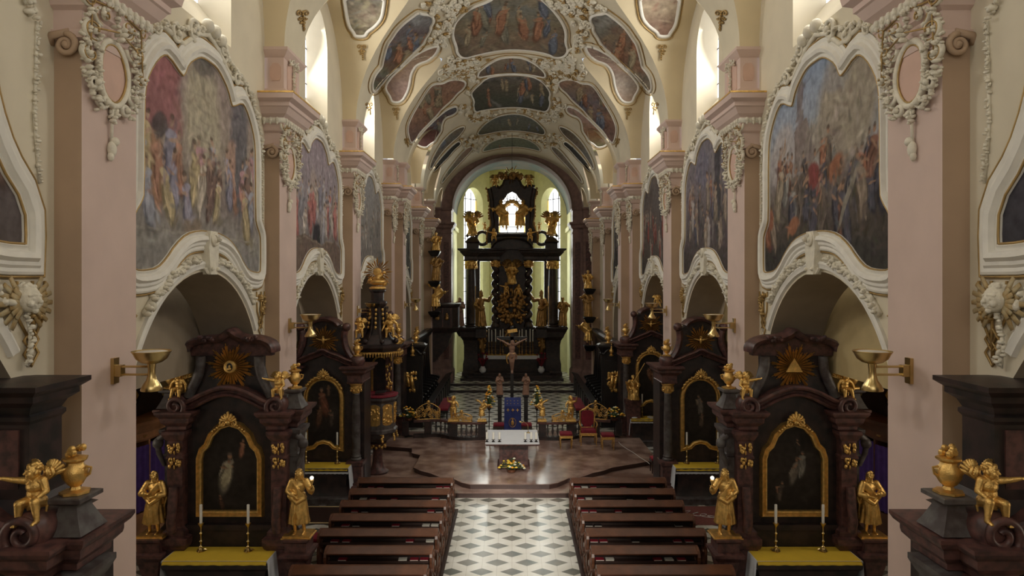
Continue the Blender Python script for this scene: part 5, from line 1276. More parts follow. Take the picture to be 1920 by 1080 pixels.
# sculpture standing on these altars
def statue(kind, name, label, cat, loc, h, sx=1, m='gold', wing=None, group=None, base=0, rz=0, L_=.45, extra=None):
    t = thing(name, label, cat, loc, rz, group); t.scale = (sx*h, h, h)
    mk(FIG[kind], 'body', m, t)
    if wing: wings(t, 1, wing, m, L_)
    if base: MB().mould(rect(-.2, .2, -.16, .16), [(.02, -base), (.02, -base*.5), (0, -base*.3), (0, .012)]).build('base', m, t)
    if extra: extra(t)
    return t
def lamp_extra(t):
    MB().lathe([(.01, 0), (.016, .03), (.012, .06), (.03, .10), (.034, .12), (.01, .125)], .25, -.20, .745, 12).build('lamp_holder', 'gold', t, smooth=60)
    MB().ell((.25, -.20, .895), .030, 14, 10).build('bulb', 'bulb', t, smooth=180)
for sg, tx in ((-1, 'left'), (1, 'right')):
    for ay, nr in ((13.6, 'front'), (6.93, 'cut off')):
        ax = sg*5.6 if ay > 10 else sg*5.75
        if ay > 10:
            statue('saint_lamp', 'gilded_saint', 'gilded standing saint holding up a globe lamp beside the front %s altar' % tx, 'statue', (ax-sg*1.42, ay-.2, 1.475), 1.3, -sg, extra=lamp_extra, base=.03, m='gold')
            statue('saint_low', 'gilded_saint', 'gilded saint half hidden on the aisle side of the front %s altar' % tx, 'statue', (ax+sg*1.42, ay-.2, 1.475), 1.25, sg, m='gold', base=.03)
        for e in (-1, 1):
            inner = (e == -sg)
            lab = '%s putto on the %s pediment end of the %s %s altar' % ('reaching gilded' if inner else 'leaning gilded', 'nave side' if inner else 'aisle side', nr, tx)
            if inner or ay > 10:
                statue('putto_reach' if inner else 'putto_lean', 'gilded_putto', lab, 'putto', (ax+e*.98, ay-.1, 4.20 if ay > 10 else 4.18), .66 if ay > 10 else .72, 1 if e > 0 else -1, wing=(0, .10, .36), L_=.34)
            if inner or ay > 10:
                u = MB(); urn(u, 0, 0, 0, .55); o = u.build('gilded_urn', 'gold', smooth=50); o.location = (ax+e*1.24, ay+.12, 4.275)
                tag(o, 'gilded flower urn, %s end of the %s %s altar' % ('nave side' if inner else 'aisle side', nr, tx), 'urn')
# second pair of altars (against the third piers), with columns
def altar_B(label, seed, figs, emblem, rm):
    t = thing('column_altar', label, 'altar')
    MB().mould(rect(-1.45, 1.45, -.95, 1.0), [(0, 0), (0, .16), (.02, .17), (0, .18)]).build('step', 'marble_g', t)
    MB().mould(rect(-.85, .85, -.7, 0), [(.03, .18), (0, .26), (-.03, .5), (0, .85), (.05, .9), (.05, .98)]).build('altar_table', 'marble', t, smooth=20)
    b = MB().box(-1.2, 1.2, .02, .95, .18, 3.6); b.prism([(-1.2, 3.5), (1.2, 3.5), (1.0, 3.8), (.5, 4.0), (.15, 4.15), (-.15, 4.15), (-.5, 4.0), (-1.0, 3.8)], 0, .9, XZ); b.build('body', 'marble', t)
    for sd in (-1, 1):
        cx = sd*.98
        MB().mould(rect(cx-.2, cx+.2, -.3, .2), [(.05, .18), (.05, .3), (0, .36), (0, .9), (.05, .95), (.05, 1.05), (0, 1.06)]).build('pedestal', 'marble_r', t, smooth=20)
        MB().lathe([(.16, 0), (.165, .05), (.13, .09), (.15, .13), (.125, .17), (.13, .3), (.125, 1.3), (.105, 1.95), (.12, 1.97), (.105, 2.0)], cx, -.1, 1.06, 18).build('column', 'marble_g', t, smooth=40)
        c = MB().lathe([(.11, 0), (.14, .06), (.13, .1), (.17, .18), (.16, .22), (.2, .27), (.2, .3)], cx, -.1, 3.06, 18); r = random.Random(4)
        for j in range(14): a = 2*PI*j/14; c.ell((cx+.15*math.cos(a), -.1+.15*math.sin(a), 3.14+.07*(j % 2)), (.035, .035, .05), 6, 4)
        c.build('gilt_capital', 'gold', t, smooth=50)
        E = [(0, 3.36), (.02, 3.4), (0, 3.42), (0, 3.6), (.05, 3.64), (.12, 3.7), (.12, 3.76), (.2, 3.82), (.2, 3.87), (0, 3.88)]
        pl = [(sd*.74, .3), (sd*.76, -.3), (sd*1.2, -.3), (sd*1.24, .6), (sd*.74, .6)]; pl = pl if area2(pl) > 0 else pl[::-1]
        MB().mould(pl, E).build('entablature', 'marble_r', t, smooth=20)
        MB().lathe([(.2, 0), (.22, .05), (.24, .14), (.2, .24), (.12, .28)], sd*1.0, -.05, 3.88, 16).build('urn_base', 'marble_r', t, smooth=50)
        p_ = chaikin([(sd*.92, 4.02), (sd*.8, 4.15), (sd*.66, 4.4), (sd*.6, 4.75), (sd*.66, 5.0)], 2, False)
        s_ = MB().tube([(a, -.05, b) for a, b in p_], .1, 8, flat=1.4, up=(0, 1, 0)); s_.ell((sd*.68, -.05, 5.02), (.13, .16, .13), 10, 8); s_.build('attic_scroll', 'marble_r', t, smooth=60)
    pts = chaikin([(-1.0, 3.9), (-.75, 3.96), (-.4, 4.12), (-.15, 4.2), (0, 4.3), (.15, 4.2), (.4, 4.12), (.75, 3.96), (1.0, 3.9)], 2, False)
    m = MB(); ribbon(pts, .14, None, m, -.14); m.build('pediment', 'marble_r', t, smooth=35)
    MB().prism([(-.8, 4.0), (-.6, 4.5), (-.58, 4.95), (-.4, 5.02), (-.3, 5.2), (.3, 5.2), (.4, 5.02), (.58, 4.95), (.6, 4.5), (.8, 4.0)], .02, .45, XZ).build('attic', 'marble', t)
    pts = chaikin([(-.48, 5.0), (-.38, 5.15), (-.2, 5.24), (0, 5.28), (.2, 5.24), (.38, 5.15), (.48, 5.0)], 2, False)
    m = MB(); m.sweep(pts, [(-.07, .42), (-.07, -.1), (0, -.16), (.05, -.1), (.05, .42)], XZ, False); m.build('attic_cornice', 'marble_r', t, smooth=35)
    sunburst(t, 0, -.05, 4.62, .50, 'gold', 34, emblem, rm)
    ol = [(.5, 1.42), (.5, 2.9)]+arcp(0, 2.9, .5, .55, 0, PI, 14)[1:-1]+[(-.5, 2.9), (-.5, 1.42), (-.32, 1.46), (-.2, 1.58), (0, 1.63), (.2, 1.58), (.32, 1.46)]
    panel('painting', ol, .028, lambda a, b: (a, -.03, b), 'oil', oil(seed, figs), t)
    fo = MB().sweep(ol if area2(ol) > 0 else ol[::-1], [(.03, -.03), (.02, -.09), (-.02, -.11), (-.06, -.08), (-.09, -.08), (-.10, .02)], XZ).build('gilt_frame', 'gold', t, smooth=30)
    m = MB(); r = random.Random(5)
    shell(m, 0, -.13, 3.56, .20)
    for sd in (-1, 1):
        for j in range(12): a = PI/2-sd*(.2+j*.085); m.ell((.60*math.cos(a), -.12, 2.9+.65*math.sin(a)+.02*(j % 2)), (.05, .03, .045), 6, 5)
    m.build('leaf_crest', 'gold', fo, smooth=180)
    return t
SE = altar_B('column altar with round headed picture and glowing sunburst, second on the left', 43, [(.5, .45, .5, (.15, .06, .035)), (.35, .3, .35, (.10, .05, .03)), (.65, .75, .2, (.14, .08, .05)), (.7, .3, .3, (.07, .05, .04))], 'dove', 'gold'); SE.location = (-5.62, 20.42, 0)
SF = altar_B('column altar with dove sunburst and dark picture, second on the right', 44, [(.5, .5, .3, (.12, .10, .08)), (.55, .3, .25, (.10, .07, .05)), (.4, .62, .12, (.2, .15, .1))], 'dove', 'gold'); SF.location = (5.62, 20.42, 0)
for sg, tx in ((-1, 'left'), (1, 'right')):
    altar_cloth(sg*5.62, 19.7, 1.0, .88, .62, 'yellow and white cloth on the second %s side altar' % tx, .18, .07)
    for dx, q in ((-.46, 'left'), (.46, 'right')):
        put_candle(sg*5.62+dx, 20.15, 1.0, 'white candle in brass candlestick, %s one on the second %s altar' % (q, tx), 'candles on the second side altars', s=1.12)
    for e in (-1, 1):
        u = MB(); urn(u, 0, 0, 0, .55); o = u.build('gilded_urn', 'gold', smooth=50); o.location = (sg*5.62+e*1.0, 20.37, 4.16)
        tag(o, 'gilded urn with flowers, %s side of the second %s altar' % ('nave' if e == -sg else 'aisle', tx), 'urn')
# third altar on the right with a gilded sunburst, cloth and open book
SG = altar_B('pale marble altar with bright gold picture frame, third on the right', 45, [(.5, .45, .3, (.14, .06, .03)), (.6, .4, .3, (.16, .09, .05)), (.4, .55, .2, (.2, .1, .06))], 'dove', 'gold'); SG.location = (5.5, 27.1, .02)
SH = altar_B('dim marble altar half hidden behind the pulpit, third on the left', 46, [(.5, .4, .4, (.10, .06, .04))], 'dove', 'gold'); SH.location = (-5.5, 27.1, .02)
altar_cloth(5.5, 26.38, 1.02, .9, .62, 'yellow runner and long white cloth on the third right altar', .16, .07)
put_candle(5.1, 26.75, 1.02, 'lone white candle on the third right altar', 'candles on the third right altar', s=1.1)
t = thing('open_book', 'open white book lying on the third right altar cloth', 'book', (5.55, 26.6, 1.03), .2)
for sd in (-1, 1): MB().prism([(0, .01), (sd*.12, .05), (sd*.24, .03), (sd*.24, .0), (0, 0)], -.16, .16, XZ).build('page_block', 'paper', t, smooth=30)
m = MB(); m.ell((4.75, 26.5, 1.06), (.14, .1, .035), 10, 6); m.cap((4.75, 26.5, 1.06), (4.95, 26.55, 1.04), .03, .02); tag(m.build('folded_napkin', 'whitecloth', smooth=180), 'crumpled white napkin at the end of the third right altar', 'cloth')
def spear(t): MB().tube([(.02, -.14, .6), (.32, -.2, 1.15)], .014, 6).build('staff', 'gold', t)
statue('angel', 'gilded_angel', 'seated gilded angel with a staff on the third right altar', 'statue', (4.72, 26.6, 1.75), 1.25, 1, extra=spear)
statue('putto_lean', 'gilded_putto', 'gilded putto on top of the third right altar', 'putto', (5.75, 27.0, 5.42), .6, wing=(0, .1, .36), L_=.34)
MB().mould(rect(4.45, 4.98, 26.45, 26.85), [(-.08, .15), (0, .3), (0, 1.5), (.04, 1.6), (.04, 1.74), (0, 1.75)]).build('trim_statue_pedestal', 'marble_r')['kind'] = 'structure'
for e in (-1, 1):
    u = MB(); urn(u, 0, 0, 0, .55); o = u.build('gilded_urn', 'gold', smooth=50); o.location = (5.5+e*1.0, 27.05, 4.18)
    tag(o, 'gilded urn, %s side of the third right altar' % ('nave' if e < 0 else 'aisle'), 'urn')
    u = MB(); urn(u, 0, 0, 0, .55); o = u.build('gilded_urn', 'gold', smooth=50); o.location = (-5.5+e*1.0, 27.05, 4.18)
    tag(o, 'gilded urn, %s side of the third left altar' % ('nave' if e > 0 else 'aisle'), 'urn')
# ------------------------------------------------------------------ bowl lamps on the piers
def lamp_proto():
    t = thing('wall_lamp', 'x', 'wall lamp')
    MB().box(-.0, .04, -.06, .06, -.16, .16).mould(rect(.04, .12, -.05, .05), [(0, -.07), (0, .07)]).build('wall_bracket', 'brass', t)
    m = MB()
    for z in (-.05, .05): m.tube([(.06, -.03, z), (.48, -.03, z)], .011, 6); m.tube([(.06, .03, z), (.48, .03, z)], .011, 6)
    m.tube([(.48, -.03, -.05), (.48, -.03, .05)], .01, 6); m.tube([(.06, 0, .05), (.06, 0, -.05)], .011, 6); m.tube([(.48, -.04, .05), (.48, .04, .05)], .011, 6); m.tube([(.48, -.04, -.05), (.48, .04, -.05)], .011, 6)
    m.build('arm', 'brass', t)
    MB().lathe([(.125, -.25), (.13, -.235), (.10, -.17), (.065, -.12), (.048, -.06), (.042, .0), (.05, .06), (.05, .085), (.12, .105), (.18, .15), (.215, .22), (.235, .245), (.228, .25), (.205, .225), (.17, .165), (.06, .13), (.01, .12)], .48, 0, 0, 24).build('bowl', 'brass', t, smooth=45)
    MB().lathe([(.19, .225), (.19, .235), (.16, .245), (.01, .25)], .48, 0, 0, 24).build('glass_cover', 'paper', t, smooth=60)
    MB().lathe([(.085, -.25), (.09, -.236), (.02, -.236)], .48, 0, 0, 20).build('lower_rim', 'brass', t)
    return t
LP = lamp_proto(); first = True
for (s, wd), nm in zip(PIERS[1:5], ('nearest', 'second', 'third', 'chancel arch')):
    for sg, tx in ((-1, 'left'), (1, 'right')):
        X = 5.0 if nm != 'chancel arch' else 4.62; y = s+wd*.55 if nm != 'chancel arch' else s+1.15
        loc = (sg*X, y, {'nearest': 5.33, 'second': 5.42, 'third': 5.42, 'chancel arch': 5.32}[nm])
        lab = 'brass bowl lamp on the %s %s pier' % (nm, tx)
        if first: o = LP; o.location = loc; first = False
        else: o = dup(LP, loc)
        o['label'] = lab; o['group'] = 'bowl lamps along the piers'; o.rotation_euler = (0, 0, 0 if sg < 0 else PI)
# small paper notices on the walls, carved putto heads below the nearest frescoes
for sg, tx in ((-1, 'left'), (1, 'right')):
    t = thing('putto_head_relief', 'winged stucco putto head under the cut off %s fresco' % tx, 'relief', (sg*5.28, 7.38, 6.27), sg*PI/2 if 0 else (PI/2 if sg < 0 else -PI/2)); t.scale = (.68,)*3
    o = mk(FIG['head'], 'head', 'stucco_d', t); o.rotation_euler = (0, 0, -sg*.0)
    for sd in (-1, 1):
        w_ = MB()
        for ring, (L_, n_) in enumerate(((.52, 7), (.34, 6))):
            for i in range(n_):
                a = math.radians(-62+i*20+ring*8); st = (sd*.08, .02-.03*ring, -.06); e = (sd*(.08+L_*math.cos(a)), -.05-.04*ring, -.06+L_*math.sin(a)*.9)
                w_.tube([st, tuple((Vector(st)+Vector(e))/2+Vector((0, -.03, 0))), e], lambda q: .075*(.55+.9*q-.9*q*q), 7, flat=.35, up=(0, 1, 0))
        w_.build('wing', 'stucco_gilt', t, smooth=180)
    d = MB(); r = random.Random(3); foliage(d, lambda a, b, c: (a, -c, b), [(0, -.25), (.1, -.6), (.06, -1.1)], .09, r, 1.6, .06); d.tube([(0, -.03, -.2), (.1, -.03, -.6), (.06, -.02, -1.1)], .02, 5); d.build('hanging_drapery', 'stucco_d', t, smooth=180)
    f = bay_map(sg, BAYS[2]); g = MB(); g.prism(rect(2.5, 2.6, 5.2, 5.42), .005, .03, f)
    tag(g.build('wall_notice', 'paper'), 'small paper notice on the wall beside the first %s arch' % tx, 'notice')
# ------------------------------------------------------------------ pews
def pew_proto(w_, nm):
    t = thing('church_pew', 'x', 'pew')
    MB().prism([(-.22, 1.00), (-.22, .975), (.0, 1.035), (.04, 1.04), (.04, 1.075), (-.02, 1.075)], 0, w_, lambda a, b, d: (d, a, b)).build('book_ledge', 'pew', t)
    MB().box(.02, w_-.02, -.01, .025, .30, 1.04).box(.02, w_-.02, -.03, .03, .28, .36).build('backrest', 'pew_d', t)
    MB().box(.02, w_-.02, -.2, 0, .80, .825).box(.02, w_-.02, -.205, -.19, .80, .85).build('book_shelf', 'pew_d', t)
    MB().mould(rect(.02, w_-.02, .02, .46), [(0, .42), (.01, .43), (.01, .455), (0, .465)]).build('seat', 'pew', t)
    MB().box(.02, w_-.02, -.36, -.18, .14, .17).box(.02, w_-.02, -.33, -.30, .02, .14).build('kneeler', 'pew_d', t)
    out = chaikin([(-.26, .0), (.5, 0), (.5, .12), (.44, .3), (.5, .48), (.46, .6), (.3, .66), (.16, .8), (.14, .98), (.06, 1.08), (-.08, 1.08), (-.2, 1.02), (-.25, .9), (-.2, .75), (-.26, .55), (-.2, .3), (-.28, .1)], 1)
    for x0 in (-.05, w_-.0):
        m = MB().prism(out, x0, x0+.05, lambda a, b, d: (d, a, b)); e = m.build('end_panel', 'pew', t)
        for sx_ in ((x0-.008, x0+.058)):
            c = MB()
            f = lambda a, b, d, q=sx_: (q, a, b)
            for cx, cz, r_, a0, d in ((.02, .9, .09, 0, 1), (-.06, .62, .1, PI, -1), (.3, .5, .09, 0, -1), (.12, .3, .12, PI/2, 1), (-.08, .2, .08, 0, 1)): orn_scroll(c, f, cx, cz, r_, a0, d, .022, 0)
            c.tube([(sx_, .35, .5), (sx_, .1, .45), (sx_, -.1, .6), (sx_, 0, .95)], .02, 5)
            c.build('carved_scroll', 'pew', e, smooth=180)
    return t
NRM = ['first', 'second', 'third', 'fourth', 'fifth', 'sixth', 'seventh']
DY = [378, 398.7, 421, 446, 474, 506.5, 543]
pw = pew_proto(2.45, 'long'); ps = pew_proto(2.05, 'short'); usedp = {}
BOOK = None
def book(x, y, z, kind, rz, label, group):
    global BOOK
    if BOOK is None: BOOK = {}
    if kind not in BOOK:
        t = thing('hymn_book', 'x', 'book')
        c = MB().box(-.085, .085, -.065, .065, 0, .005).box(-.085, .085, -.065, .065, .029, .034).box(-.085, -.079, -.065, .065, 0, .034); c.build('cover', {'red': 'redcov', 'dark': 'darkcov', 'grey': 'paper'}[kind], t)
        MB().box(-.078, .08, -.06, .06, .004, .03).build('pages', 'paper', t); BOOK[kind] = t; o = t; o.location = (x, y, z); o.rotation_euler = (0, 0, rz)
    else: o = dup(BOOK[kind], (x, y, z), rz)
    o['label'] = label; o['group'] = group
rb = random.Random(21)
for side in (-1, 1):
    tx = 'left' if side < 0 else 'right'
    for i, dy in enumerate(DY):
        Y = F*5.45/dy-.04; short = i == 5; p = ps if short else pw; key = 'ps' if short else 'pw'; w_ = 2.05 if short else 2.45
        x = 1.63 if side > 0 else -1.63-w_
        if key not in usedp: o = p; o.location = (x, Y, .06); usedp[key] = 1
        else: o = dup(p, (x, Y, .06))
        o.location.z = -.02+.045 if 1 else 0
        o['label'] = '%s dark wooden pew of the %s block, counted from the altar steps' % (NRM[i] + (', shortened' if short else ''), tx)
        o['group'] = 'pews of the %s block' % tx
        spots = [.12, .32] + ([.55] if rb.random() < .6 else []) + [rb.uniform(.9, 1.5)]*(rb.random() < .5) + [w_-.55, w_-.3, w_-.12]
        last = -1; n = 0
        for s_ in spots:
            if s_ < last+.19 or rb.random() < .12: continue
            last = s_; kd = 'red' if rb.random() < .68 else ('grey' if rb.random() < .4 else 'dark'); n += 1
            xx = x+s_ if side > 0 else x+w_-s_
            book(xx, Y-.1, .825+.025, kd, rb.choice([0, PI])+rb.uniform(-.05, .05), '%s hymn book, number %s from the aisle on the %s %s pew shelf' % (kd, NRM[n-1], NRM[i], tx), 'hymn books on the pew shelves')
    x0, x1 = (1.5, 4.2) if side > 0 else (-4.2, -1.5)
    k = MB().mould(rect(x0, x1, 12.2, 19.1), [(0, 0), (0, .02), (-.01, .025)]); tag(k.build('pew_platform', 'pew_d'), 'low dark wooden platform under the %s block of pews' % tx, 'platform')
# ------------------------------------------------------------------ carpets, cables, stools
t = tag(MB().mould(rect(4.25, 6.45, 17.9, 19.35), [(0, 0), (0, .012)]).build('red_carpet', 'carpet'), 'worn red carpet on the floor before the second right altar', 'carpet')
m = MB().mould(rect(-6.3, -4.35, 17.95, 19.4), [(0, 0), (0, .012)]); rg = thing('brown_rug', 'dark brown rug with ochre border before the second left altar', 'rug', (0, 0, 0)); m.build('pile', 'pew_d', rg)
MB().sweep([(-6.25, 18.0), (-4.4, 18.0), (-4.4, 19.35), (-6.25, 19.35)], [(0, .014), (.07, .014)], lambda a, b, d: (a, b, d)).build('ochre_border', 'ochre', rg)
r = random.Random(9); pts = []
for i in range(90):
    t_ = i/89; cx, cy = 4.4+1.6*t_, 19.1-1.0*t_; pts.append((cx+.14*math.sin(t_*55), cy+.11*math.cos(t_*49), .022))
tag(MB().tube(pts, .008, 5).build('white_cable', 'cable', smooth=180), 'looping white cable lying on the red carpet', 'cable')
pts = [(*flat(a, b, .31), .312) for a, b in ((1158, 826), (1164, 834), (1176, 842), (1190, 850), (1200, 858), (1214, 866), (1222, 874))]
tag(MB().tube(chaikin([(p[0], p[1]) for p in pts], 2, False) and [(a, b, .312) for a, b in chaikin([(p[0], p[1]) for p in pts], 2, False)], .010, 5).build('white_cable', 'cable', smooth=180), 'white cable trailing over the marble platform by the stools', 'cable')
def cab(mb, a, b, c_=.02):   # cabriole leg
    mb.tube([a, (a[0]*.7+b[0]*.3+c_, a[1]*.7+b[1]*.3-abs(c_), a[2]*.7+b[2]*.3), (a[0]*.3+b[0]*.7, a[1]*.3+b[1]*.7, a[2]*.3+b[2]*.7), b], lambda t: .028-.013*t, 8); mb.ell(b, .022, 8, 6)
def stool(label, loc, seat='velvet', leg='gold', s=1, rz=0, group=None):
    t = thing('upholstered_stool', label, 'stool', loc, rz, group); t.scale = (s,)*3
    MB().mould(rect(-.22, .22, -.2, .2), [(-.01, .46), (.01, .49), (.0, .54), (-.05, .565), (-.12, .575)]).build('seat_cushion', seat, t, smooth=50)
    m = MB().mould(rect(-.22, .22, -.2, .2), [(0, .38), (.015, .39), (.015, .45), (0, .46)]); g = random.Random(1)
    for i in range(9): m.ell((-.2+.05*i, -.215, .385), (.03, .015, .025), 6, 4)
    m.build('seat_rail', leg, t, smooth=30)
    for sx in (-1, 1):
        for sy in (-1, 1): l = MB(); cab(l, (sx*.19, sy*.17, .40), (sx*.2, sy*.18, .02), sx*.02); l.build('leg', leg, t, smooth=180)
    return t
ZP = .302
stool('gilded stool with crimson seat left of the throne', ((1061-960)*24.9/F, 24.9, ZP)); stool('gilded stool with crimson seat right of the throne', ((1139-960)*24.7/F, 24.7, ZP))
stool('red leather stool on wooden legs beside the gilded saint, left aisle', (-4.62, 15.75, 0), 'velvet', 'pew', 1.0)
for i in range(3): stool('red cushioned stool in the short row beyond the right pews, %s' % ('nearest', 'middle', 'farthest')[i], (4.72, 21.0+.62*i, .152 if i else .15), 'redcov', 'pew_d', .9)
th = thing('throne', 'gilded armchair with crimson velvet back between two stools', 'armchair', ((1103-960)*25.1/F, 25.1, ZP))
MB().mould(rect(-.27, .27, -.26, .22), [(0, .46), (.01, .5), (-.01, .56), (-.08, .58)]).build('seat_cushion', 'velvet', th, smooth=50)
m = MB().mould(rect(-.29, .29, -.28, .24), [(0, .38), (.015, .39), (.015, .45), (0, .46)])
for i in range(11): m.ell((-.27+.054*i, -.295, .385), (.03, .015, .03), 6, 4)
m.build('seat_rail', 'gold', th, smooth=30)
MB().prism(chaikin([(-.22, .60), (.22, .60), (.24, 1.15), (.12, 1.2), (0, 1.22), (-.12, 1.2), (-.24, 1.15)], 1), .17, .23, XZ).build('backrest', 'velvet', th)
fr = [(-.25, .58), (.25, .58), (.28, 1.18), (.14, 1.25), (0, 1.3), (-.14, 1.25), (-.28, 1.18)]; MB().tube([(a, .2, b) for a, b in fr], .03, 8, True).ell((0, .18, 1.32), (.08, .03, .05), 8, 6).build('back_frame', 'gold', th, smooth=180)
for sx in (-1, 1):
    MB().tube([(sx*.28, .2, .82), (sx*.32, .0, .80), (sx*.32, -.18, .77), (sx*.30, -.24, .72), (sx*.28, -.18, .68), (sx*.28, -.16, .46)], .024, 8).build('armrest', 'gold', th, smooth=180)
    for sy in (-1, 1): l = MB(); cab(l, (sx*.26, sy*.24-.02, .40), (sx*.28, sy*.25-.02, .02), sx*.025); l.build('leg', 'gold', th, smooth=180)
tag(MB().lathe([(.75, 0), (.77, .02), (.75, .035), (.7, .04)], 2.85, 25.25, .30-.0, 28, 1.0, .45).build('foot_dais', 'platform', smooth=30), 'low rounded marble dais under the gilded throne', 'dais')
for o in (th,): o.location.z = .345; o.location.y = 25.2
# ------------------------------------------------------------------ people's altar with candles and flowers
al = thing('altar_table', 'square marble altar table with white cloth at the centre', 'altar table', (.0, 22.5, ZP))
MB().mould(rect(-.72, .74, -.85, .85), [(0, .86), (.08, .87), (.12, .9), (.12, .94), (0, .945)]).build('top_slab', 'marble_r', al, smooth=20)
MB().mould(rect(-.42, .52, -.35, .45), [(.06, 0), (.06, .06), (0, .1), (0, .78), (.05, .86)]).build('pedestal', 'marble_r', al, smooth=20)
MB().mould(rect(-.84, .86, -.97, .97), [(.004, .93), (.008, .95), (0, .956)]).build('white_cloth', 'whitecloth', al)
for i, px in enumerate((913, 925, 936.5, 985, 996, 1005.5)):
    Y = 21.75; c = thing('altar_candle', 'white pillar candle on the central altar, %s from the left' % NRM[i], 'candle', ((px-960)*Y/F, Y, ZP+.957), 0, 'six candles on the central altar')
    MB().lathe([(.05, 0), (.055, .012), (.02, .03), (.02, .06), (.055, .075), (.055, .085)], n=14).build('holder', 'black', c, smooth=50); MB().lathe([(.036, .085), (.036, .30), (.03, .305), (.005, .298)], n=14).build('wax', 'candle', c, smooth=50)
m = MB().tube([(.55, 23.0, ZP+.957), (.53, 22.9, ZP+1.25), (.40, 22.8, ZP+1.38), (.33, 22.75, ZP+1.36)], .010, 6); m.cap((.33, 22.75, ZP+1.36), (.26, 22.72, ZP+1.40), .02, .026); m.lathe([(.06, 0), (.06, .02), (.01, .03)], .55, 23.0, ZP+.957)
tag(m.build('microphone', 'brass', smooth=180), 'small gooseneck microphone bending over the central altar', 'microphone')
def flowers(name, label, loc, w_, h_, n, cols, stand=None, base='basket', shape='dome', seed=1):
    t = thing(name, label, 'flower arrangement', loc); r = random.Random(seed)
    if stand: MB().lathe([(.16, 0), (.16, .02), (.02, .05), (.018, stand-.12), (.05, stand-.06), (.09, stand)], n=12).build('stand', 'black', t, smooth=50)
    z0 = stand or 0
    MB().lathe([(.10, 0), (.14, .02), (.15, .09), (.12, .1)], z=z0, n=14, sx=w_*2.2, sy=1).build('bowl', 'pew', t, smooth=50)
    lf = MB(); heads = {c: MB() for c in cols}
    lf.ell((0, 0, z0+.06+h_*.3), (w_*.3, w_*.25, h_*.26), 10, 8)
    for i in range(n*4):
        u = r.random(); ang = r.uniform(0, 2*PI); q = math.sqrt(r.random())
        if shape == 'dome': x, y, z = w_*q*math.cos(ang), w_*.55*q*math.sin(ang), z0+.08+h_*(1-q*q*.8)*r.uniform(.5, 1)
        else: zz = r.random(); q2 = (1-zz)*.95+.07; x, y, z = w_*q2*math.cos(ang), w_*q2*math.sin(ang)*.8, z0+.08+h_*zz
        p = Vector((x, y, z)); c0 = Vector((0, 0, z0+.1+.3*(z-z0)))
        lf.tube([tuple(c0), tuple((c0+p)/2+Vector((0, 0, .02))), tuple(p)], .006, 4); lf.ell(tuple(p-(p-c0)*.15), (.035, .02, .012), 6, 4, Matrix.Rotation(ang, 4, 'Z'))
        if i % 2 == 0:
            hd = heads[cols[r.integers(0, 9) % len(cols)] if hasattr(r, 'integers') else r.choice(cols)]; s = .045*r.uniform(.8, 1.2)
            hd.ell(tuple(p), (s*.7, s*.7, s*.6), 8, 6)
            for k in range(6): a = k*PI/3; hd.ell((x+s*.6*math.cos(a), y+s*.6*math.sin(a), z-.005), (s*.5, s*.5, s*.3), 6, 4)
            hd.tube([tuple(c0), tuple(p)], .004, 4)
    lf.build('foliage', 'leaf', t, smooth=180)
    for c, hmb in heads.items():
        if hmb.v: hmb.build('%s_blooms' % {'flowo': 'orange', 'flowy': 'yellow', 'floww': 'white'}[c], c, t, smooth=180)
    return t
flowers('flower_basket', 'basket of orange and yellow roses in front of the central altar', (-.02, 21.72, ZP), .42, .40, 16, ['flowo', 'flowy', 'flowy', 'floww'], seed=2)
flowers('tall_flower_stand', 'cone of yellow and orange flowers on a tall stand, left of the lectern', (-.9, 26.9, ZP), .27, .80, 30, ['flowy', 'floww', 'flowo'], 1.05, shape='cone', seed=3)
flowers('tall_flower_stand', 'cone of yellow and orange flowers on a tall stand, right of the lectern', (.98, 26.9, ZP), .27, .80, 30, ['flowy', 'floww', 'flowo'], 1.05, shape='cone', seed=4)
flowers('flower_bouquet', 'wide bouquet of yellow and white flowers by the left stalls', ((766-960)*26.6/F, 26.6, ZP), .42, .5, 20, ['flowo', 'flowy', 'floww'], .62, seed=5)
flowers('flower_bouquet', 'wide bouquet of yellow and white flowers by the right stalls', ((1152-960)*26.6/F, 26.6, ZP), .42, .5, 18, ['floww', 'flowy', 'flowo'], .62, seed=6)
# lectern with its blue cloth
lt = thing('lectern', 'lectern draped with a dark blue cloth behind the central altar', 'lectern', (.02, 26.0, ZP))
MB().box(-.26, .28, -.1, .12, 0, 1.3).prism([(-.2, 1.3), (.2, 1.55), (.2, 1.5), (-.2, 1.25)], -.3, .32, lambda a, b, d: (d, a, b)).build('stand', 'black', lt)
m = MB(); n = 16; vs = []
for i in range(n+1):
    x = -.31+.63*i/n; vs += [(x, .24, 1.585), (x, -.22, 1.335), (x, -.235+.008*math.sin(i*1.7), .9), (x*1.06, -.24+.015*math.sin(i*1.7), .05), (x*1.06, -.225+.015*math.sin(i*1.7), .05), (x, -.205, 1.30)]
m.add(vs, [(i*6+j, (i+1)*6+j, (i+1)*6+j+1, i*6+j+1) for i in range(n) for j in range(5)]); bc = m.build('blue_cloth', 'blue', lt, smooth=50)
m = MB()
for x in (-.17, .01, .19):
    m.prism([(x-.012, 1.13), (x+.012, 1.13), (x+.012, 1.18), (x+.05, 1.18), (x+.05, 1.205), (x+.012, 1.205), (x+.012, 1.25), (x-.012, 1.25), (x-.012, 1.205), (x-.05, 1.205), (x-.05, 1.18), (x-.012, 1.18)], -.262, -.24, XZ)
for x in (-.2, -.07, .07, .2): m.ell((x, -.12, 1.41), (.02, .02, .015), 6, 4); m.ell((x, .02, 1.49), (.02, .02, .015), 6, 4)
m.build('gold_crosses', 'gold', bc)
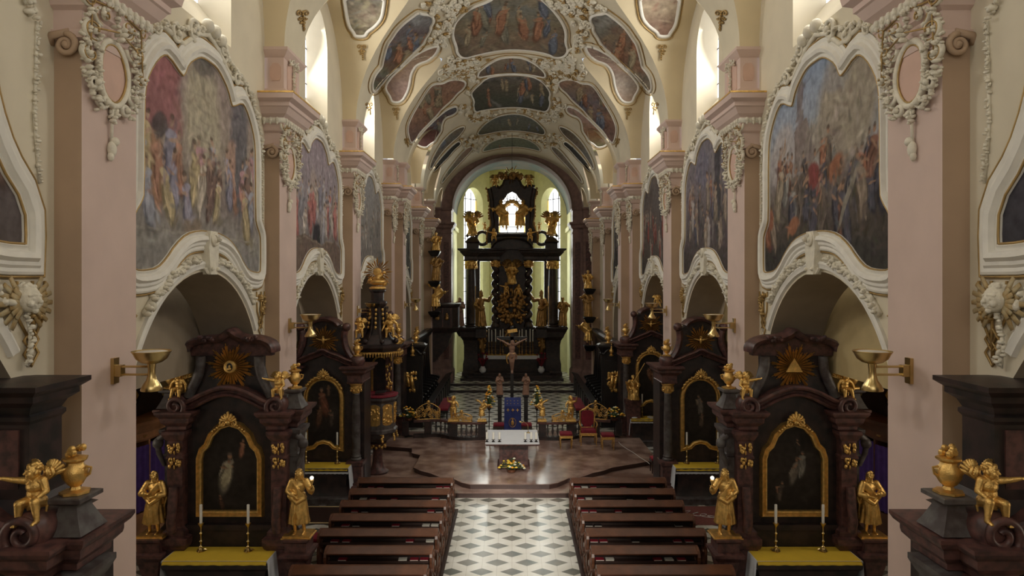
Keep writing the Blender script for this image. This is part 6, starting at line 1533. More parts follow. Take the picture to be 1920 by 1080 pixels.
MB().tube([(.13*math.cos(a), -.262, .72+.17*math.sin(a)) for a in [2*PI*i/24 for i in range(24)]], .012, 6, True).ell((0, -.258, .7), (.07, .015, .11), 8, 6).ell((0, -.258, .84), (.035, .015, .035), 8, 6).build('embroidered_emblem', 'gold_d', bc, smooth=180)
# crucifix and mourners
cr = thing('crucifix', 'tall dark crucifix with painted Christ figure behind the lectern', 'crucifix', (0, 27.2, .35))
MB().box(-.065, .065, .0, .09, 0, 4.2).box(-.62, .62, .0, .08, 3.66, 3.78).mould(rect(-.25, .25, -.2, .25), [(0, 0), (0, .1), (-.1, .2), (-.12, .5)]).build('cross', 'black', cr)
bd = mk(FIG['christ'], 'body', 'flesh', cr, (0, -.075, 2.42)); bd.scale = (1.32,)*3
m = MB(); P0 = Vector((0, -.09, 3.08))
for j in range(5): m.tube([(-.13, -.07, 3.13-.03*j), (-.03, -.17, 3.10-.035*j), (.06, -.17, 3.12-.025*j), (.13, -.06, 3.14-.03*j)], .022, 6)
m.tube([(-.1, -.12, 3.12), (-.22, -.1, 3.0), (-.2, -.08, 2.8), (-.15, -.08, 2.72)], lambda t: .045*(1-.4*t), 7); m.build('gilded_loincloth', 'gold', cr, smooth=180)
m = MB().box(-.19, .19, -.02, .0, -.065, .065).xf(Matrix.Translation((.02, -.01, 4.02)) @ Matrix.Rotation(-.14, 4, 'Y')); m.build('title_board', 'gold', cr)
for px, tx in ((937, 'left'), (986, 'right')):
    X = (px-960)*27.3/F
    statue('mourner', 'wooden_mourner', 'brown wooden mourning figure on a black post, %s of the crucifix' % tx, 'statue', (X, 27.3, 1.80), .88, 1 if tx == 'left' else -1, m='flesh')
    pp_ = MB().mould(rect(X-.08, X+.08, 27.22, 27.38), [(.08, .3), (.08, .4), (0, .48), (0, 1.7), (.05, 1.75), (.05, 1.8)]); tag(pp_.build('black_post', 'black'), 'slim black post carrying the %s mourning figure' % tx, 'post')
    stool('dark framed crimson stool behind the lectern, %s side' % tx, ((935-960 if tx == 'left' else 987-960)*26.2/F*1.0, 26.55, ZP), 'velvet', 'pew_d', .95)
# ------------------------------------------------------------------ communion rail with gilded grilles and little statues
for sg, tx in ((-1, 'left'), (1, 'right')):
    rl = thing('communion_rail', 'curved marble rail with small balusters, %s half' % tx, 'balustrade')
    pth = [(.88, 26.25), (1.2, 26.1), (1.7, 26.05), (2.1, 26.1), (2.4, 26.3), (2.6, 26.55), (3.0, 26.65), (3.5, 26.5), (4.0, 26.4)]
    pth = chaikin(pth, 2, False); pg = [(sg*a, b) for a, b in pth]
    def bar(z0, z1, hw): m = MB(); m.sweep(pg, [(-hw, z0), (-hw, z1), (hw, z1), (hw, z0)], lambda a, b, d: (a, b, d), False); return m.merge(MB().sweep(pg, [(-hw, z0), (hw, z0)], lambda a, b, d: (a, b, d), False))
    bar(.90, .98, .13).build('top_rail', 'marble_r', rl, smooth=20); bar(.30, .42, .13).build('bottom_rail', 'marble', rl, smooth=20)
    L = [0]
    for i in range(1, len(pg)): L.append(L[-1]+math.dist(pg[i-1], pg[i]))
    def at(s): k = max(0, min(len(L)-2, np.searchsorted(L, s)-1)); q = (s-L[k])/(L[k+1]-L[k]); return (pg[k][0]+(pg[k+1][0]-pg[k][0])*q, pg[k][1]+(pg[k+1][1]-pg[k][1])*q)
    for s0, s1 in ((0, .32), (1.1, 1.5), (2.3, 2.6), (3.2, 3.45)):
        a = at(s0+.02); b = at(s1); MB().mould(rect(min(a[0], b[0]), max(a[0], b[0]), (a[1]+b[1])/2-.11, (a[1]+b[1])/2+.11), [(0, .4), (0, .92)]).build('pier_block', 'marble', rl)
    for i in range(4):
        for s0 in (.38, 1.58): x, y = at(s0+.19*i); MB().lathe([(.05, 0), (.05, .03), (.02, .06), (.045, .17), (.05, .22), (.02, .36), (.045, .44), (.05, .48)], x, y, .42, 10).build('baluster', 'marble_g', rl, smooth=50)
    # gilded openwork
    for (sa, sb, hh, nm) in ((.55, 1.35, .34, 'inner'), (2.0, 2.9, .62, 'outer')):
        g = MB(); rr = random.Random(7); t2 = thing('gilded_grille', '%s gilded openwork grille on the %s communion rail' % (nm, tx), 'grille')
        N = 20; top = [at(sa+(sb-sa)*i/N)+(.98+hh*(.65+.35*math.sin(PI*i/N)),) for i in range(N+1)]; bot = [at(sa+(sb-sa)*i/N)+(.99,) for i in range(N+1)]
        g.tube(top, .018, 6); g.tube(bot, .018, 6); g.tube([bot[0], top[0]], .018, 6); g.tube([bot[-1], top[-1]], .018, 6)
        for i in range(46):
            s_ = rr.uniform(sa+.04, sb-.04); k = int((s_-sa)/(sb-sa)*N); z = rr.uniform(1.0, top[k][2]-.03); f = lambda a, b, d: (*at(min(max(a, sa), sb)), b)
            P = scroll(s_, z, rr.uniform(.05, .09), 1.2, rr.uniform(0, 6), rr.choice([-1, 1]), 14); g.tube([f(a, b, 0) for a, b in P], .010, 5)
        k = N//2; g.ell((top[k][0], top[k][1], top[k][2]+.05), (.07, .04, .07), 8, 6)
        g.build('openwork', 'gold', t2, smooth=180)
    for s_, kd, hh, nm in ((.16, 'dancer', .85, 'inner'), (1.3, 'putto_stand', .98, 'outer')):
        x, y = at(s_); statue(kd, 'gilded_statuette', '%s gilded statuette standing on the %s communion rail' % (nm, tx), 'statuette', (x, y-.0, 1.08), hh*.9, sg, base=.115)
    # long red kneeling bench inside the chancel
    b = thing('kneeling_bench', 'crimson cushioned bench inside the %s chancel stalls' % tx, 'bench', (sg*2.95, 30.4, .352)); MB().mould(rect(-.22, .22, -1.3, 1.3), [(-.01, .46), (.01, .49), (0, .56), (-.06, .58)]).build('cushion', 'velvet', b, smooth=50)
    MB().box(-.22, .22, -1.3, 1.3, .38, .46).build('frame', 'black', b)
    for sx in (-1, 1):
        for sy in (-1, 1): MB().mould(rect(sx*.17-.03, sx*.17+.03, sy*1.22-.03, sy*1.22+.03), [(0, 0), (0, .38)]).build('leg', 'black', b)
    # ---------------- choir stalls
    st = thing('choir_stalls', 'black carved choir stalls along the %s side of the chancel' % tx, 'choir stalls')
    X = lambda x: sg*x
    def bx(x0, x1, y0, y1, z0, z1): return MB().box(min(X(x0), X(x1)), max(X(x0), X(x1)), y0, y1, z0, z1)
    bx(4.4, 4.55, 28.0, 36.4, .3, 3.7).build('back_wall', 'black', st)
    bx(3.66, 4.55, 27.9, 28.05, .3, 3.5).merge(bx(3.78, 4.45, 27.86, 27.9, .7, 3.1)).build('end_panel', 'black', st)
    q = [(X(3.55), 27.8), (X(4.6), 27.8), (X(4.6), 36.4), (X(4.25), 36.4), (X(4.25), 29.2), (X(3.55), 28.3)]; q = q if area2(q) > 0 else q[::-1]
    MB().mould(q, [(-.08, 3.45), (-.04, 3.5), (0, 3.6), (.05, 3.66), (.05, 3.74), (-.06, 3.8)]).build('canopy_cornice', 'black', st, smooth=20)
    cc = MB(); cc.tube([(X(3.6), 27.85, 3.42), (X(3.75), 27.82, 3.36), (X(3.85), 27.82, 3.5), (X(4.0), 27.82, 3.6)], .05, 8); cc.ell((X(3.62), 27.85, 3.4), .08, 8, 6); cc.build('canopy_scroll', 'black', st, smooth=180)
    for i in range(10):
        y = 28.6+.78*i
        d = MB().prism([(0, .35), (.62, .35), (.62, .8), (.5, 1.1), (.62, 1.25), (.5, 1.4), (.15, 1.45), (.1, 2.2), (0, 3.4)], y-.03, y+.03, lambda a, b, c: (X(4.4-a), c, b)); d.ell((X(3.82), y, 1.32), .07, 8, 6); d.ell((X(3.88), y, .95), .06, 8, 6); d.build('seat_divider', 'black', st, smooth=30)
        if i < 9:
            bx(3.9, 4.4, y+.04, y+.74, .85, .9).build('seat', 'pew_d', st); bx(4.36, 4.4, y+.12, y+.66, 1.5, 3.0).build('back_panel', 'pew_d', st)
    dk = MB(); dk.prism([(3.32, .35), (3.4, .35), (3.4, 1.3), (3.55, 1.28), (3.55, 1.33), (3.2, 1.45), (3.2, 1.4), (3.32, 1.36)], 27.6, 36.6, lambda a, b, c: (X(a), c, b)); dk.build('desk_front', 'black', st)
    for i in range(9): y = 27.9+.96*i; bx(3.27, 3.32, y, y+.7, .5, 1.2).build('desk_panel', 'black', st)
    # gilt reliefs on the end panel
    rel = MB(); rr = random.Random(12)
    for j in range(26): rel.ell((X(4.12)+rr.uniform(-.2, .2), 27.83, 2.25+rr.uniform(-.38, .38)), (.06, .04, .09), 6, 5)
    rel.cap((X(4.05), 27.82, 2.0), (X(4.1), 27.8, 2.45), .09, .07); rel.ell((X(4.1), 27.79, 2.6), .07, 10, 8); rel.cap((X(4.2), 27.82, 2.1), (X(4.25), 27.8, 2.4), .08, .06); rel.ell((X(4.28), 27.79, 2.5), .06, 10, 8); rel.cap((X(4.1), 27.8, 2.42), (X(4.36), 27.78, 2.55), .04, .025); rel.cap((X(4.05), 27.8, 2.42), (X(3.88), 27.78, 2.35), .04, .025)
    rel.build('gilt_relief', 'gold', st, smooth=180)
    fl = MB().lathe([(.09, 0), (.1, .03), (.04, .08), (.09, .16), (.1, .22), (.04, .3), (.06, .36), (.03, .44), (.005, .52)], X(4.05), 27.79, 3.3, 12); fl.build('gilt_finial', 'gold', st, smooth=60)
    for y, nm in ((28.0, 'front'), (31.2, 'middle')):
        u = MB(); urn(u, 0, 0, 0, .5); o = u.build('gilded_urn', 'gold', smooth=50); o.location = (X(4.35 if y > 30 else 3.95), y, 3.805); tag(o, 'gilded urn on the %s of the %s choir stalls' % (nm, tx), 'urn')
    # balcony box and sculpture near the apse
    if sg < 0:
        bb = thing('oratory_balcony', 'dark panelled balcony beside the apse, left', 'balcony', (0, 0, 0))
        MB().mould([(-4.7, 36.9), (-3.2, 36.9), (-2.95, 37.3), (-2.95, 38.35), (-4.7, 38.35)], [(-.1, 3.5), (0, 3.65), (.04, 3.75), (0, 3.8), (0, 4.85), (.06, 4.9), (.1, 5.0), (.1, 5.06), (0, 5.08)]).build('box', 'marble', bb, smooth=20)
        for x in (-4.3, -3.75, -3.3): MB().mould(rect(x-.03, x+.03, 36.87, 36.93), [(0, 3.8), (0, 4.85)]).build('stile', 'marble_r', bb)
        for x in (-4.02, -3.52):
            m = MB().ell((x, 36.86, 4.4), (.1, .06, .14), 10, 8).ell((x, 36.84, 4.28), (.13, .06, .1), 8, 6); m.ell((x, 36.82, 4.5), (.06, .05, .08), 8, 6); m.build('gilt_bust', 'gold_d', bb, smooth=180)
        MB().prism([(-4.6, 3.6), (-3.2, 3.6), (-3.6, 2.6), (-4.2, 1.9), (-4.6, 1.8)], 37.2, 38.2, XZ).build('bracket', 'marble', bb)
    for z, h_, kd in ((4.7 if sg < 0 else 2.9, 1.5, 'dancer'), (6.3 if sg < 0 else 4.4, 1.5, 'king'), (7.9 if sg < 0 else 5.9, 1.3, 'angel')):
        m = 'gold_d' if sg < 0 or kd != 'king' else 'black'
        statue(kd, 'wall_sculpture', '%s dark sculpture of the %s stack beside the apse' % ({'dancer': 'lowest', 'king': 'middle', 'angel': 'topmost'}[kd], tx), 'sculpture', (sg*4.02, 36.15, z), h_, sg, m=m)
        MB().mould(rect(sg*4.1-.28, sg*4.1+.28, 35.9, 36.45), [(-.12, z-.3), (0, z-.12), (.04, z-.02), (0, z)]).build('trim_bracket_%d' % int(z*10), 'black')['kind'] = 'structure'
# ------------------------------------------------------------------ pulpit
pu = thing('pulpit', 'dark marble and gilt pulpit with tall canopy against the third left pier', 'pulpit', (-4.37, 22.2, .15))
MB().lathe([(.34, 0), (.36, .06), (.28, .12), (.2, .2), (.16, .4), (.15, .7), (.17, .85), (.26, .95), (.3, 1.0)], n=16).build('stem', 'marble_r', pu, smooth=35)
m = MB(); r = random.Random(3)
for i in range(16): a = 2*PI*i/16; m.ell((.24*math.cos(a), .24*math.sin(a), .86+.06*(i % 2)), (.05, .05, .06), 6, 5)
m.build('gilt_collar', 'gold', pu, smooth=180)
def octa(r0, ph=PI/8): return [(r0*math.cos(ph+PI/4*i), r0*math.sin(ph+PI/4*i)) for i in range(8)]
MB().mould(octa(.62), [(-.38, .98), (-.32, 1.02), (-.08, 1.2), (-.02, 1.32), (.04, 1.38), (.04, 1.46), (-.02, 1.5), (-.03, 2.34), (.02, 2.38), (.06, 2.44), (.06, 2.5), (-.06, 2.52)]).build('basket', 'marble_g', pu, smooth=20)
MB().mould(octa(.62), [(.02, 2.51), (.06, 2.53), (.05, 2.58), (-.05, 2.6), (-.1, 2.57)]).build('crimson_cushion', 'velvet', pu, smooth=60)
for i in range(8):
    a = PI/4*i+PI/4*0; R = Matrix.Rotation(a, 4, 'Z'); m = MB(); r = random.Random(i)
    m.prism(chaikin([(-.17, 1.62), (.17, 1.62), (.2, 1.8), (.16, 2.1), (.2, 2.24), (0, 2.32), (-.2, 2.24), (-.16, 2.1), (-.2, 1.8)], 1), .53, .56, lambda p, q, d: (d, p, q))
    for j in range(18): m.ell((.565, r.uniform(-.16, .16), 1.95+r.uniform(-.27, .3)), (.035, .04, .05), 6, 5)
    m.xf(R); m.build('gilt_relief_panel', 'gold', pu, smooth=40)
    m = MB()
    for j in range(6): m.ell((.60+.01*j, r.uniform(-.05, .05), 1.36-.045*j), (.04, .05, .04), 6, 5)
    m.xf(R @ Matrix.Rotation(PI/8, 4, 'Z')); m.build('gilt_drop', 'gold', pu, smooth=180)
m = MB(); m.prism([(-.16, 2.62), (.16, 2.66), (.16, 2.70), (-.16, 2.68)], -.2, .12, lambda a, b, d: (a+.15, d-.2, b)); tag(m.build('reading_book', 'darkcov'), 'open dark book on the crimson pulpit cushion', 'book').location = (-4.37, 22.2, .15)
bkp = MB().box(-.52, -.42, -.45, .6, 2.5, 4.0).box(-.5, .35, .48, .58, 2.5, 4.0); bkp.build('back_panel', 'marble', pu)
m = MB().prism([(-.3, 2.5), (-.3, 3.4)]+arcp(0, 3.4, .3, .35, PI, 0, 12)[1:-1]+[(.3, 3.4), (.3, 2.5), (.24, 2.5), (.24, 3.4)]+arcp(0, 3.4, .24, .29, 0, PI, 12)[1:-1]+[(-.24, 3.4), (-.24, 2.5)], .44, .49, XZ); m.build('gilt_door_arch', 'gold', pu)
pil = MB().mould(rect(.2, .42, .3, .52), [(0, 2.5), (0, 3.95)]); pil.build('corner_post', 'marble_r', pu)
m = MB(); r = random.Random(4)
for j in range(30): m.ell((.31+r.uniform(-.1, .1), .29, 2.6+r.uniform(0, 1.3)), (.035, .03, .06), 6, 5)
m.build('gilt_festoon', 'gold', pu, smooth=180)
MB().mould(octa(.80), [(-.1, 3.95), (-.05, 4.0), (0, 4.06), (.06, 4.12), (.06, 4.2), (-.1, 4.22)]).mould(octa(.60), [(.08, 4.2), (.0, 4.3), (-.2, 4.5), (-.32, 4.8), (-.36, 5.1), (-.37, 5.35), (-.30, 5.42), (-.26, 5.5), (-.26, 5.56), (-.36, 5.6), (-.36, 5.85), (-.3, 5.9), (-.3, 5.95), (-.4, 5.97)]).build('canopy', 'marble', pu, smooth=20)
m = MB()
for i in range(8):
    a, b = octa(.83)[i], octa(.83)[(i+1) % 8]
    m.sweep([a, b], [(-.015, 3.94), (-.015, 3.99), (.015, 3.99), (.015, 3.94)], lambda p, q, d: (p, q, d), False)
    for j in range(7): q = (j+.5)/7; m.cap((a[0]+(b[0]-a[0])*q, a[1]+(b[1]-a[1])*q, 3.93), (a[0]+(b[0]-a[0])*q, a[1]+(b[1]-a[1])*q, 3.84), .035, .02, 6)
m.build('gilt_fringe', 'gold', pu, smooth=60)
for i in range(8):
    a = PI/8+PI/4*i; m = MB(); m.tube([(.72*math.cos(a), .72*math.sin(a), 4.28), (.5*math.cos(a), .5*math.sin(a), 4.34), (.34*math.cos(a), .34*math.sin(a), 4.7), (.27*math.cos(a), .27*math.sin(a), 5.2), (.32*math.cos(a), .32*math.sin(a), 5.4)], .045, 6); m.ell((.7*math.cos(a), .7*math.sin(a), 4.32), .08, 8, 6); m.build('canopy_rib', 'marble', pu, smooth=60)
    a = PI/4*i; m = MB(); r = random.Random(i)
    for j in range(5): m.ell(((.27+.02*j)*math.cos(a), (.27+.02*j)*math.sin(a), 5.3-.14*j), (.045, .045, .06), 6, 5)
    m.build('gilt_ornament', 'gold', pu, smooth=180)
sb = MB().ell((0, 0, 6.2), (.28, .2, .12), 10, 8); r = random.Random(6)
for j in range(14): sb.ell((r.uniform(-.25, .25), r.uniform(-.15, .15), 6.1+r.uniform(0, .25)), r.uniform(.06, .1), 8, 6)
sb.cap((-.05, -.1, 6.3), (.15, -.12, 6.42), .09, .07); sb.ell((.24, -.14, 6.5), .06, 8, 6); sb.lathe([(.26, 0), (.28, .05), (.2, .1)], z=5.96); sb.build('gilt_cloud_with_lamb', 'gold', pu, smooth=180)
sunburst(pu, 0, -.02, 6.52, .52, 'gold', 30, None, 'gold')
statue('putto_lean', 'gilded_putto', 'big gilded putto sitting on the right side of the pulpit canopy', 'putto', (-3.92, 21.95, 4.72), .92, wing=(0, .10, .36), L_=.34)
statue('putto_reach', 'gilded_putto', 'gilded putto on the left side of the pulpit canopy', 'putto', (-4.85, 21.75, 4.70), .8, wing=(0, .10, .36), L_=.3)
statue('dancer', 'gilded_angel', 'small gilded angel leaning from the pulpit canopy rim', 'statue', (-3.68, 22.0, 4.05), .62, -1)
# ------------------------------------------------------------------ confessionals in the aisles
for sg, tx in ((-1, 'left'), (1, 'right')):
    c = thing('confessional', 'wooden confessional with purple curtain in the %s aisle' % tx, 'confessional', (sg*9.5, 17.0, 0), 0); c.scale = (-sg, 1, 1)   # local +x points to the nave
    w1 = 'conf' if sg < 0 else 'pew'
    MB().mould([(0, -1.4), (.75, -1.4), (.95, -.8), (.95, .8), (.75, 1.4), (0, 1.4)], [(.03, 0), (.03, .12), (0, .15), (0, .3)]).build('base', w1, c, smooth=20)
    pl = [(0, -1.38), (.7, -1.38), (.9, -.8), (.9, .8), (.7, 1.38), (0, 1.38)]
    MB().box(0, .1, -1.35, 1.35, .3, 2.7).build('back', 'pew_d', c)
    for a, b in (((.7, -1.38), (.9, -.8)), ((.9, .8), (.7, 1.38))): pass
    for y in (-1.38, -.8, .8, 1.32): x1 = .7 if abs(y) > 1 else .9; MB().mould(rect(0, x1, y, y+.06) if abs(y) > 1 else rect(0, x1, y-.04, y+.04), [(0, .3), (0, 2.75)]).build('side_wall', w1, c)
    MB().box(.86, .9, -.76, .76, .3, 1.25).box(.88, .92, -.6, .6, .42, 1.12).build('door', w1, c)
    MB().prism([(-1.32, .3), (-.84, .3), (-.84, 1.0), (-1.32, 1.0)], 0, .04, lambda a, b, d: (.72+(a+1.38)/.58*.2+d, a, b)).build('side_panel', w1, c)
    m = MB(); n = 30; vs = []
    for i in range(n+1): y = -.74+1.48*i/n; vs += [(.84+.03*math.sin(i*1.4), y, 2.55), (.84+.04*math.sin(i*1.4+.5), y, 1.27)]
    m.add(vs, [(2*i, 2*i+1, 2*i+3, 2*i+2) for i in range(n)]); m.build('purple_curtain', 'purple', c, smooth=180)
    m = MB(); vs = []
    for i in range(13): y = -1.32+.48*i/12; vs += [(.72+(y+1.38)/.58*.2+.02*math.sin(i*1.6), y, 2.55), (.72+(y+1.38)/.58*.2+.03*math.sin(i*1.6), y, 1.02)]
    m.add(vs, [(2*i, 2*i+1, 2*i+3, 2*i+2) for i in range(12)]); m.build('purple_curtain', 'purple', c, smooth=180)
    MB().mould(pl, [(0, 2.65), (.03, 2.7), (.03, 2.85), (.08, 2.95), (.12, 3.05), (.12, 3.12), (-.05, 3.16)]).build('cornice', w1, c, smooth=20)
    m = MB().prism(chaikin([(-1.0, 3.1), (1.0, 3.1), (.8, 3.35), (.5, 3.5), (.3, 4.1), (.15, 4.35), (-.15, 4.35), (-.3, 4.1), (-.5, 3.5), (-.8, 3.35)], 1), .1, .5, lambda a, b, d: (d, a, b)); m.build('carved_crest', 'pew_d', c)
    MB().box(.28, .32, -.02, .02, 4.33, 4.75).box(.28, .32, -.12, .12, 4.55, 4.59).build('cross', 'black', c)
    m = MB(); r = random.Random(5)
    for j in range(20): y = r.uniform(-1, 1); m.ell((.75, y, 2.78), (.03, .06, .05), 6, 4)
    m.sweep([(-1.0, 2.78), (1.0, 2.78)], [(-.02, .74), (-.02, .9), (.02, .9), (.02, .74)], lambda a, b, d: (d, a, b), False); m.build('carved_frieze', 'gold_d', c, smooth=60)
    # a gilded statue over the right confessional as in the photo
    statue('putto_stand', 'gilded_putto', 'gilded putto on top of the %s confessional' % tx, 'putto', (sg*(9.5-.45), 16.2, 3.165), .85, sg)
# ------------------------------------------------------------------ high altar
k = 40.5/F
def HA(px, py): return ((px-960)*k, CZ-(py-520)*k)
ha = thing('high_altar', 'towering black and gilt high altar in front of the apse windows', 'altar', (0, 40.5, 0))
def hz(py): return CZ-(py-520)*k
def hx(px): return (px-960)*k
for i, (w_, d_, z) in enumerate(((2.95, 1.35, .72), (2.6, 1.1, .86), (2.2, .9, 1.0))):
    MB().mould(rect(-w_, w_, -d_-.2, .6), [(0, .5), (0, z-.02), (-.02, z)]).build('step', 'marble', ha)
MB().mould(rect(-1.62, 1.55, -.75, .2), [(0, 1.0), (.0, 1.1), (-.08, 1.2), (-.08, 1.75), (0, 1.88), (.05, 1.92)]).build('altar_table', 'marble', ha, smooth=20)
MB().box(-1.66, 1.6, -.79, .2, 1.92, 1.945).box(-1.66, 1.6, -.80, -.79, 1.74, 1.945).build('white_cloth', 'whitecloth', ha)
MB().box(-1.6, 1.54, -.70, .2, 1.945, 1.96).build('yellow_runner', 'yelcloth', ha)
MB().mould(rect(-1.5, 1.5, -.2, .3), [(0, 1.9), (0, 2.3), (.04, 2.35), (.04, 2.42)]).mould(rect(-.45, .45, -.35, .2), [(0, 2.3), (0, 3.2), (.05, 3.3), (-.1, 3.45), (-.3, 3.6)]).build('tabernacle', 'marble', ha, smooth=20)
m = MB(); r = random.Random(8)
for j in range(60): x = r.uniform(-.45, .45); m.ell((x, -.38, r.uniform(2.4, 3.4)), (.06, .03, .07), 6, 5)
for e in (-1, 1):
    for j in range(26): m.ell((e*1.72+r.uniform(-.22, .22), -.5, 2.75+r.uniform(-.6, .6)), (.1, .08, .1), 6, 5)
    m.tube([(e*1.72, -.45, 2.0), (e*1.8, -.45, 2.7), (e*1.68, -.45, 3.3)], .14, 6)
m.build('gilt_carving', 'gold_d', ha, smooth=180)
for e in (-1, 1):
    P = MB().mould(rect(min(e*1.95, e*2.88), max(e*1.95, e*2.88), -.45, .5), [(.06, .6), (.06, .9), (0, 1.0), (.0, 1.4), (-.06, 1.7), (-.06, 2.5), (0, 2.8), (.1, 2.95), (.14, 3.0), (.16, 3.3), (.24, 3.4), (.28, 3.5), (.28, 3.56), (0, 3.6)]); P.build('pedestal', 'marble', ha, smooth=20)
    P = MB().mould(rect(min(e*1.0, e*2.0), max(e*1.0, e*2.0), -.1, .5), [(0, .6), (0, 3.3), (.06, 3.4), (.06, 3.56), (0, 3.58)]); P.build('predella_wall', 'marble', ha, smooth=20)
    cx = e*2.42; z0 = 3.58
    MB().lathe([(.36, 0), (.37, .08), (.3, .14), (.33, .2), (.29, .28), (.3, .6), (.29, 2.2), (.25, 3.35), (.28, 3.38), (.25, 3.42)], cx, -.1, z0, 22).build('column', 'marble', ha, smooth=40)
    c = MB().lathe([(.25, 0), (.3, .1), (.28, .2), (.36, .38), (.34, .42), (.4, .5)], cx, -.1, z0+3.4, 18); r = random.Random(3)
    for j in range(18): a = 2*PI*j/18; c.ell((cx+.32*math.cos(a), -.1+.32*math.sin(a), z0+3.52+.16*(j % 2)), (.07, .07, .1), 6, 5)
    c.build('gilt_capital', 'gold', ha, smooth=60)
    MB().box(min(e*2.5, e*2.75), max(e*2.5, e*2.75), .1, .5, 3.58, 7.6).box(min(e*1.92, e*2.7), max(e*1.92, e*2.7), .22, .5, 3.58, 7.6).build('rear_pilaster', 'marble', ha)
    # twisted column
    cx2 = e*.98; vs = []; P_ = []
    for i in range(61):
        t = i/60; z = z0+.25+3.3*t; a = t*2*PI*6.5*e; P_.append((cx2+.085*math.cos(a), -.2+.085*math.sin(a), z))
    tw = MB().tube(P_, .165, 12); tw.lathe([(.28, 0), (.28, .1), (.2, .2), (.22, .3)], cx2, -.2, z0, 16); tw.build('twisted_column', 'marble', ha, smooth=60)
    c = MB().lathe([(.2, 0), (.24, .1), (.22, .2), (.3, .35), (.3, .42)], cx2, -.2, z0+3.5, 16)
    for j in range(14): a = 2*PI*j/14; c.ell((cx2+.25*math.cos(a), -.2+.25*math.sin(a), z0+3.62+.12*(j % 2)), (.06, .06, .08), 6, 5)
    c.build('gilt_capital', 'gold', ha, smooth=60)
    E = [(0, 7.45), (.04, 7.5), (.0, 7.55), (0, 7.72), (.1, 7.82), (.22, 7.95), (.24, 8.02), (.36, 8.1), (.38, 8.18), (0, 8.22)]
    pl = [(e*.72, .5), (e*.72, -.45), (e*1.3, -.45), (e*1.3, -.1), (e*2.05, -.1), (e*2.05, -.42), (e*2.8, -.42), (e*2.8, .5)]; pl = pl if area2(pl) > 0 else pl[::-1]
    MB().mould(pl, E).build('entablature', 'marble_r' if 0 else 'marble', ha, smooth=20)
    # block, volute ring and upper side scroll
    MB().mould(rect(min(e*1.95, e*2.7), max(e*1.95, e*2.7), -.25, .35), [(0, 8.2), (0, 8.5), (.05, 8.6), (-.05, 8.75), (-.3, 8.95)]).build('side_block', 'marble', ha, smooth=20)
    v = MB().tube([(e*1.76+.36*math.cos(a), 0, 8.82+.38*math.sin(a)) for a in [PI*.0+2*PI*i/28 for i in range(28)]], .10, 8, True); v.tube([(e*2.1, 0, 9.1), (e*2.3, 0, 9.2), (e*2.55, 0, 9.1), (e*2.7, 0, 8.9)], .09, 8)
    v.build('volute_ring', 'marble', ha, smooth=60)
    s_ = chaikin([(e*1.30, 8.3), (e*1.38, 8.9), (e*1.28, 9.3), (e*1.1, 9.6), (e*1.22, 10.2), (e*1.18, 11.0), (e*1.30, 11.5), (e*1.36, 11.9)], 2, False)
    MB().tube([(a, -.05, b) for a, b in s_], .14, 8, flat=1.2, up=(0, 1, 0)).build('upper_scroll', 'marble', ha, smooth=60)
    g = MB(); r = random.Random(5)
    for j in range(22): q = j/21; a, b = s_[int(q*(len(s_)-1))]; g.ell((a+e*.16+r.uniform(-.04, .04), -.1, b), (.06, .05, .09), 6, 5)
    g.tube([(a+e*.13, -.08, b) for a, b in s_], .04, 5); g.build('gilt_edge_foliage', 'gold_d', ha, smooth=180)
MB().box(-1.05, 1.05, .15, .5, .6, 3.58).build('table_back_wall', 'marble', ha)
# central niche wall and upper window tier as one carved screen with an opening
MB().box(-.85, .85, .0, .5, 3.4, 8.6).build('niche_wall', 'marble', ha)
arc = arcp(0, 8.15, 1.15, .62, PI, 0, 20); m = MB(); m.sweep(arc, [(-.02, .4), (-.02, -.5), (.06, -.58), (.12, -.5), (.12, .4)], XZ, False); m.prism(arc, -.3, .35, XZ); m.build('central_arch', 'marble', ha, smooth=35)
MB().mould(rect(-1.25, 1.25, -.2, .3), [(0, 8.4), (0, 8.9), (.08, 8.98), (.1, 9.08), (0, 9.12)]).build('upper_base', 'marble', ha, smooth=20)
out_ = [(-1.25, 9.1), (1.25, 9.1), (1.15, 9.6), (1.2, 11.0), (1.32, 11.5), (1.3, 11.85), (.95, 11.95), (.72, 11.75), (.5, 11.95), (.35, 12.35), (0, 12.5), (-.35, 12.35), (-.5, 11.95), (-.72, 11.75), (-.95, 11.95), (-1.3, 11.85), (-1.32, 11.5), (-1.2, 11.0), (-1.15, 9.6)]
inn_ = [(-.78, 9.18), (.78, 9.18), (.78, 10.75), (.70, 10.95), (.45, 11.15), (.25, 11.45), (0, 11.58), (-.25, 11.45), (-.45, 11.15), (-.70, 10.95), (-.78, 10.75)]
tr = tessellate_polygon([[Vector((a, b, 0)) for a, b in out_], [Vector((a, b, 0)) for a, b in inn_]]); al_ = out_+inn_; n = len(al_); no_ = len(out_)
m = MB(); m.v = [(a, .0, b) for a, b in al_]+[(a, .35, b) for a, b in al_]; m.f = [tuple(t) for t in tr]+[tuple(i+n for i in reversed(t)) for t in tr]
m.f += [(i, (i+1) % no_, (i+1) % no_+n, i+n) for i in range(no_)]+[(no_+i, no_+(i+1) % len(inn_), no_+(i+1) % len(inn_)+n, no_+i+n) for i in range(len(inn_))]
m.build('window_tier_screen', 'marble', ha)
MB().sweep([(a*1.04, b) for a, b in out_[5:15]], [(-.1, .4), (-.1, -.1), (-.03, -.15), (.02, -.1), (.02, .4)], XZ, False).build('top_cornice', 'marble', ha, smooth=30)
m = MB(); r = random.Random(2)
for j in range(10): a = PI*j/9; m.tube([(.35*math.cos(a), -.05, 10.85+.1*math.sin(a)), (.8*math.cos(a), -.05, 10.8+.6*math.sin(a))], .02, 5)
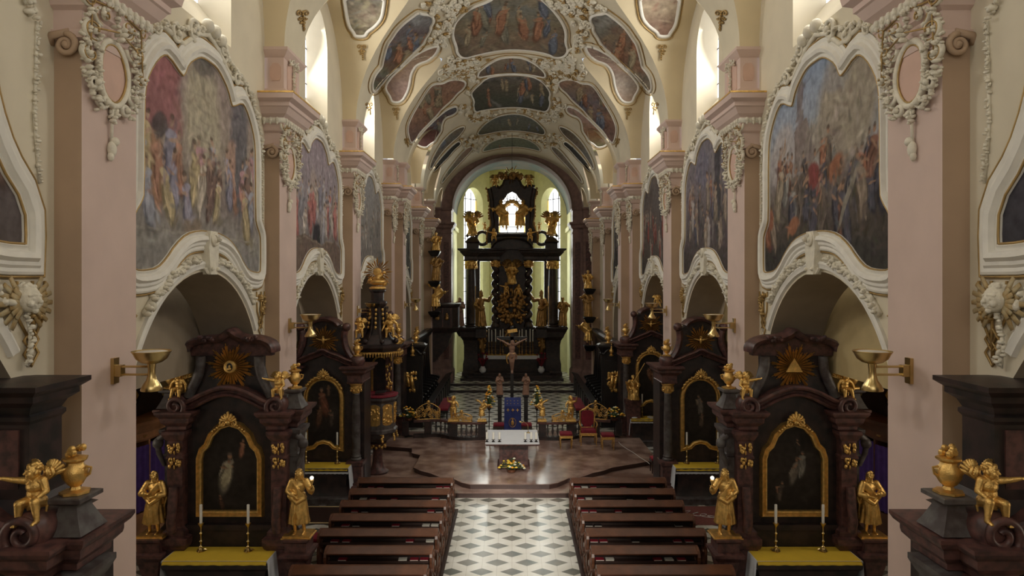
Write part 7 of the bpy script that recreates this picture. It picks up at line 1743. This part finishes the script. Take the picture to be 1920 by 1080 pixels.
m.tube([(-.8, -.05, 10.75), (.8, -.05, 10.75)], .015, 5); m.build('gilt_rays_in_opening', 'gold_d', ha, smooth=60)
# gilded groups
g = MB(); r = random.Random(31)
for j in range(90): a = r.uniform(0, 2*PI); q = math.sqrt(r.random()); g.ell((.98*q*math.cos(a), -.15-.25*(1-q), 4.75+1.05*q*math.sin(a)), (r.uniform(.08, .15), .12, r.uniform(.08, .15)), 8, 6)
for i in range(24): a = 2*PI*i/24; g.cap((.5*math.cos(a), -.25, 4.9+.5*math.sin(a)), (1.0*math.cos(a), -.12, 4.9+1.1*math.sin(a)), .05, .02, 6)
gg = g.build('gilded_glory', 'gold_d', smooth=180); gg.location = (0, 40.45, 0); tag(gg, 'round gilded glory of clouds and rays in the centre of the high altar', 'sculpture')
for x, z, h_, kd, sx, lb in ((0, 6.1, 1.7, 'angel', 1, 'gilded seated figure above the glory in the high altar niche'), (-.35, 5.6, .9, 'putto_reach', 1, 'small gilded putto left under the niche figure'), (.38, 5.5, .9, 'putto_lean', -1, 'small gilded putto right under the niche figure')):
    statue(kd, 'gilded_figure', lb, 'statue', (x, 40.05, z), h_, sx, 'gold_d', (0, .06, .5) if kd == 'angel' else None)
for px, py, h_, kd, sx, lb, zz in ((862, 610, 1.75, 'mourner', 1, 'outermost gilded saint on the left of the high altar', 0), (902, 611, 2.0, 'bishop', 1, 'gilded bishop with raised arm, left of the twisted column', 0), (1015, 611, 2.0, 'bishop', -1, 'gilded bishop with raised arm, right of the twisted column', 0), (1055, 610, 1.75, 'king', -1, 'outermost gilded saint on the right of the high altar', 0)):
    out = px in (862, 1055); y = 39.75 if not out else 40.4
    statue(kd, 'gilded_saint', lb, 'statue', ((px-960)*y/F, y, 3.62 if not out else 3.6), h_, sx, 'gold_d')
    if out: MB().mould(rect((px-960)*y/F-.25, (px-960)*y/F+.25, y-.25, y+.3), [(-.2, 3.0), (0, 3.4), (.05, 3.5), (0, 3.59)]).build('saint_bracket', 'marble', ha).location = (0, -40.5, 0)
    else: MB().mould(rect((px-960)*y/F-.3, (px-960)*y/F+.3, y-.3, y+.35), [(0, 3.0), (0, 3.5), (.06, 3.55), (0, 3.62)]).build('saint_bracket', 'marble', ha).location = (0, -40.5, 0)
    if not out: MB().tube([((px-960)*y/F+(.4 if px > 960 else -.3), y-.15, 3.65), ((px-960)*y/F+(.42 if px > 960 else -.32), y-.15, 6.0)], .025, 6).build('crozier', 'gold').parent = bpy.data.objects[[o.name for o in bpy.data.objects if o.get('label') == lb][0]]
for o in list(bpy.data.objects):
    if o.name.startswith('crozier'): o.matrix_parent_inverse = Matrix.LocRotScale(o.parent.location, None, o.parent.scale).inverted()
statue('angel', 'gilded_angel', 'big winged gilded angel on the upper left of the high altar', 'statue', (-2.32, 40.3, 8.98), 1.8, 1, 'gold_d', (0, .1, .5), L_=.38)
statue('angel', 'gilded_angel', 'big winged gilded angel on the upper right of the high altar', 'statue', (2.32, 40.3, 8.98), 1.8, -1, 'gold_d', (0, .1, .5), L_=.38)
for e, tx in ((-1, 'left'), (1, 'right')):
    statue('dancer', 'gilded_angel', 'gilded angel figure on the %s of the backlit altar window' % tx, 'statue', (e*.48, 40.35, 9.2), 1.95, -e, 'gold_d', (0, .08, .75), L_=.22)
    statue('putto_reach', 'gilded_putto', 'gilded putto on the %s end of the altar arch' % tx, 'putto', (e*1.08, 40.15, 8.75), .95, -e, 'gold_d')
    statue('putto_lean', 'gilded_putto', 'gilded putto crouching on the top %s corner of the high altar' % tx, 'putto', (e*1.0, 40.4, 11.95), .95, e, 'gold_d', (0, .08, .36), L_=.4)
    statue('putto_stand', 'gilded_putto', 'gilded putto beside the round volute, upper %s of the high altar' % tx, 'putto', (e*1.6, 40.3, 9.22), .55, e, 'gold')
t = thing('gilded_radiance', 'gilded radiance with clouds crowning the high altar', 'sculpture', (0, 40.4, 12.45))
sunburst(t, 0, 0, .12, .62, 'gold_d', 22, None, 'gold_d')
m = MB(); r = random.Random(9)
for j in range(30): m.ell((r.uniform(-.75, .75), r.uniform(-.15, .1), r.uniform(-.1, .25)-.0), r.uniform(.08, .15), 8, 6)
m.build('clouds', 'gold_d', t, smooth=180)
for i, px in enumerate((916.5, 922, 929, 938, 943, 974, 979, 986.5, 994, 999)):
    Y = 39.75+.35*(i % 2); c = thing('tall_altar_candle', 'tall white taper on the high altar, %s from the left' % (NRM+['eighth', 'ninth', 'tenth'])[i], 'candle', ((px-960)*Y/F, Y if Y > 39.9 else 39.85, 1.96 if Y < 39.9 else 1.96), 0, 'tapers on the high altar')
    MB().lathe([(.09, 0), (.09, .03), (.03, .1), (.05, .2), (.02, .3), (.02, .7), (.06, .78)], n=12).build('stick', 'gold_d', c, smooth=50); MB().lathe([(.032, .78), (.032, 1.52-.08*(i % 2)), (.01, 1.53-.08*(i % 2))], n=12).build('taper', 'candle', c, smooth=50)
for e, tx in ((-1, 'left'), (1, 'right')):
    v = thing('flower_vase', 'white vase with pink flowers at the %s foot of the high altar' % tx, 'vase', (e*1.68, 39.2, 1.005)); MB().lathe([(.08, 0), (.18, .1), (.2, .22), (.12, .34), (.13, .38)], n=16).build('vase', 'whitecloth', v, smooth=60)
    m = MB(); r = random.Random(4)
    for j in range(24): p = (r.uniform(-.28, .28), r.uniform(-.15, .15), .6+r.uniform(0, .6)); m.tube([(0, 0, .35), p], .008, 4); m.ell(p, .05, 6, 5)
    m.build('blooms', 'velvet', v, smooth=180)
# sanctuary lamp hanging on its long chain and vault projector
t = thing('hanging_chain', 'thin dark chain hanging from the vault in front of the apse', 'chain', (0, 35.5, 0)); MB().tube([(0, 0, 14.0), (0, 0, 12.2)], .012, 5).build('chain', 'black', t); MB().lathe([(.02, 0), (.06, .05), (.02, .12)], z=12.08).build('weight', 'gold_d', t, smooth=60)
